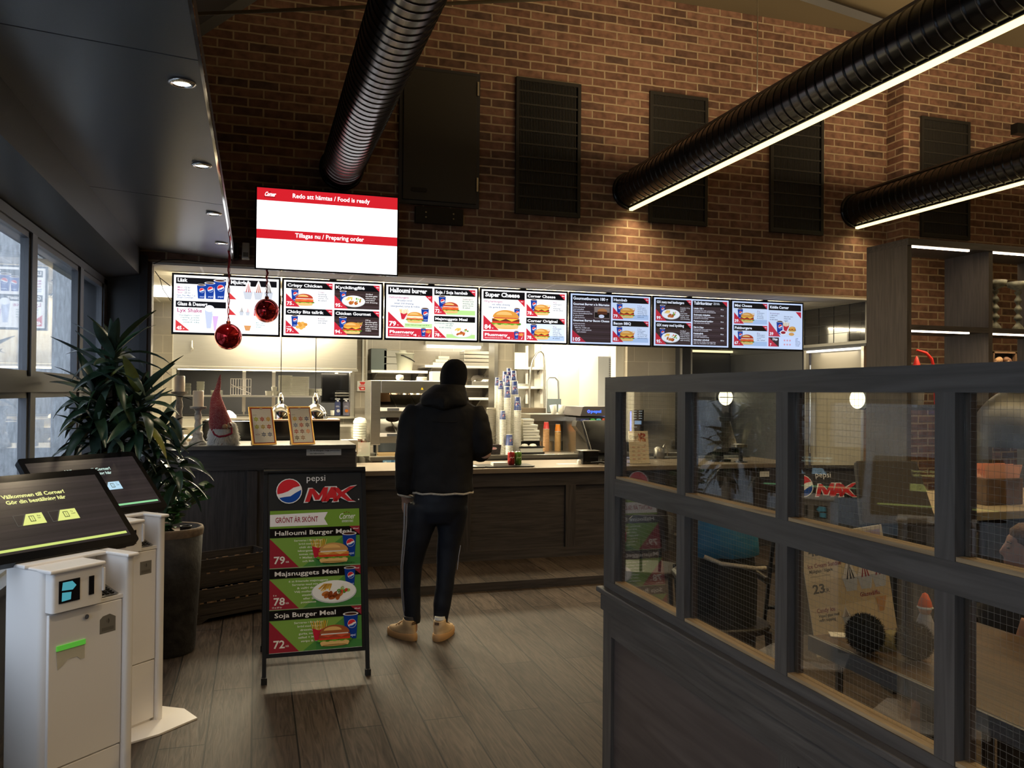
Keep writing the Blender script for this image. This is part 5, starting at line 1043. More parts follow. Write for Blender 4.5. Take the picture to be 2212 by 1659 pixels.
for k in range(3): boxob('paper_stack', m_foil, (P(948, 786, 11.6).x+.03*k, 11.65, z2+.045*k), (.20-.02*k, .22, .042), 'white paper packet heaped at the left end of the upper shelf', 'paper packet', 'paper packets on the upper shelf')
t = thing('chafing_dish', 'steel chafing dish with curved lid on the middle shelf', 'chafing dish', (P(1045, 830, 11.6).x, 11.65, z3))
MB().box((-.2, -.13, 0), (.2, .13, .06)).build('pan', M['steel_dark'], t, bevel=.01); MB().loft([(0, 0, .061, .20, .13), (0, 0, .10, .19, .12), (0, 0, .14, .15, .08), (0, 0, .15, .10, .04)], 24, power=4).build('curved_lid', M['chrome'], t)
t = thing('hanging_pan', 'dark frying pans hanging at the right end of the upper shelf', 'pans', P(1064, 785, 11.8)); t.location.z = z2+.01
MB().lathe([(.10, 0), (.11, .02)], (0, 0, .13), 20, axis='Y').tube([(0, -.02, .13), (.06, -.04, .27)], .010, 6).build('pan_body', M['gloss_black'], t)
for i, (px, hh, rr, mm) in enumerate(((822, .12, .045, 'black'), (835, .12, .045, 'black'), (872, .10, .045, 'steel'), (887, .12, .05, 'steel'), (901, .13, .05, 'steel'), (914, .13, .045, 'steel'), (930, .12, .05, 'steel'))):
    o = MB().lathe([(rr, 0), (rr, hh), (rr*.93, hh), (rr*.93, .01), (0, .01)], (0, 0, 0), 20).build('steel_pot', M[mm], None, (P(px, 855, 11.6).x, 11.6, z4)); tag(o, ('black' if mm == 'black' else 'shiny steel')+' pot in the row on the low storage shelf seen through the heated cabinet', 'pot', 'pots on the low storage shelf, '+mm)
boxob('white_carton', m_foil, (P(946, 818, 9.2).x, 9.3, HZ), (.13, .16, .11), 'white carton on top of the heated cabinet, left of the customer', 'carton')
o = MB().lathe([(.03, 0), (.045, .03), (.04, .06), (0, .07)], (0, 0, 0), 16).build('mug', m_foil, None, (P(865, 818, 9.2).x, 9.25, HZ)); tag(o, 'pale upturned bowl on top of the heated cabinet', 'bowl')
for k in range(4): o = MB().lathe([(.05, 0), (.062, .01), (.058, .012), (0, .004)], (0, 0, 0), 18).build('small_plate', m_foil, None, (P(913, 818, 9.2).x, 9.25, HZ+.011*k)); tag(o, 'small pale plate in the pile on the heated cabinet', 'plate', 'small plates on the cabinet')
# things by the pillar on scullery shelves
boxob('white_bin', m_foil, (P(1118, 790, 11.1).x, 11.15, z5), (.20, .22, .20), 'white box on the upper scullery shelf', 'box')
for k in range(3): boxob('steel_tray', M['steel'], (P(1122, 792, 11.1).x, 11.15, z6+.012*k), (.30, .25, .01), 'steel tray on the lower scullery shelf', 'tray', 'trays on the lower scullery shelf')
hs = MB(); pts = [P(*p, 10.9) for p in ((1144, 882), (1144, 835), (1146, 800), (1151, 777), (1160, 762), (1168, 758), (1174, 764), (1176, 790), (1176, 882))]
sm = []
for i in range(len(pts)-1):
    for k in range(6): sm.append(pts[i].lerp(pts[i+1], k/6))
hs.tube(sm+[pts[-1]], .014, 8); tag(hs.build('spray_hose', M['steel']), 'arched steel spray hose over the scullery sink', 'spray tap')
boxob('wall_socket', M['white_plastic'], (P(1154, 855, 11.95).x, 11.93, P(1154, 862, 11.95).z), (.08, .03, .11), 'white wall box beside the spray hose', 'wall box')
t = thing('sink', 'steel scullery sink block below the spray hose', 'sink', (P(1120, 890, 10.8).x, 10.7, 0)); w = P(1183, 890, 10.8).x-P(1118, 890, 10.8).x
MB().box((0, 0, 0), (w, .6, 1.34)).build('sink_body', M['steel_dark'], t); MB().box((0, .0, 1.34), (w, .6, 1.40)).build('sink_rim', mat('brown_rim', (.13, .10, .07), .5), t)
o = MB().box((P(1180, 770, 11.15).x, 11.16, 0), (P(1206, 770, 11.15).x, 11.199, P(1180, 772, 11.15).z)).build('locker_door', M['white_plastic']); tag(o, 'tall pale locker door in the scullery', 'door panel')
t = thing('folding_chair', 'grey folded chair leaning against the scullery wall', 'chair', (P(1180, 880, 10.6).x, 10.55, 0))
k = 10.4/1787; z0 = P(1180, 890, 10.6).z; z1_ = P(1180, 815, 10.6).z
MB().tube([(0, 0, z0-.9 if z0 > .9 else 0.0), (0, .05, z1_-.05), (.04, .06, z1_), (.13, .06, z1_), (.17, .05, z1_-.05), (.24, 0, 0.0)], .012, 8).build('chair_frame', mat('chair_tube', (.4, .42, .44), .4, metal=.5), t)
MB().box((.01, .01, z0), (.20, .03, z0+.18)).build('chair_back', mat('chair_blue', (.22, .27, .29), .5), t)
for px, an, lb in ((1197, 8, 'left of two white paper cups tilted on the ledge'), (1211, -10, 'right of two white paper cups tilted on the ledge')):
    o = MB().lathe([(.032, 0), (.044, .11), (.041, .11), (.03, .004), (0, .004)], (0, 0, 0), 20).build('paper_cup', m_foil, None, (P(px, 886, 9.6).x, 9.6, 1.352), (0, R(-an), 0)); tag(o, lb, 'cup', 'tilted white cups')
# air unit and duct at scullery right
t = thing('air_unit', 'white wall air unit with a side grille under the right-hand screens', 'air unit', (P(1292, 800, 10.5).x, 10.5, P(1300, 830, 10.5).z)); w = P(1331, 800, 10.5).x-P(1292, 800, 10.5).x; h = P(1300, 770, 10.5).z-P(1300, 830, 10.5).z
MB().box((0, 0, -.6), (w, .699, h)).build('unit_body', M['white_plastic'], t); g = MB()
for i in range(14): g.box((w*.6, -.006, h*(.05+.065*i)), (w*.95, 0, h*(.08+.065*i)))
g.build('grille', M['steel_dark'], t)
a, b = P(1212, 745, 10.2), P(1335, 760, 10.2); o = MB().rbox((a.x, 10.0, 2.31), (b.x, 10.4, 2.584), .05, 'Y').build('air_duct', M['white_plastic']); tag(o, 'pale flat air duct just below the Gourmetburgers screen', 'air duct')
# ---- cup stacks
m_navy = mat('cup_navy', (.018, .035, .14), .4); m_cupin = mat('cup_rim', (.78, .76, .68), .5)
def inv_cup(x, y, z, h, rb_, rt_, label, group, m, face=0, pepsi=True):
    """cup standing upside down: rim at the bottom, printed sleeve"""
    t = thing('paper_cup', label, 'cup', (x, y, z), face, group)
    MB().lathe([(rt_*1.05, 0), (rt_*1.05, .004), (rt_, .006), (rb_, h-.003), (rb_*.93, h-.003), (rb_*.93, h-.010), (0, h-.010)], (0, 0, 0), 28).build('cup_sleeve', m, t)
    MB().lathe([(rt_*1.06, -.001), (rt_*1.06, .004), (rt_*.9, .004)], (0, 0, 0), 28).lathe([(rb_*1.01, h-.004), (rb_*1.01, h-.001), (rb_*.9, h-.002)], (0, 0, 0), 28).build('rim', m_cupin, t)
    if pepsi:
        A_ = Art(.1, .1, .0004); A_.globe(0, 0, .021, 0); A_.text('pepsi', -.02, .030, .014, '#e8ecf4', 0, w=.036)
        vs = []
        for X_, Y_, Z_ in A_.mb.v:
            rr = rt_+(rb_-rt_)*((Z_+h*.42)/h)+.0009-Y_; an = X_/rr; vs.append((math.sin(an)*rr, -math.cos(an)*rr, Z_+h*.42))
        A_.mb.v = vs; A_.build('mark', M['print'], t)
    return t
REST = MB(); BUDGET = [250]
def rims(x, y, z0, n, dh, r_, label, group, m=m_cupin):
    """nested cups below the top one: each is its own cup, only its rim band shows"""
    if BUDGET[0] < n:
        for k in range(n): REST.lathe([(r_*1.0, 0), (r_*1.05, .002), (r_*1.05, dh*.45), (r_*.97, dh*.55), (r_*.96, dh*1.0)], (x, y, z0+k*dh), 18)
        return
    BUDGET[0] -= n
    first = None
    me = MB().lathe([(r_*1.0, 0), (r_*1.05, .002), (r_*1.05, dh*.45), (r_*.97, dh*.55), (r_*.96, dh*1.0)], (0, 0, 0), 18)
    for k in range(n):
        if first is None: first = me.build('paper_cup', m, None, (x, y, z0)); tag(first, label, 'cup', group)
        else: c = first.copy(); COL.objects.link(c); c.location = (x, y, z0+k*dh)
CYY = 9.15; kk = (P(1100, 900, CYY)-EYE).dot(fw)/1787
specs = [ # px, top y of cup, bottom y of cup (rim), half width px, Y, colour word
 (1082, 822, 842, 6.4, 9.20, 'inner left, with a cream stack below'),
 (1074, 815, 834, 5.5, 9.32, 'far left and partly hidden'),
 (1091, 802, 826, 6.5, 9.42, 'behind, second from the top on the left'),
 (1099, 795, 818, 6.0, 9.50, 'the topmost, at the very back'),
 (1109, 800, 823, 7.2, 9.44, 'at the back right with a full red mark'),
 (1096, 811, 835, 6.6, 9.30, 'in the middle with the mark turned right'),
 (1112, 823, 853, 8.0, 9.22, 'right of centre above a tall cream stack'),
 (1096, 835, 860, 7.2, 9.12, 'front centre above the longest grey stack'),
 (1118, 857, 887, 7.8, 9.08, 'front right and largest'),
 (1086, 887, 907, 6.4, 9.05, 'low left in front of the cream stack'),
 (1100, 938, 963, 8.0, 8.99, 'lowest, standing right above the counter behind the red can')]
x = P(1060, 960, 9.3).x; rims(x, 9.3, BT, 38, .0138, .052, 'brown bowl nested in the tall stack right behind the customer', 'stack of pale bowls behind the customer', mat('bowl_pale', (.50, .46, .38), .6))
for px, pt, pb, c, cc, lb in ((1180, 911, 927, (.72, .07, .07), (.85, .50, .25), 'red'), (1205, 916, 932, (.85, .28, .03), (.88, .55, .22), 'orange')):
    Y = 9.45; b = P(px, pb, Y); tt = P(px, pt, Y); r_ = 6.5*(b-EYE).dot(fw)/1787
    inv_cup(b.x, Y, b.z, tt.z-b.z, r_*.74, r_, lb+' paper cup on top of its stack at the back wall', lb+' top cup', mat('cup_'+lb, c, .4), 0, False)
    n = 20; dh = (b.z-BT)/n; rims(b.x, Y, BT, n, dh, r_*1.02, lb+'-striped cup nested in the '+lb+' stack', lb+' cup stack', mat('cup_stripe_'+lb, cc, .5))
specs.sort(key=lambda q: q[4])
for px, pt, pb, hw, Y, lb in specs:
    b = P(px, pb, Y); tt = P(px, pt, Y); k = (b-EYE).dot(fw)/1787; x = b.x; zb = b.z; h = tt.z-zb; r_ = hw*k
    inv_cup(x, Y, zb, h, r_*.80, r_, 'upside-down navy cup, '+lb, 'navy cups on the cup stacks', m_navy, R(random.Random(px).uniform(-35, 25)))
    n = max(1, int((zb-BT)/.0135)); dh = (zb-BT)/n
    rims(x, Y, BT, n, dh*.999, r_*1.0, 'pale cup nested under the navy cup '+lb.split(',')[0].replace(' with a full red mark', '').replace(' with the mark turned right', '').replace(' above a tall cream stack', '').replace(' in front of the cream stack', '').replace(' right above the counter behind the red can', ''), 'nested cups under navy cup '+lb)
tag(REST.build('paper_cups', m_cupin), 'pale cups nested in the rear stacks of the cup cluster', 'cups', None, 'stuff')
# basket, lids, box stacks
t = thing('lid_basket', 'dark wicker basket with a red and white tag at the foot of the cup stacks', 'basket', (P(1068, 970, 9.0).x, 9.1, BT))
MB().loft([(0, 0, 0, .085, .07), (0, 0, .11, .10, .085)], 24, power=6).build('basket_body', mat('basket_dark', (.04, .03, .03), .7, noise=.5, nscale=90), t)
A_ = Art(.08, .03); A_.ell(.04, .015, .04, .015, '#f0e8e4', 0); A_.ell(.04, .015, .034, .011, '#c8202c', 1); A_.rect(.014, .012, .066, .018, '#ffffff', 2); A_.build('basket_tag', M['print'], t, (-.05, -.098, .055))
for k, (w_, px) in enumerate(((.20, 1143), (.20, 1142), (.18, 1140), (.13, 1136))):
    lidbox(P(px, 950, 9.15).x+.02, 9.2, BT+.145+.065*k, w_, .16, .062, 'white foam box number tier %s of the heap by the cup stacks' % ('bottom', 'second', 'third', 'top')[k], 'foam boxes heaped by the cup stacks')
for o_ in list(bpy.data.objects):
    if o_.get('group') == 'foam boxes heaped by the cup stacks': o_['label'] = o_['label'].replace('white foam box number tier bottom', 'lowest white foam box').replace('white foam box number tier second', 'second lowest white foam box').replace('white foam box number tier third', 'second highest white foam box').replace('white foam box number tier top', 'small topmost white foam box')
t = thing('lid_rack', 'black rack of round white lids under the foam box heap', 'lid rack', (P(1141, 970, 9.1).x, 9.1, BT))
MB().box((-.13, -.09, 0), (.17, .1, .02)).box((-.13, -.09, .075), (.17, .1, .085)).box((-.13, .08, .02), (.17, .1, .14)).build('rack_frame', M['black'], t); MB().box((-.12, -.085, .02), (.15, .07, .072)).build('white_sleeve', m_foil, t)
for i, dx in enumerate((-.06, .04)): o = MB().lathe([(.045, 0), (.045, .006), (.03, .025), (0, .03)], (0, 0, 0), 20).build('plastic_dome', m_foil, None, (P(1141, 970, 9.1).x+dx, 9.05, BT+.088)); tag(o, 'white dome lid on the black lid rack, '+('left' if i == 0 else 'right')+' one', 'lid', 'white lids on the rack')
# soda fountain
a = P(1254, 880, 8.95); fx = a.x
t = thing('soda_fountain', 'soda fountain with a glowing blue word sign behind the till', 'soda fountain', (fx, 8.97, BT)); h = a.z-BT
MB().box((0, .12, 0), (.50, .55, h-.12)).build('machine_body', M['steel'], t)
MB().prism([(.0, h-.10), (.03, h+.005), (.05, h+.01), (.50, h+.01), (.50, h-.10)], -.02, .55, 'Y').build('sign_box', mat('sign_grey', (.10, .09, .095), .3), t)
MB().prism([(-.035, h-.16), (.05, h-.16), (.16, .12), (.12, .12), (-.05, h-.22)], .0, .14, 'Y').build('side_bracket', M['steel_dark'], t)
A_ = Art(.3, .06); A_.ell(.018, .018, .018, .018, (.05, .1, 1.0), 0); A_.text('pepsi', .045, .004, .034, (.03, .10, 1.0), 0, w=.13, bold=.02); A_.ell(.018, .018, .010, .010, (.02, .02, .1), 1)
nm = printed('neon_print', 3.5); A_.build('neon_word', nm, t, (.085, -.022, h-.065))
for i, (c, nmz) in enumerate((((.05, .06, .16), 'navy'), ((.10, .50, .12), 'green'), ((.15, .60, .75), 'cyan'), ((.75, .15, .10), 'red'))):
    tp = MB().rbox((.055+.075*i, -.03, h-.20), (.11+.075*i, .12, h-.13), .02, 'Y').build('tap_cap', mat('tap_'+nmz, c, .3), t); MB().cyl((.083+.075*i, .02, h-.26), (.083+.075*i, .02, h-.20), .014, n=12).build('nozzle', M['black'], tp)
MB().box((-.02, -.06, 0), (.5, .12, .02)).build('drip_tray', M['steel_dark'], t)
# ---------------------------------------------------------------- the customer
KP = 5.16/1787*1.0
base = atz(930, 1378, 0)
az = -R(17.2-math.degrees(math.atan((1106-955)/1787)))
per = thing('person', 'customer in black hooded jacket, beanie and striped track trousers seen from behind', 'person', (base.x, base.y, 0), az)
PX0 = 930
def LX(px): return (px-PX0)*KP
def LZ(py): return max(.0, 1.6-(py-848)*KP)
jk = mat('jacket_black', (.014, .013, .013), .75, noise=.3, nscale=6, bump=.35, bscale=14, spec=.25)
def fused(mb, name, m, vox=.012, smooth=4, par=per, disp=0.0):
    o = mb.build(name, m, par); r = o.modifiers.new('remesh', 'REMESH'); r.mode = 'VOXEL'; r.voxel_size = vox; r.use_smooth_shade = True
    s = o.modifiers.new('smooth', 'SMOOTH'); s.factor = .6; s.iterations = smooth
    if disp:
        tx = bpy.data.textures.get('wrinkles') or bpy.data.textures.new('wrinkles', 'CLOUDS'); tx.noise_scale = .09
        d = o.modifiers.new('folds', 'DISPLACE'); d.texture = tx; d.strength = disp; d.mid_level = .5
    return o
# body (one continuous surface under the clothes)
bd = MB()
bd.loft([(LX(948), .02, LZ(1118), .10, .07), (LX(950), .02, LZ(1080), .14, .09), (LX(953), .03, LZ(1000), .15, .10), (LX(955), .03, LZ(930), .18, .11), (LX(957), .03, LZ(885), .19, .10), (LX(960), .03, LZ(866), .10, .08), (LX(968), .05, LZ(850), .056, .06), (LX(974), .06, LZ(835), .06, .07), (LX(977), .07, LZ(815), .078, .095), (LX(978), .07, LZ(795), .076, .095), (LX(978), .07, LZ(778), .045, .06)], 24)
for hip, kn, an_ in (((912, 1120, .02), (889, 1225, .025), (888, 1365, .0)), ((978, 1120, .03), (966, 1228, .03), (952, 1362, .0))):
    bd.tube([(LX(hip[0]), hip[2], LZ(hip[1])), (LX((hip[0]+kn[0])/2), .02, LZ(1170)), (LX(kn[0]), kn[2], LZ(kn[1])), (LX((kn[0]+an_[0])/2), .03, LZ(1290)), (LX(an_[0]), .02, LZ(an_[1]))], [.075, .060, .045, .042, .034], 16)
    bd.tube([(LX(an_[0]), .02, LZ(1362)), (LX(an_[0]), .03, .05), (LX(an_[0]), .12, .035)], [.036, .036, .03], 12)
bd.tube([(LX(885), .03, LZ(890)), (LX(873), .0, LZ(960)), (LX(869), .0, LZ(1010)), (LX(869), .03, LZ(1072)), (LX(870), .05, LZ(1092))], [.055, .048, .04, .03, .026], 14)
bd.tube([(LX(1028), .03, LZ(890)), (LX(1045), .02, LZ(955)), (LX(1050), .03, LZ(985)), (LX(1035), .20, LZ(985)), (LX(1025), .30, LZ(975))], [.055, .048, .042, .033, .027], 14)
# left hand slipping into the pocket: palm, five fingers
skin = mat('skin', (.50, .30, .21), .55)
hx0, hz0, hy0 = LX(871), LZ(1094), .045
bd.loft([(hx0, hy0, hz0+.02, .026, .016), (hx0+.002, hy0, hz0-.01, .030, .017), (hx0+.006, hy0+.004, hz0-.05, .034, .017), (hx0+.010, hy0+.008, hz0-.075, .030, .014)], 14)
for i in range(4):
    fx_ = hx0-.014+.0155*i; L1 = (.034, .040, .038, .030)[i]
    bd.tube([(fx_+.003, hy0+.006, hz0-.07), (fx_+.006, hy0+.012, hz0-.07-L1*.6), (fx_+.010, hy0+.028, hz0-.07-L1)], [.0085, .008, .0065], 8)
bd.tube([(hx0+.024, hy0+.0, hz0-.015), (hx0+.042, hy0+.012, hz0-.04), (hx0+.045, hy0+.025, hz0-.062)], [.011, .010, .008], 8)
rx, ry, rz_ = LX(1025), .34, LZ(973)
bd.loft([(rx, ry-.03, rz_, .028, .016), (rx, ry, rz_+.0, .03, .02), (rx, ry+.03, rz_, .03, .016)], 12)
for i in range(4): bd.tube([(rx-.022+.015*i, ry+.03, rz_), (rx-.022+.015*i, ry+.06, rz_-.005), (rx-.022+.015*i, ry+.075, rz_-.025)], [.0085, .008, .0065], 8)
bd.tube([(rx-.02, ry-.0, rz_), (rx-.045, ry+.02, rz_+.005), (rx-.045, ry+.045, rz_)], [.011, .009, .007], 8)
bd.ball((LX(977), .165, LZ(812)), .014, 10, 8, sz=1.5)
for s_ in (-1, 1): bd.ball((LX(977)+s_*.030, .145, LZ(805)), .012, 10, 8); bd.ball((LX(977)+s_*.083, .07, LZ(812)), .022, 10, 8, sx=.4, sz=1.2)
bd.ball((LX(977), .155, LZ(824)), .022, 10, 8, sz=.35, sy=.5)
fused(bd, 'body', skin, .0065, 2)
# jacket
j = MB()
j.loft([(LX(955), .02, LZ(1073), .197, .135), (LX(954), .02, LZ(1060), .200, .140), (LX(953), .02, LZ(1020), .198, .142), (LX(953), .02, LZ(970), .205, .145), (LX(954), .02, LZ(925), .220, .145), (LX(956), .02, LZ(900), .228, .140), (LX(957), .02, LZ(884), .215, .13), (LX(957), .03, LZ(870), .165, .12), (LX(957), .03, LZ(858), .12, .10)], 36, power=2.3)
j.tube([(LX(893), .02, LZ(884)), (LX(882), .0, LZ(905)), (LX(876), -.01, LZ(945)), (LX(872), -.01, LZ(985)), (LX(869), .0, LZ(1025)), (LX(868), .02, LZ(1060)), (LX(870), .03, LZ(1079))], [.065, .078, .079, .074, .066, .058, .050], 20)
j.tube([(LX(1022), .02, LZ(884)), (LX(1030), .01, LZ(905)), (LX(1037), .0, LZ(940)), (LX(1042), .02, LZ(968)), (LX(1040), .09, LZ(983)), (LX(1030), .20, LZ(982)), (LX(1022), .30, LZ(975))], [.065, .078, .080, .080, .074, .062, .050], 20)
fused(j, 'jacket', jk, .011, 5, disp=.016)
# hood lying round the neck
hd = MB()
hd.loft([(LX(955), -.01, LZ(884), .10, .09), (LX(955), -.03, LZ(876), .155, .125), (LX(954), -.02, LZ(862), .160, .135), (LX(956), .0, LZ(850), .145, .130), (LX(962), .02, LZ(838), .120, .118), (LX(968), .04, LZ(829), .098, .11)], 32)
hd.tube([(LX(912), .06, LZ(862)), (LX(922), -.06, LZ(864)), (LX(955), -.125, LZ(872)), (LX(988), -.07, LZ(866)), (LX(1000), .06, LZ(862))], [.035, .045, .05, .045, .035], 12)
fused(hd, 'hood', jk, .009, 4, disp=.012)
MB().tube([(LX(914), -.06, LZ(910)), (LX(935), -.13, LZ(912)), (LX(957), -.142, LZ(913)), (LX(980), -.13, LZ(912)), (LX(1003), -.06, LZ(910))], .0035, 6).build('yoke_seam', jk, per)
# beanie
bn = MB().loft([(LX(974), .045, LZ(836), .078, .095, 0, -8), (LX(976), .055, LZ(822), .090, .107, 0, -6), (LX(977), .065, LZ(806), .092, .110), (LX(978), .07, LZ(792), .087, .106), (LX(979), .07, LZ(781), .071, .088), (LX(979), .07, LZ(774), .050, .062), (LX(979), .07, LZ(770.5), .022, .028)], 32)
bo = bn.build('beanie', mat('beanie_knit', (.010, .010, .011), .9, bump=.8, bscale=220, spec=.2), per); ss = bo.modifiers.new('s', 'SUBSURF'); ss.levels = 1; ss.render_levels = 1
# fleece hem and cuff
pile = mat('fleece', (.62, .56, .48), .95, bump=1, bscale=220)
hm = MB(); pts = []
for q in range(37):
    a_ = 2*PI*q/36; c_, s_ = math.cos(a_), math.sin(a_); pts.append((LX(955)+.195*math.copysign(abs(c_)**(2/2.3), c_), .02+.134*math.copysign(abs(s_)**(2/2.3), s_), LZ(1073.5)+.003*math.sin(9*a_)))
hm.tube(pts, .0068, 8, cap=False).build('fleece_hem', pile, per)
cu = MB(); cu.tube([(LX(870)+.047*math.cos(2*PI*q/20), .03+.047*math.sin(2*PI*q/20), LZ(1082)-.010*math.cos(2*PI*q/20)) for q in range(21)], .0075, 8, cap=False); cu.build('fleece_cuff', pile, per)
# trousers
tm = mat('track_trousers', (.010, .012, .018), .6, noise=.3, nscale=5, spec=.3)
tr_ = MB()
tr_.loft([(LX(948), .02, LZ(1142), .125, .10), (LX(948), .02, LZ(1115), .178, .125), (LX(950), .02, LZ(1088), .178, .125), (LX(952), .02, LZ(1064), .172, .12)], 28, power=2.2)
tr_.tube([(LX(914), .02, LZ(1105)), (LX(904), .02, LZ(1150)), (LX(893), .025, LZ(1200)), (LX(886.5), .03, LZ(1240)), (LX(885), .03, LZ(1290)), (LX(887), .02, LZ(1330)), (LX(890), .01, LZ(1371))], [.108, .096, .078, .068, .062, .058, .050], 20)
tr_.tube([(LX(979), .02, LZ(1105)), (LX(975), .03, LZ(1150)), (LX(968), .035, LZ(1200)), (LX(965), .03, LZ(1240)), (LX(961), .02, LZ(1290)), (LX(955), .01, LZ(1325)), (LX(952), .01, LZ(1374))], [.100, .090, .076, .066, .060, .058, .044], 20)
fused(tr_, 'trousers', tm, .010, 4, disp=.010)
# three pale stripes down the left outer seam, short ones on the right
wm = mat('stripe_pale', (.42, .42, .46), .6)
stp = MB()
for k in (0, 1, 2):
    P1 = []
    for (x, y, r_) in ((906, 1098, .110), (904-2, 1150, .099), (893, 1200, .081), (886.5, 1240, .071), (885, 1290, .0645), (887, 1330, .059), (889, 1352, .054)):
        th = R(180+6+15*k); P1.append((LX(x)+math.cos(th)*r_*1.01, .025+math.sin(th)*r_*1.0, LZ(y)))
    stp.tube(P1, .0030, 5)
stp.build('stripes', wm, per)
st2 = MB()
for k in (0, 1): st2.tube([(LX(x)+r_, .02-.012*k, LZ(y)) for x, y, r_ in ((968, 1195, .080), (966, 1220, .074), (965, 1250, .069))], .0025, 5)
st2.build('stripes', wm, per)
# shoes
def shoe(cx_, hy, yaw_, label):
    sh = bpy.data.objects.new('shoe', None); COL.objects.link(sh); sh.parent = per; sh.location = (cx_, hy, 0); sh.rotation_euler = (0, 0, yaw_); sh.scale = (1.06, .92, 1.32)
    up_ = MB().loft([(0, .03, .100, .036, .045, 0, 8), (0, .028, .075, .040, .052, 0, 6), (0, .06, .062, .043, .088), (0, .10, .045, .047, .130), (0, .105, .028, .049, .142)], 28)
    o = fused(up_, 'upper', mat('shoe_tan', (.62, .44, .25), .6, noise=.12, nscale=15), .005, 3, sh)
    MB().loft([(0, .105, .0, .047, .146), (0, .105, .012, .050, .150), (0, .105, .030, .048, .147), (0, .105, .034, .044, .142)], 32, power=2.3).build('sole', mat('shoe_gum', (.52, .30, .13), .6), sh)
    A_ = Art(.05, .03); A_.rect(-.014, 0, .014, .013, '#5a4634', 0); A_.poly([(-.010, .008), (-.006, .004), (.011, .010), (-.003, .006)], '#c8a070', 1); A_.build('heel_tab', M['print'], sh, (0, -.026, .078), (R(-6), 0, 0))
    MB().loft([(0, .03, .098, .033, .042), (0, .03, .112, .031, .038)], 20).build('sock', M['white_plastic'] if cx_ > 0.03 else mat('sock_dark', (.05, .05, .06), .8), sh)
    MB().tube([(-.035, .10, .070), (0, .095, .082), (.035, .10, .070)], .005, 6).tube([(-.034, .125, .060), (0, .125, .072), (.034, .125, .060)], .005, 6).build('laces', mat('lace', (.6, .45, .3), .8), sh)
shoe(LX(888), -.035, R(42), 'left'); shoe(LX(947), -.055, R(-22), 'right')
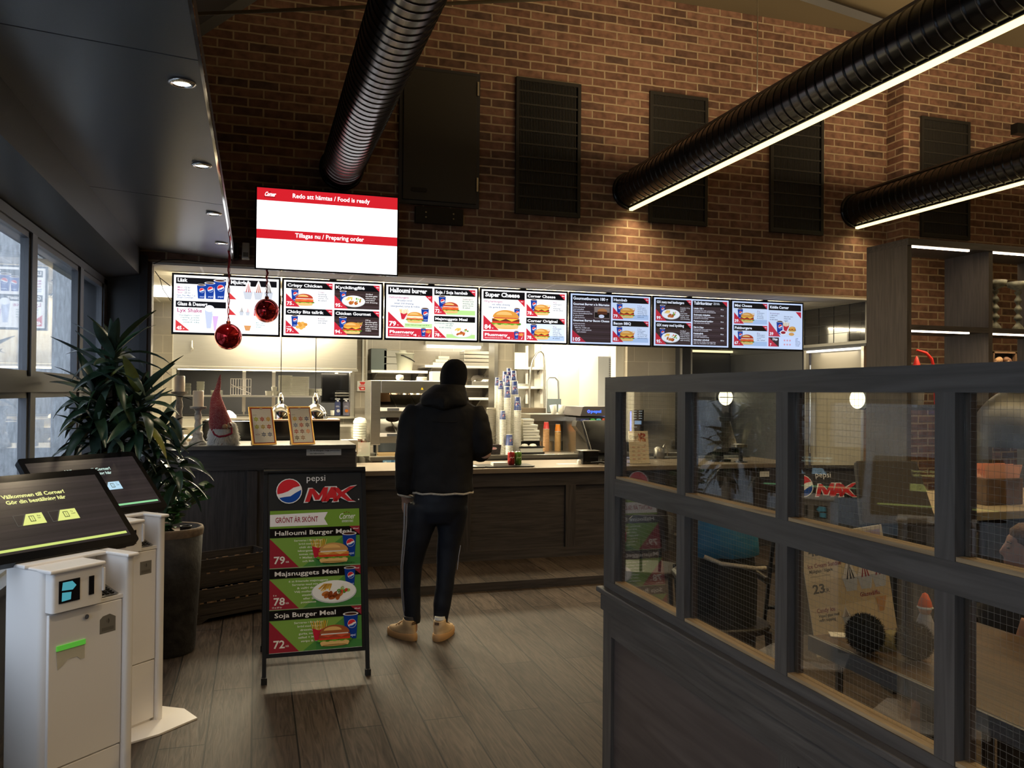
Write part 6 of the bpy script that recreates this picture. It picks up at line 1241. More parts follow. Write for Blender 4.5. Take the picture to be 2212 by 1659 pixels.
# ---------------------------------------------------------------- order kiosks
def kiosk(origin, label, first):
    t = thing('order_kiosk', label, 'order kiosk', origin, R(45), 'white self-order kiosks')
    w, d, H = .336, .22, 1.0; WM = M['white_metal']
    MB().rbox((0, .0, 0), (.30, d, .842), .025, 'Z').rbox((0, .0, .842), (.205, d, .985), .025, 'Z').box((.19, .15, .842), (.30, d-.02, .985)).build('column', WM, t)
    MB().box((.018, -.010, .02), (.298, .002, .300)).build('lower_panel', WM, t, bevel=.003)
    dr = MB().box((.018, -.012, .305), (.298, .002, .832)).build('service_door', WM, t, bevel=.003)
    MB().lathe([(.0085, -.02), (.0085, -.012)], (0, 0, 0), 16, axis='Y').build('lock', M['chrome'], dr, (.152, 0, .800))
    MB().box((.045, -.017, .705), (.151, -.012, .722)).build('receipt_slot', mat('slot_green_%d' % first, (.10, .45, .05), .3, emit=(.2, .9, .1), es=.25), dr)
    MB().prism([(.045, .704), (.150, .704), (.150, .655), (.135, .655), (.122, .668), (.085, .668), (.072, .655), (.05, .640)], -.0135, -.0125, 'Y').build('slot_guard', mat('slot_clear_%d' % first, (.62, .58, .46), .15), dr)
    A_ = Art(.06, .06, .0004)
    A_.poly([(0, 0), (.064, 0), (.064, .052), (.040, .066), (.012, .062), (0, .052)] if first else [(0, 0), (.064, 0), (.064, .062), (0, .062)], '#7b776f', 0)
    for k in range(3): A_.ell(.022, .042, .006+.005*k, .006+.005*k, '#3a3a3a', 1+2*k if 0 else 1, -40, 40, 8); A_.ell(.020, .042, .0045+.005*k, .0045+.005*k, '#7b776f', 2, -40, 40, 8)
    A_.rect(.008, .008, .056, .020, '#6b675f', 1)
    A_.build('contactless_sticker', M['print_gloss'], dr, (.208, -.0125, .722))
    # upper module: scanner window and card slot
    md = MB().rbox((.014, -.035, .842), (.205, .10, .975), .012, 'Z').build('scanner_module', WM, t)
    sw = MB().box((.036, -.038, .872), (.112, -.034, .948)).build('scanner_window', M['gloss_black'], md)
    MB().add([(.045, -.0385, .915), (.085, -.0385, .912), (.098, -.0385, .925), (.083, -.0385, .942), (.048, -.0385, .942)], [(0, 1, 2, 3, 4)]).add([(.045, -.0385, .878), (.078, -.0385, .880), (.080, -.0385, .905), (.046, -.0385, .908)], [(0, 1, 2, 3)]).build('scanner_glow', emis('scan_glow_%d' % first, (.12, .55, .65), .55), md)
    MB().box((.147, -.038, .880), (.166, -.034, .945)).build('card_slot', M['gloss_black'], md)
    MB().box((.0, -.045, .976), (.208, .12, .990)).build('module_cap', WM, t, bevel=.005)
    # keypad niche
    MB().box((.207, .14, .845), (.300, .149, .984)).box((.207, -.012, .835), (.302, .14, .848)).build('niche', WM, t)
    kp = MB().add([(.212, -.005, .852), (.290, -.005, .852), (.290, .080, .880), (.212, .080, .880), (.212, -.005, .850), (.290, -.005, .850)], [(0, 1, 2, 3)]).build('card_terminal', M['steel_dark'], t)
    kk_ = MB()
    for r_ in range(4):
        for c in range(3): x = .224+.020*c; y = .004+.013*r_; kk_.box((x, y, .8535+.0043*r_*1.0), (x+.013, y+.009, .860+.0043*r_))
    kk_.build('keys', M['black'], kp)
    MB().rbox((.198, -.045, .885), (.204, .02, .968), .004, 'X').build('privacy_shield', WM, t)
    # right flange with its rounded cap
    MB().rbox((.302, -.030, 0), (.336, d+.0, .985), .010, 'Z').build('flange', WM, t)
    MB().box((.296, -.045, .985), (.345, d, .998)).box((.20, .14, .9851), (.345, d, .9979)).build('flange_cap', WM, t, bevel=.005)
    MB().box((-.012, .08, .985), (.31, d+.01, .998)).build('top_plate', WM, t, bevel=.004)
    # base plate
    MB().prism([(-.06, -.10), (.20, -.17), (.42, -.17), (.47, -.02), (.40, .26), (-.06, .26)], .0, .008).build('base_plate', WM, t)
    # stand and tilted touch screen
    MB().rbox((.12, .17, .998), (.22, .215, 1.012), .02, 'Z').tube([(.17, .195, 1.01), (.17, .225, 1.05)], .025, 12).build('screen_arm', M['steel_dark'], t)
    sc = bpy.data.objects.new('touch_screen', None); COL.objects.link(sc); sc.parent = t; sc.location = (.17-.31, .125, 1.005); sc.rotation_euler = (R(-45), 0, 0)
    MB().rbox((0, 0, 0), (.62, .028, .385), .018, 'Y').build('housing', M['gloss_black'], sc)
    MB().rbox((.06, .028, .06), (.56, .055, .32), .03, 'Y').build('rear_cover', M['black'], sc)
    W, Hh = .570, .318
    A_ = Art(W, Hh, .0004); A_.rect(0, 0, W, Hh, (.022, .017, .018), 0)
    for i in range(10): A_.rect(0, Hh*i/10, W, Hh*(i+.35)/10, (.028, .021, .022) if i % 2 else (.018, .014, .015), 1)
    c1 = '#f1f29a' if first else '#c8e4dc'
    A_.text('Välkommen till Corner!', W*.5, Hh*.76, .0175, c1, 2, w=W*.42, al='c', bold=.03); A_.text('Gör din beställning här', W*.5, Hh*.675, .0175, c1, 2, w=W*.40, al='c', bold=.03)
    for k, (cx_, tx) in enumerate(((.40, 'Äta här'), (.63, 'Ta med'))):
        x0, y0 = W*(cx_-.075), Hh*.355; bw, bh = W*.16, Hh*.155
        A_.poly([(x0-.016, y0), (x0, y0), (x0+.03, y0+bh), (x0-.016, y0+bh)], (.10, .10, .085), 2); A_.poly([(x0-.0145, y0+.0015), (x0-.001, y0+.0015), (x0+.027, y0+bh-.0015), (x0-.0145, y0+bh-.0015)], (.02, .015, .016), 3)
        A_.poly([(x0+.002, y0), (x0+bw, y0), (x0+bw, y0+bh), (x0+.032, y0+bh)], '#e3ea86' if first else '#b8dcf0', 4)
        A_.text(tx.split()[0], x0+bw*.74, y0+bh*.68, .0065, '#20241a', 5); A_.text(tx.split()[1], x0+bw*.74, y0+bh*.48, .0065, '#20241a', 5)
        for q in ((.40, .25, .62, .80),): A_.rect(x0+bw*q[0], y0+bh*q[1], x0+bw*q[2], y0+bh*q[3], '#4a5030', 5); A_.rect(x0+bw*(q[0]+.03), y0+bh*(q[1]+.06), x0+bw*(q[2]-.03), y0+bh*(q[3]-.06), '#e3ea86' if first else '#b8dcf0', 6); A_.rect(x0+bw*.505, y0+bh*.25, x0+bw*.52, y0+bh*.8, '#4a5030', 7)
    A_.rect(W*.02, Hh*.035, W*.98, Hh*.070, '#cfe07a' if first else '#8fd69a', 2)
    A_.build('display', M['scr_k'], sc, (.025, -.0008, .034))
    return t
k1o = (-.681, 3.141, 0)
kiosk(k1o, 'nearest white order kiosk at the left edge with yellowish buttons on its tilted screen', 1)
c2 = atz(343, 1552, 0)
k2o = Vector((c2.x-.336*.707, c2.y-.336*.707, 0))
kiosk(k2o, 'second white order kiosk, behind the first, with pale blue button and visible base plate', 0)


# ---------------------------------------------------------------- plants
def leaf(mb, base, d, L, W, droop, roll_=0.0, mi=0, seg=7, curl=0.0):
    d = Vector(d).normalized(); side = d.cross(Vector((0, 0, 1)))
    if side.length < .1: side = Vector((1, 0, 0))
    side.normalize(); side = Matrix.Rotation(roll_, 3, d) @ side
    p = Vector(base); vs = []; cur = d.copy()
    for i in range(seg+1):
        t = i/seg; wv = W*(math.sin(PI*min(1, t*.92+.06))**.75)*(1-.25*t); nrm = cur.cross(side)*-1
        vs += [p-side*wv+nrm*wv*.35, p+Vector((0, 0, 0)), p+side*wv+nrm*wv*.35]
        cur = (cur+Vector((0, 0, -droop/seg))+side*curl/seg).normalized(); p = p+cur*L/seg
    fs = []
    for i in range(seg): a = i*3; fs += [(a, a+1, a+4, a+3), (a+1, a+2, a+5, a+4)]
    mb.add(vs, fs, mi, True)
def leafmat(name, c, c2, rough=.32):
    m = mat(name, c, rough, noise=.5, nscale=9, spec=.6); return m
LM = [leafmat('leaf_dark', (.020, .048, .026), 0), leafmat('leaf_mid', (.035, .085, .035), 0), leafmat('leaf_yellow', (.16, .16, .03), 0), leafmat('leaf_grey', (.05, .085, .065), 0, .25)]
rnd = random.Random(21)
dc = aty(252, 1000, 4.98)
t = thing('dracaena', 'big bushy dark green pot plant with long drooping strap leaves by the window', 'plant', (dc.x, dc.y, 0))
MB().lathe([(.13, 0), (.17, .05), (.185, .55), (.195, .58), (.18, .58), (.17, .50), (0, .50)], (0, 0, 0), 28).build('pot', mat('pot_dark', (.03, .028, .027), .7, noise=.4, nscale=12), t)
ks = (dc-EYE).dot(fw)/1787
def pl(px, py, dy=0): q = Vector((dc.x, dc.y, 0)); v = Vector((math.cos(yaw-R(25)), 0, 0)); c = aty(px, py, dc.y+dy); return Vector((c.x-dc.x, c.y-dc.y, c.z))
stems = [(248, 772), (205, 868), (300, 870), (262, 930), (215, 950), (345, 950), (385, 990)]
tk = MB()
for sx, sy in stems[:4]: e = pl(sx, sy); tk.tube([(0, 0, .5), (e.x*.3, e.y*.3, .85), (e.x, e.y, e.z)], [.022, .018, .012], 8)
tk.build('trunk', mat('bark', (.10, .075, .05), .9, noise=.4, nscale=40, bump=.5), t)
fo = MB()
for si, (sx, sy) in enumerate(stems):
    e = pl(sx, sy, rnd.uniform(-.10, .06)); n = (34, 36, 36, 40, 34, 28, 18)[si]
    for i in range(n):
        a = i*2.4+si; el = .95-1.5*i/n; L = rnd.uniform(.22, .33)*(1.0 if si < 5 else .75)
        d = (math.cos(a)*math.cos(el), math.sin(a)*math.cos(el)*.75, math.sin(el))
        b = e+Vector((0, 0, .05-.22*i/n))
        # keep the foliage off the window panes
        if b.x+dc.x+d[0]*L < -1.03: L = max(.10, (b.x+dc.x+1.03)/max(.05, -d[0])*.95)
        leaf(fo, b, d, L, rnd.uniform(.024, .035), rnd.uniform(.7, 1.9) if el < .6 else rnd.uniform(.1, .7), rnd.uniform(-.7, .7), 2 if rnd.random() < .035 else (3 if rnd.random() < .3 else (1 if rnd.random() < .25 else 0)), 7, rnd.uniform(-.4, .4))
for (px, py, tx, ty, mi) in ((250, 800, 240, 692, 3), (240, 800, 118, 725, 0), (235, 790, 168, 715, 3), (250, 790, 262, 752, 1), (300, 860, 372, 782, 3), (300, 850, 318, 800, 0), (220, 850, 102, 803, 0), (300, 900, 355, 838, 0), (370, 900, 392, 950, 0)):
    a, b = pl(px, py, -.02), pl(tx, ty, -.05); leaf(fo, a, b-a, (b-a).length*1.04, .030, .10, rnd.uniform(.2, .9), mi)
fo.build('foliage', LM, t)
# tall planter with the small round-leaved plant
pc = Vector((-.50, 5.48, 0))
t = thing('planter', 'tall dark tapered stone-look planter behind the second kiosk', 'planter', pc)
H = .76; MB().lathe([(.150, 0), (.160, .02), (.185, H*.6), (.198, H), (.180, H), (.172, H-.06), (0, H-.06)], (0, 0, 0), 40).build('planter_shell', mat('stone_dark', (.035, .032, .03), .8, noise=.5, nscale=14, bump=.5, bscale=30), t)
MB().lathe([(.199, H-.045), (.203, H-.01), (.198, H+.004), (.183, H+.004), (.178, H-.03)], (0, 0, 0), 40).build('rim', mat('rim_worn', (.16, .11, .07), .8, noise=.4, nscale=20), t)
MB().lathe([(.173, H-.06), (0, H-.045)], (0, 0, 0), 24).build('soil', mat('soil', (.02, .015, .012), 1), t)
t = thing('ficus', 'small round-leaved green plant leaning out of the tall planter', 'plant', (pc.x, pc.y, H-.055))
def pf_(px, py, dy=-.05): c = aty(px, py, pc.y+dy); return Vector((c.x-pc.x, dy, c.z-(H-.055)))
br = MB(); lf = MB(); O = Vector((0, 0, 0))
for pts in (((375, 1110), (372, 1060), (378, 1035)), ((378, 1110), (400, 1085), (425, 1065), (450, 1050)), ((376, 1110), (384, 1075), (398, 1048)), ((375, 1105), (360, 1070), (358, 1040)), ((380, 1108), (405, 1095), (436, 1075))):
    Q = [Vector((0, 0, .01))]+[pf_(*p) for p in pts]; br.tube(Q, [.006]+[.004]*(len(Q)-1), 6)
    for i in range(1, len(Q)):
        for k in range(6):
            b = Q[i-1].lerp(Q[i], k/5+.1); a_ = rnd.random()*6.28; leaf(lf, b, (math.cos(a_), math.sin(a_)*.6-.3, .4), rnd.uniform(.05, .075), .025, .5, rnd.uniform(-1, 1), 0, 5)
br.build('stems', mat('twig', (.10, .09, .05), .8), t); lf.build('leaves', leafmat('leaf_fresh', (.045, .12, .035), 0, .35), t)
o = MB().lathe([(.028, 0), (.034, .07), (.036, .075), (.030, .075), (.026, .01), (0, .01)], (0, 0, 0), 20).build('plastic_pot', M['black'], None, (pc.x+.10, pc.y-.06, H-.06)); tag(o, 'small black plastic pot stuck in the tall planter', 'pot')

# ---------------------------------------------------------------- wooden crates behind the sign
cw = wood('crate_wood', (.020, .016, .014), (.06, .045, .036), 'X', .75, 1, .5); cr_ = mat('worn_edge', (.22, .14, .08), .9, noise=.5, nscale=40)
def crate(c, w, d, h, rz, label, legs=False):
    t = thing('wooden_crate', label, 'crate', c, rz, 'dark wooden crates under the tall counter')
    z0 = .05 if legs else 0
    n = 2
    for k in range(n):
        a, b = z0+(h-z0)*k/n+.004, z0+(h-z0)*(k+1)/n-.004
        MB().box((0, 0, a), (w, .014, b)).box((0, d-.014, a), (w, d, b)).box((0, .014, a), (.014, d-.014, b)).box((w-.014, .014, a), (w, d-.014, b)).build('side_boards', cw, t)
    for x in (.012, w-.052):
        p_ = MB().box((x, -.010, z0), (x+.04, 0, h)).build('corner_batten', cw, t)
        MB().cyl((x+.02, -.014, h-.03), (x+.02, -.010, h-.03), .008, n=10).cyl((x+.02, -.014, z0+.03), (x+.02, -.010, z0+.03), .008, n=10).build('nail', M['steel_dark'], p_)
    MB().box((0, 0, z0), (w, d, z0+.012)).build('bottom', cw, t)
    e = MB(); rn = random.Random(int(w*100)); x = .02
    while x < w-.05: l_ = rn.uniform(.01, .07); e.box((x, -.0015, (z0+h)/2-.006), (x+l_, .001, (z0+h)/2+.004)); x += l_+rn.uniform(.01, .08)
    x = .02
    while x < w-.05: l_ = rn.uniform(.01, .06); e.box((x, -.001, h-.003), (x+l_, .013, h+.001)); x += l_+rn.uniform(.01, .07)
    tag(e.build('worn_edges', cr_, t), kind='stuff')
    if legs: MB().prism([(.0, 0), (.06, 0), (.12, .03), (w-.12, .03), (w-.06, 0), (w, 0), (w, .05), (0, .05)], 0, .02, 'Y').build('skid', cw, t)
    return t
kz = R(30)
crate((-.40, 6.02, 0), .62, .34, .235, R(27), 'lower dark wooden crate with worn edges between the planter and the sign', True)
crate((-.40, 6.07, .236), .60, .30, .195, R(27), 'upper dark wooden crate with a plastic liner, stacked on the lower one')

# ---------------------------------------------------------------- pavement sign
sy0, sy1, yt = 4.722, 5.36, 5.035; sx0, sx1 = .050, .636; TZ = 1.15
def a_sign(loc, rz, label, poster, w=.586, hlabel=None):
    t = thing('pavement_sign', label, 'sign', loc, rz, 'black folding pavement signs')
    dy = .313; L = math.hypot(TZ, dy); tilt = math.atan2(dy, TZ)
    f = MB()
    for x in (0, w-.022): f.box((x, 0, .0), (x+.022, .03, L))
    f.box((0, 0, L-.02), (w, .03, L)).box((.02, 0, .135), (w-.02, .028, .155)).build('front_frame', M['black'], t, (0, 0, 0), (-tilt, 0, 0))
    pb = MB().box((.022, .006, .155), (w-.022, .022, L-.02)).build('panel', M['black_matt'], t, (0, 0, 0), (-tilt, 0, 0))
    bk = MB()
    for x in (0.0, w-.022): bk.box((x, -.02, 0), (x+.022, 0, L-.02))
    bk.box((0.02, -.02, .16), (w-.02, -.004, .18)).build('rear_frame', M['black'], t, (-.0, dy*2+.0, 0), (tilt, 0, 0))
    MB().cyl((0, dy, TZ-.02), (w, dy, TZ-.02), .014, n=12).build('hinge', M['black'], t)
    for x in (.011, w-.011):
        for y in (.010, 2*dy-.01): MB().rbox((x-.016, y-.02, 0), (x+.016, y+.02, .035), .006).build('foot', M['black_matt'], t)
    # header
    H_ = .215; A_ = Art(w-.05, H_, .0006); W = A_.w
    A_.globe(W*.22, H_*.44, .068, 0)
    A_.text('pepsi', W*.405, H_*.70, .038, '#f2f2f2', 1, w=W*.20, bold=.0)
    def mx(off, c, Ly):
        for pts in ([(0, 0), (.10, .88), (.19, .88), (.30, .42), (.40, .95), (.50, .95), (.44, 0), (.35, 0), (.38, .5), (.30, .12), (.22, .12), (.16, .55), (.10, 0)],
                    [(.40, 0), (.56, .95), (.66, .95), (.70, 0), (.61, 0), (.60, .22), (.54, .22), (.49, 0)],
                    [(.60, .90), (.72, .90), (.80, .62), (.96, .95), (1.10, 1.0), (.86, .48), (.99, .08), (1.08, -.02), (.92, -.02), (.78, .30), (.68, -.02), (.60, -.02), (.72, .45)]):
            cx_ = sum(p[0] for p in pts)/len(pts); cy_ = sum(p[1] for p in pts)/len(pts)
            A_.poly([(W*.385+(p[0]+(.03 if p[0] > cx_ else -.03)*off)*W*.50, H_*.13+(p[1]+(.06 if p[1] > cy_ else -.06)*off)*.088) for p in pts], c, Ly)
    mx(1, '#e9e9ea', 1); mx(0, '#cf3036', 3); A_.ell(W*.965, H_*.16, .004, .004, '#e9e9ea', 1)
    hz = .80*L+.008
    A_.mb.v = [(x, y, z) for x, y, z in A_.mb.v]; A_.build('header_print', M['print_gloss'], t, (.025+0, math.sin(tilt)*(hz+.0)-.001, math.cos(tilt)*hz), (-tilt, 0, 0))
    if poster:
        ph = .785; A_ = Art(w-.078, ph, .0006); W, H2 = A_.w, A_.h; green = '#7cb83e'
        A_.rect(0, 0, W, H2, '#7fa648', 0); A_.rect(0, H2*.87, W, H2, '#7aa23e', 1)
        A_.poly([(0, H2*.885), (W*.64, H2*.885), (W*.60, H2*.932), (W*.64, H2*.98), (0, H2*.972)], '#f2eff0', 2); A_.text('GRÖNT ÄR SKÖNT', W*.06, H2*.912, .031, '#9a2838', 3, w=W*.47)
        A_.text('Corner', W*.765, H2*.925, .034, '#f4f6ea', 3, w=W*.18, slant=.25, bold=.01); A_.rect(W*.80, H2*.912, W*.93, H2*.9145, '#f4f6ea', 3); A_.text('BURGERS & GRILL', W*.80, H2*.900, .0075, '#f4f6ea', 3, w=W*.13)
        for k in range(3): A_.ell(W*(.83+.025*k), H2*(.972+.004*(k == 1)), .003, .003, '#8a2430', 3)
        rows = ((.87, .585, 'Halloumi Burger Meal', '79', ('Serveras i Brooklyn', 'bröd med sweet', 'chili dressing,', 'isbergssallad,', 'tomat, rödlök.', '+ Mellan strips', 'och läsk'), None, .85), (.580, .295, 'Majsnuggets Meal', '78', ('6 st friterade majsnuggets', 'Serveras med mix sallad', '& valfri dressing.', 'Välj mellan strips,', 'steakfries', 'eller äkta', 'potatismos'), '6 st', .70), (.290, 0.0, 'Soja Burger Meal', '72', ('Serveras i Brooklyn', 'bröd med burger-', 'dressing, lök,', 'gurka, tomat,', 'sallad + Mellan', 'strips & läsk'), None, .66))
        for k, (yt_, yb_, ti, pr, ls, sm_, tw) in enumerate(rows):
            y1_, y0_ = H2*yt_, H2*yb_; th = H2*.068; bh = y1_-y0_-th
            A_.rect(0, y0_, W, y1_, '#82aa4a', 2); A_.poly([(W*.35, y0_), (W, y0_), (W, y1_-th), (W*.82, y1_-th)], '#558f44', 3); A_.rect(W*.5, y0_, W, y0_+bh*.25, '#478644', 4)
            A_.rect(0, y1_-th, W, y1_, '#14100f', 5); A_.text(ti, W*.055, y1_-th*.74, th*.48, '#eeeae6', 6, w=W*tw, bold=.014)
            A_.poly([(W*.88, y1_), (W, y1_), (W, y1_-th*.95)], '#9a2c3a', 6); A_.text('Meal', W*.925, y1_-th*.35, .008, '#f2e8e8', 7, w=W*.06)
            A_.poly([(0, y0_), (W*.32, y0_), (0, y0_+bh*.98)], '#9c2a38', 5); A_.rect(0, y0_, W, y0_+.0015, '#e6e2dc', 6)
            A_.text(pr, W*.045, y0_+bh*.15, bh*.24, '#f0ece6', 6, w=W*.12, bold=.02); A_.text('KR', W*.175, y0_+bh*.17, bh*.06, '#f0ece6', 6)
            if sm_: A_.text(sm_, W*.04, y0_+bh*.44, .009, '#f0ece6', 6); A_.text('10 st 89 kr', W*.03, y0_+bh*.05, .009, '#f0ece6', 6)
            for q, l in enumerate(ls): A_.text(l, W*(.42+.012*(q % 3)-.0), y1_-th-bh*(.14+.115*q), .0105, '#eef4dc', 6, w=W*.0165*len(l), al='r' if 0 else 'c', bold=.02)
            if k == 1: A_.plate(W*.70, y0_+bh*.48, W*.50, 8); A_.cup(W*.88, y0_+bh*.62, bh*.62, 6)
            else:
                A_.fries(W*.53, y0_+bh*.30, bh*.62, 8); A_.cup(W*.88, y0_+bh*.28, bh*.78, 8)
                A_.burger(W*.70, y0_+bh*.10, W*.36, 16, patty='#d88a3a' if k == 0 else '#a8482a', mid='#f4ece0', cheese='#f0c070' if k == 0 else '#d85a34', bun='#cc9a5c' if k == 0 else '#a85c34')
            if k == 0: A_.text('Endast Halloumi burger med 49 kr', W*.58, y0_+bh*.06, .0075, '#1a3018', 6, w=W*.36)
        pz = .158; A_.build('poster', M['print_gloss'], t, (.036, math.sin(tilt)*pz-.003, math.cos(tilt)*pz), (-tilt, 0, 0))
    return t
a_sign((sx0, sy0, 0), 0, 'black folding sign with a drink logo and green three-meal poster, on the open floor', True)
# ---------------------------------------------------------------- glazed partition
PX_ = 1.29; PT = .044; Y1 = 2.95; WP, WPY = M['wood_part'], M['wood_part_y']
t = thing('glazed_partition', 'grey oak partition with two rows of wired glass panes over solid panels', 'partition', (PX_, Y1, 0))
# local: y runs toward the camera as negative
YE = -5.6
ybars = []
y = -.098
while y > YE: ybars.append((y, y-.476)); y -= .526
fr = []
MB().box((0, -.0, .8905), (PT, -.098, 1.609)).build('end_post', WP, t)
MB().box((0, 0, 1.609), (PT, YE, 1.665)).build('top_rail', WPY, t)
for i, (a, b) in enumerate(ybars):
    MB().box((.001, b, .89), (PT-.001, b-.05, 1.219)).box((.001, b, 1.283), (PT-.001, b-.05, 1.609)).build('mullion', WP, t)
MB().box((0, -.098, 1.219), (PT, YE, 1.283)).build('transom', WPY, t)
MB().box((0, -.0, .775), (PT, YE, .89)).build('bottom_rail', WPY, t)
MB().box((-.03, .006, .842), (0, YE, .862)).build('ledge', WPY, t, bevel=.004)
MB().box((-.012, -.0, .775), (0, YE, .842)).build('moulding', WPY, t)
bead = []
for i, (a, b) in enumerate(ybars):
    for z0, z1 in ((1.283, 1.609), (.89, 1.219)):
        bd_ = MB()
        bd_.box((.027, a, z0), (PT-.002, a-.012, z1)).box((.027, b+.012, z0), (PT-.002, b, z1))
        bd_.build('glazing_bead', M['jamb'], t)
        MB().box((.004, a, z0), (.040, b, z0+.009)).build('worn_sill', M['raw_oak'], t)
        MB().box((.022, a-.001, z0+.009), (.026, b+.001, z1)).build('pane', M['glass_part'], t)
        if i < 4:
            g = MB(); yy_ = a-.014; r_ = .0003
            while yy_ > b+.012: g.add([(.0242, yy_-r_, z0+.01), (.0242, yy_+r_, z0+.01), (.0242, yy_+r_, z1), (.0242, yy_-r_, z1)], [(0, 1, 2, 3)]); yy_ -= .0135
            z = z0+.02
            while z < z1: g.add([(.0242, a-.012, z-r_), (.0242, a-.012, z+r_), (.0242, b+.012, z+r_), (.0242, b+.012, z-r_)], [(0, 1, 2, 3)]); z += .0145
            g.build('wire_mesh', M['wire'], t)
# lower solid panels
MB().box((0, 0, 0), (PT, -.075, .775)).build('corner_stile', WP, t)
MB().box((0, -.075, .685), (PT, YE, .775)).box((0, -.075, 0), (PT, YE, .10)).build('panel_rail', WPY, t)
for a in (-1.12, -2.16, -3.2, -4.24): MB().box((0, a, .10), (PT, a-.078, .685)).build('panel_stile', WP, t)
MB().box((.014, -.075, .10), (.032, YE, .685)).build('lower_panel', M['wood_panel'], t)

# ---------------------------------------------------------------- open shelf unit and the condiment counter under it
UX, UY = 4.635, 5.02; UD = .43; UZ = 2.785
t = thing('shelf_unit', 'tall open oak shelf unit with light strips under its shelves', 'shelf unit', (UX, UY, 0))
wd = wood('unit_oak', (.045, .038, .036), (.085, .073, .066), 'Z', .5); BW_ = .80
for k in range(4): MB().box((k*.775-.0, 0, 0), (k*.775+.04, UD, UZ-.05)).build('upright', wd, t)
MB().box((0, -.01, UZ-.05), (2.4, UD, UZ)).build('top_board', M['wood_dark_x'], t)
for z in (2.10, 1.50):
    for k in range(3): MB().box((k*.775+.04, 0, z), ((k+1)*.775, UD, z+.04)).build('shelf_board', M['wood_dark_x'], t)
for z in (UZ-.05, 2.10):
    for k in range(3):
        MB().box((k*.775+.045, .012, z-.012), (k*.775+.60, .03, z)).build('light_strip', M['led_shelf'], t)
        area('shelf_led_lamp', (UX+k*.775+.33, UY+.03, z-.02), .5, 1.6, (1, .78, .5), size_y=.02)
CX0, CY0 = 3.86, 3.92
t = thing('condiment_counter', 'low dark cabinet with a beige top below the open shelf unit', 'counter', (CX0, CY0, 0))
MB().box((0, 0, .86), (4.2, 1.0, .91)).build('worktop', M['counter_beige'], t, bevel=.004); MB().box((.04, .04, 0), (4.16, .96, .86)).build('cabinet_body', M['wood_dark'], t)
for k in range(5): MB().box((.08+.82*k, .02, .06), (.84+.82*k, .04, .82)).build('cabinet_door', M['wood_dark'], t)
# ornaments on the shelves
def turned(px, Y, z, H, label, m):
    x = aty(px, 700, Y).x; pr = []
    for i in range(28):
        u = i/27; r_ = .012+.022*abs(math.sin(u*PI*4.5))**2*(1-.3*u)+(.035*(1-u*8) if u < .125 else 0); pr.append((r_, u*H*.8))
    pr += [(.01, H*.82), (.075, H*.9), (.085, H), (.08, H), (0, H*.93)]
    o = MB().lathe(pr, (0, 0, 0), 20).build('candlestick', m, None, (x, Y, z)); tag(o, label, 'candlestick', 'turned candlesticks on the shelf unit')
cm = mat('aged_wood', (.16, .16, .12), .6, noise=.5, nscale=30)
turned(2150, 5.2, 2.14, .40, 'turned dark candlestick on the upper shelf next to the upright, left one', cm)
turned(2199, 5.2, 2.14, .40, 'turned dark candlestick at the right edge of the picture on the upper shelf', cm)
rt_m = mat('red_wire', (.62, .03, .02), .5)
t = thing('gnome', 'red pointed felt hat peeking over the partition beside a red arch on the shelf', 'gnome', (aty(1980, 790, 5.15).x, 5.15, 1.54))
MB().lathe([(.045, .22), (.04, .26), (.02, .33), (.006, .37), (0, .375)], (0, 0, 0), 16).build('pointed_hat', rt_m, t); MB().lathe([(.05, 0), (.055, .1), (.045, .22), (0, .22)], (0, 0, 0), 16).build('gnome_body', mat('doll_grey', (.4, .38, .36), .9), t)
A1, A2, A3, A4 = aty(1980, 756, 5.15), aty(2000, 762, 5.15), aty(2012, 775, 5.15), aty(2017, 792, 5.15)
o = MB().tube([A1, A2, A3, A4, (A4.x+.02, 5.15, 1.545)], [.007, .011, .012, .011, .012], 8).build('red_arch', rt_m); tag(o, 'curved red felt arch over the red pointed hat on the lower shelf', 'decoration')
fc_ = aty(2170, 790, 5.12)
t = thing('framed_picture', 'small dark frame with brown nuts on the lower shelf at the right edge', 'ornament', (aty(2146, 780, 5.15).x, 5.15, 1.54)); FZ = aty(2170, 760, 5.15).z-1.54
MB().box((0, 0, 0), (.24, .05, .012)).box((0, 0, FZ-.012), (.24, .05, FZ)).box((0, 0, 0), (.012, .05, FZ)).box((.228, 0, 0), (.24, .05, FZ)).build('frame', mat('nut_frame', (.14, .08, .04), .6), t)
nb = MB(); rnd = random.Random(5)
for k in range(22): nb.ball((.03+rnd.random()*.18, .02, .03+rnd.random()*(FZ-.08)), .024, 10, 8, sx=1.3, sy=.8, mi=k % 2)
tag(nb.build('nuts', [mat('nut_tan', (.45, .27, .13), .6), mat('nut_brown', (.18, .09, .05), .6)], t), kind='stuff')
MB().box((.01, .03, .01), (.23, .05, FZ-.01)).build('frame_back', M['black_matt'], t)
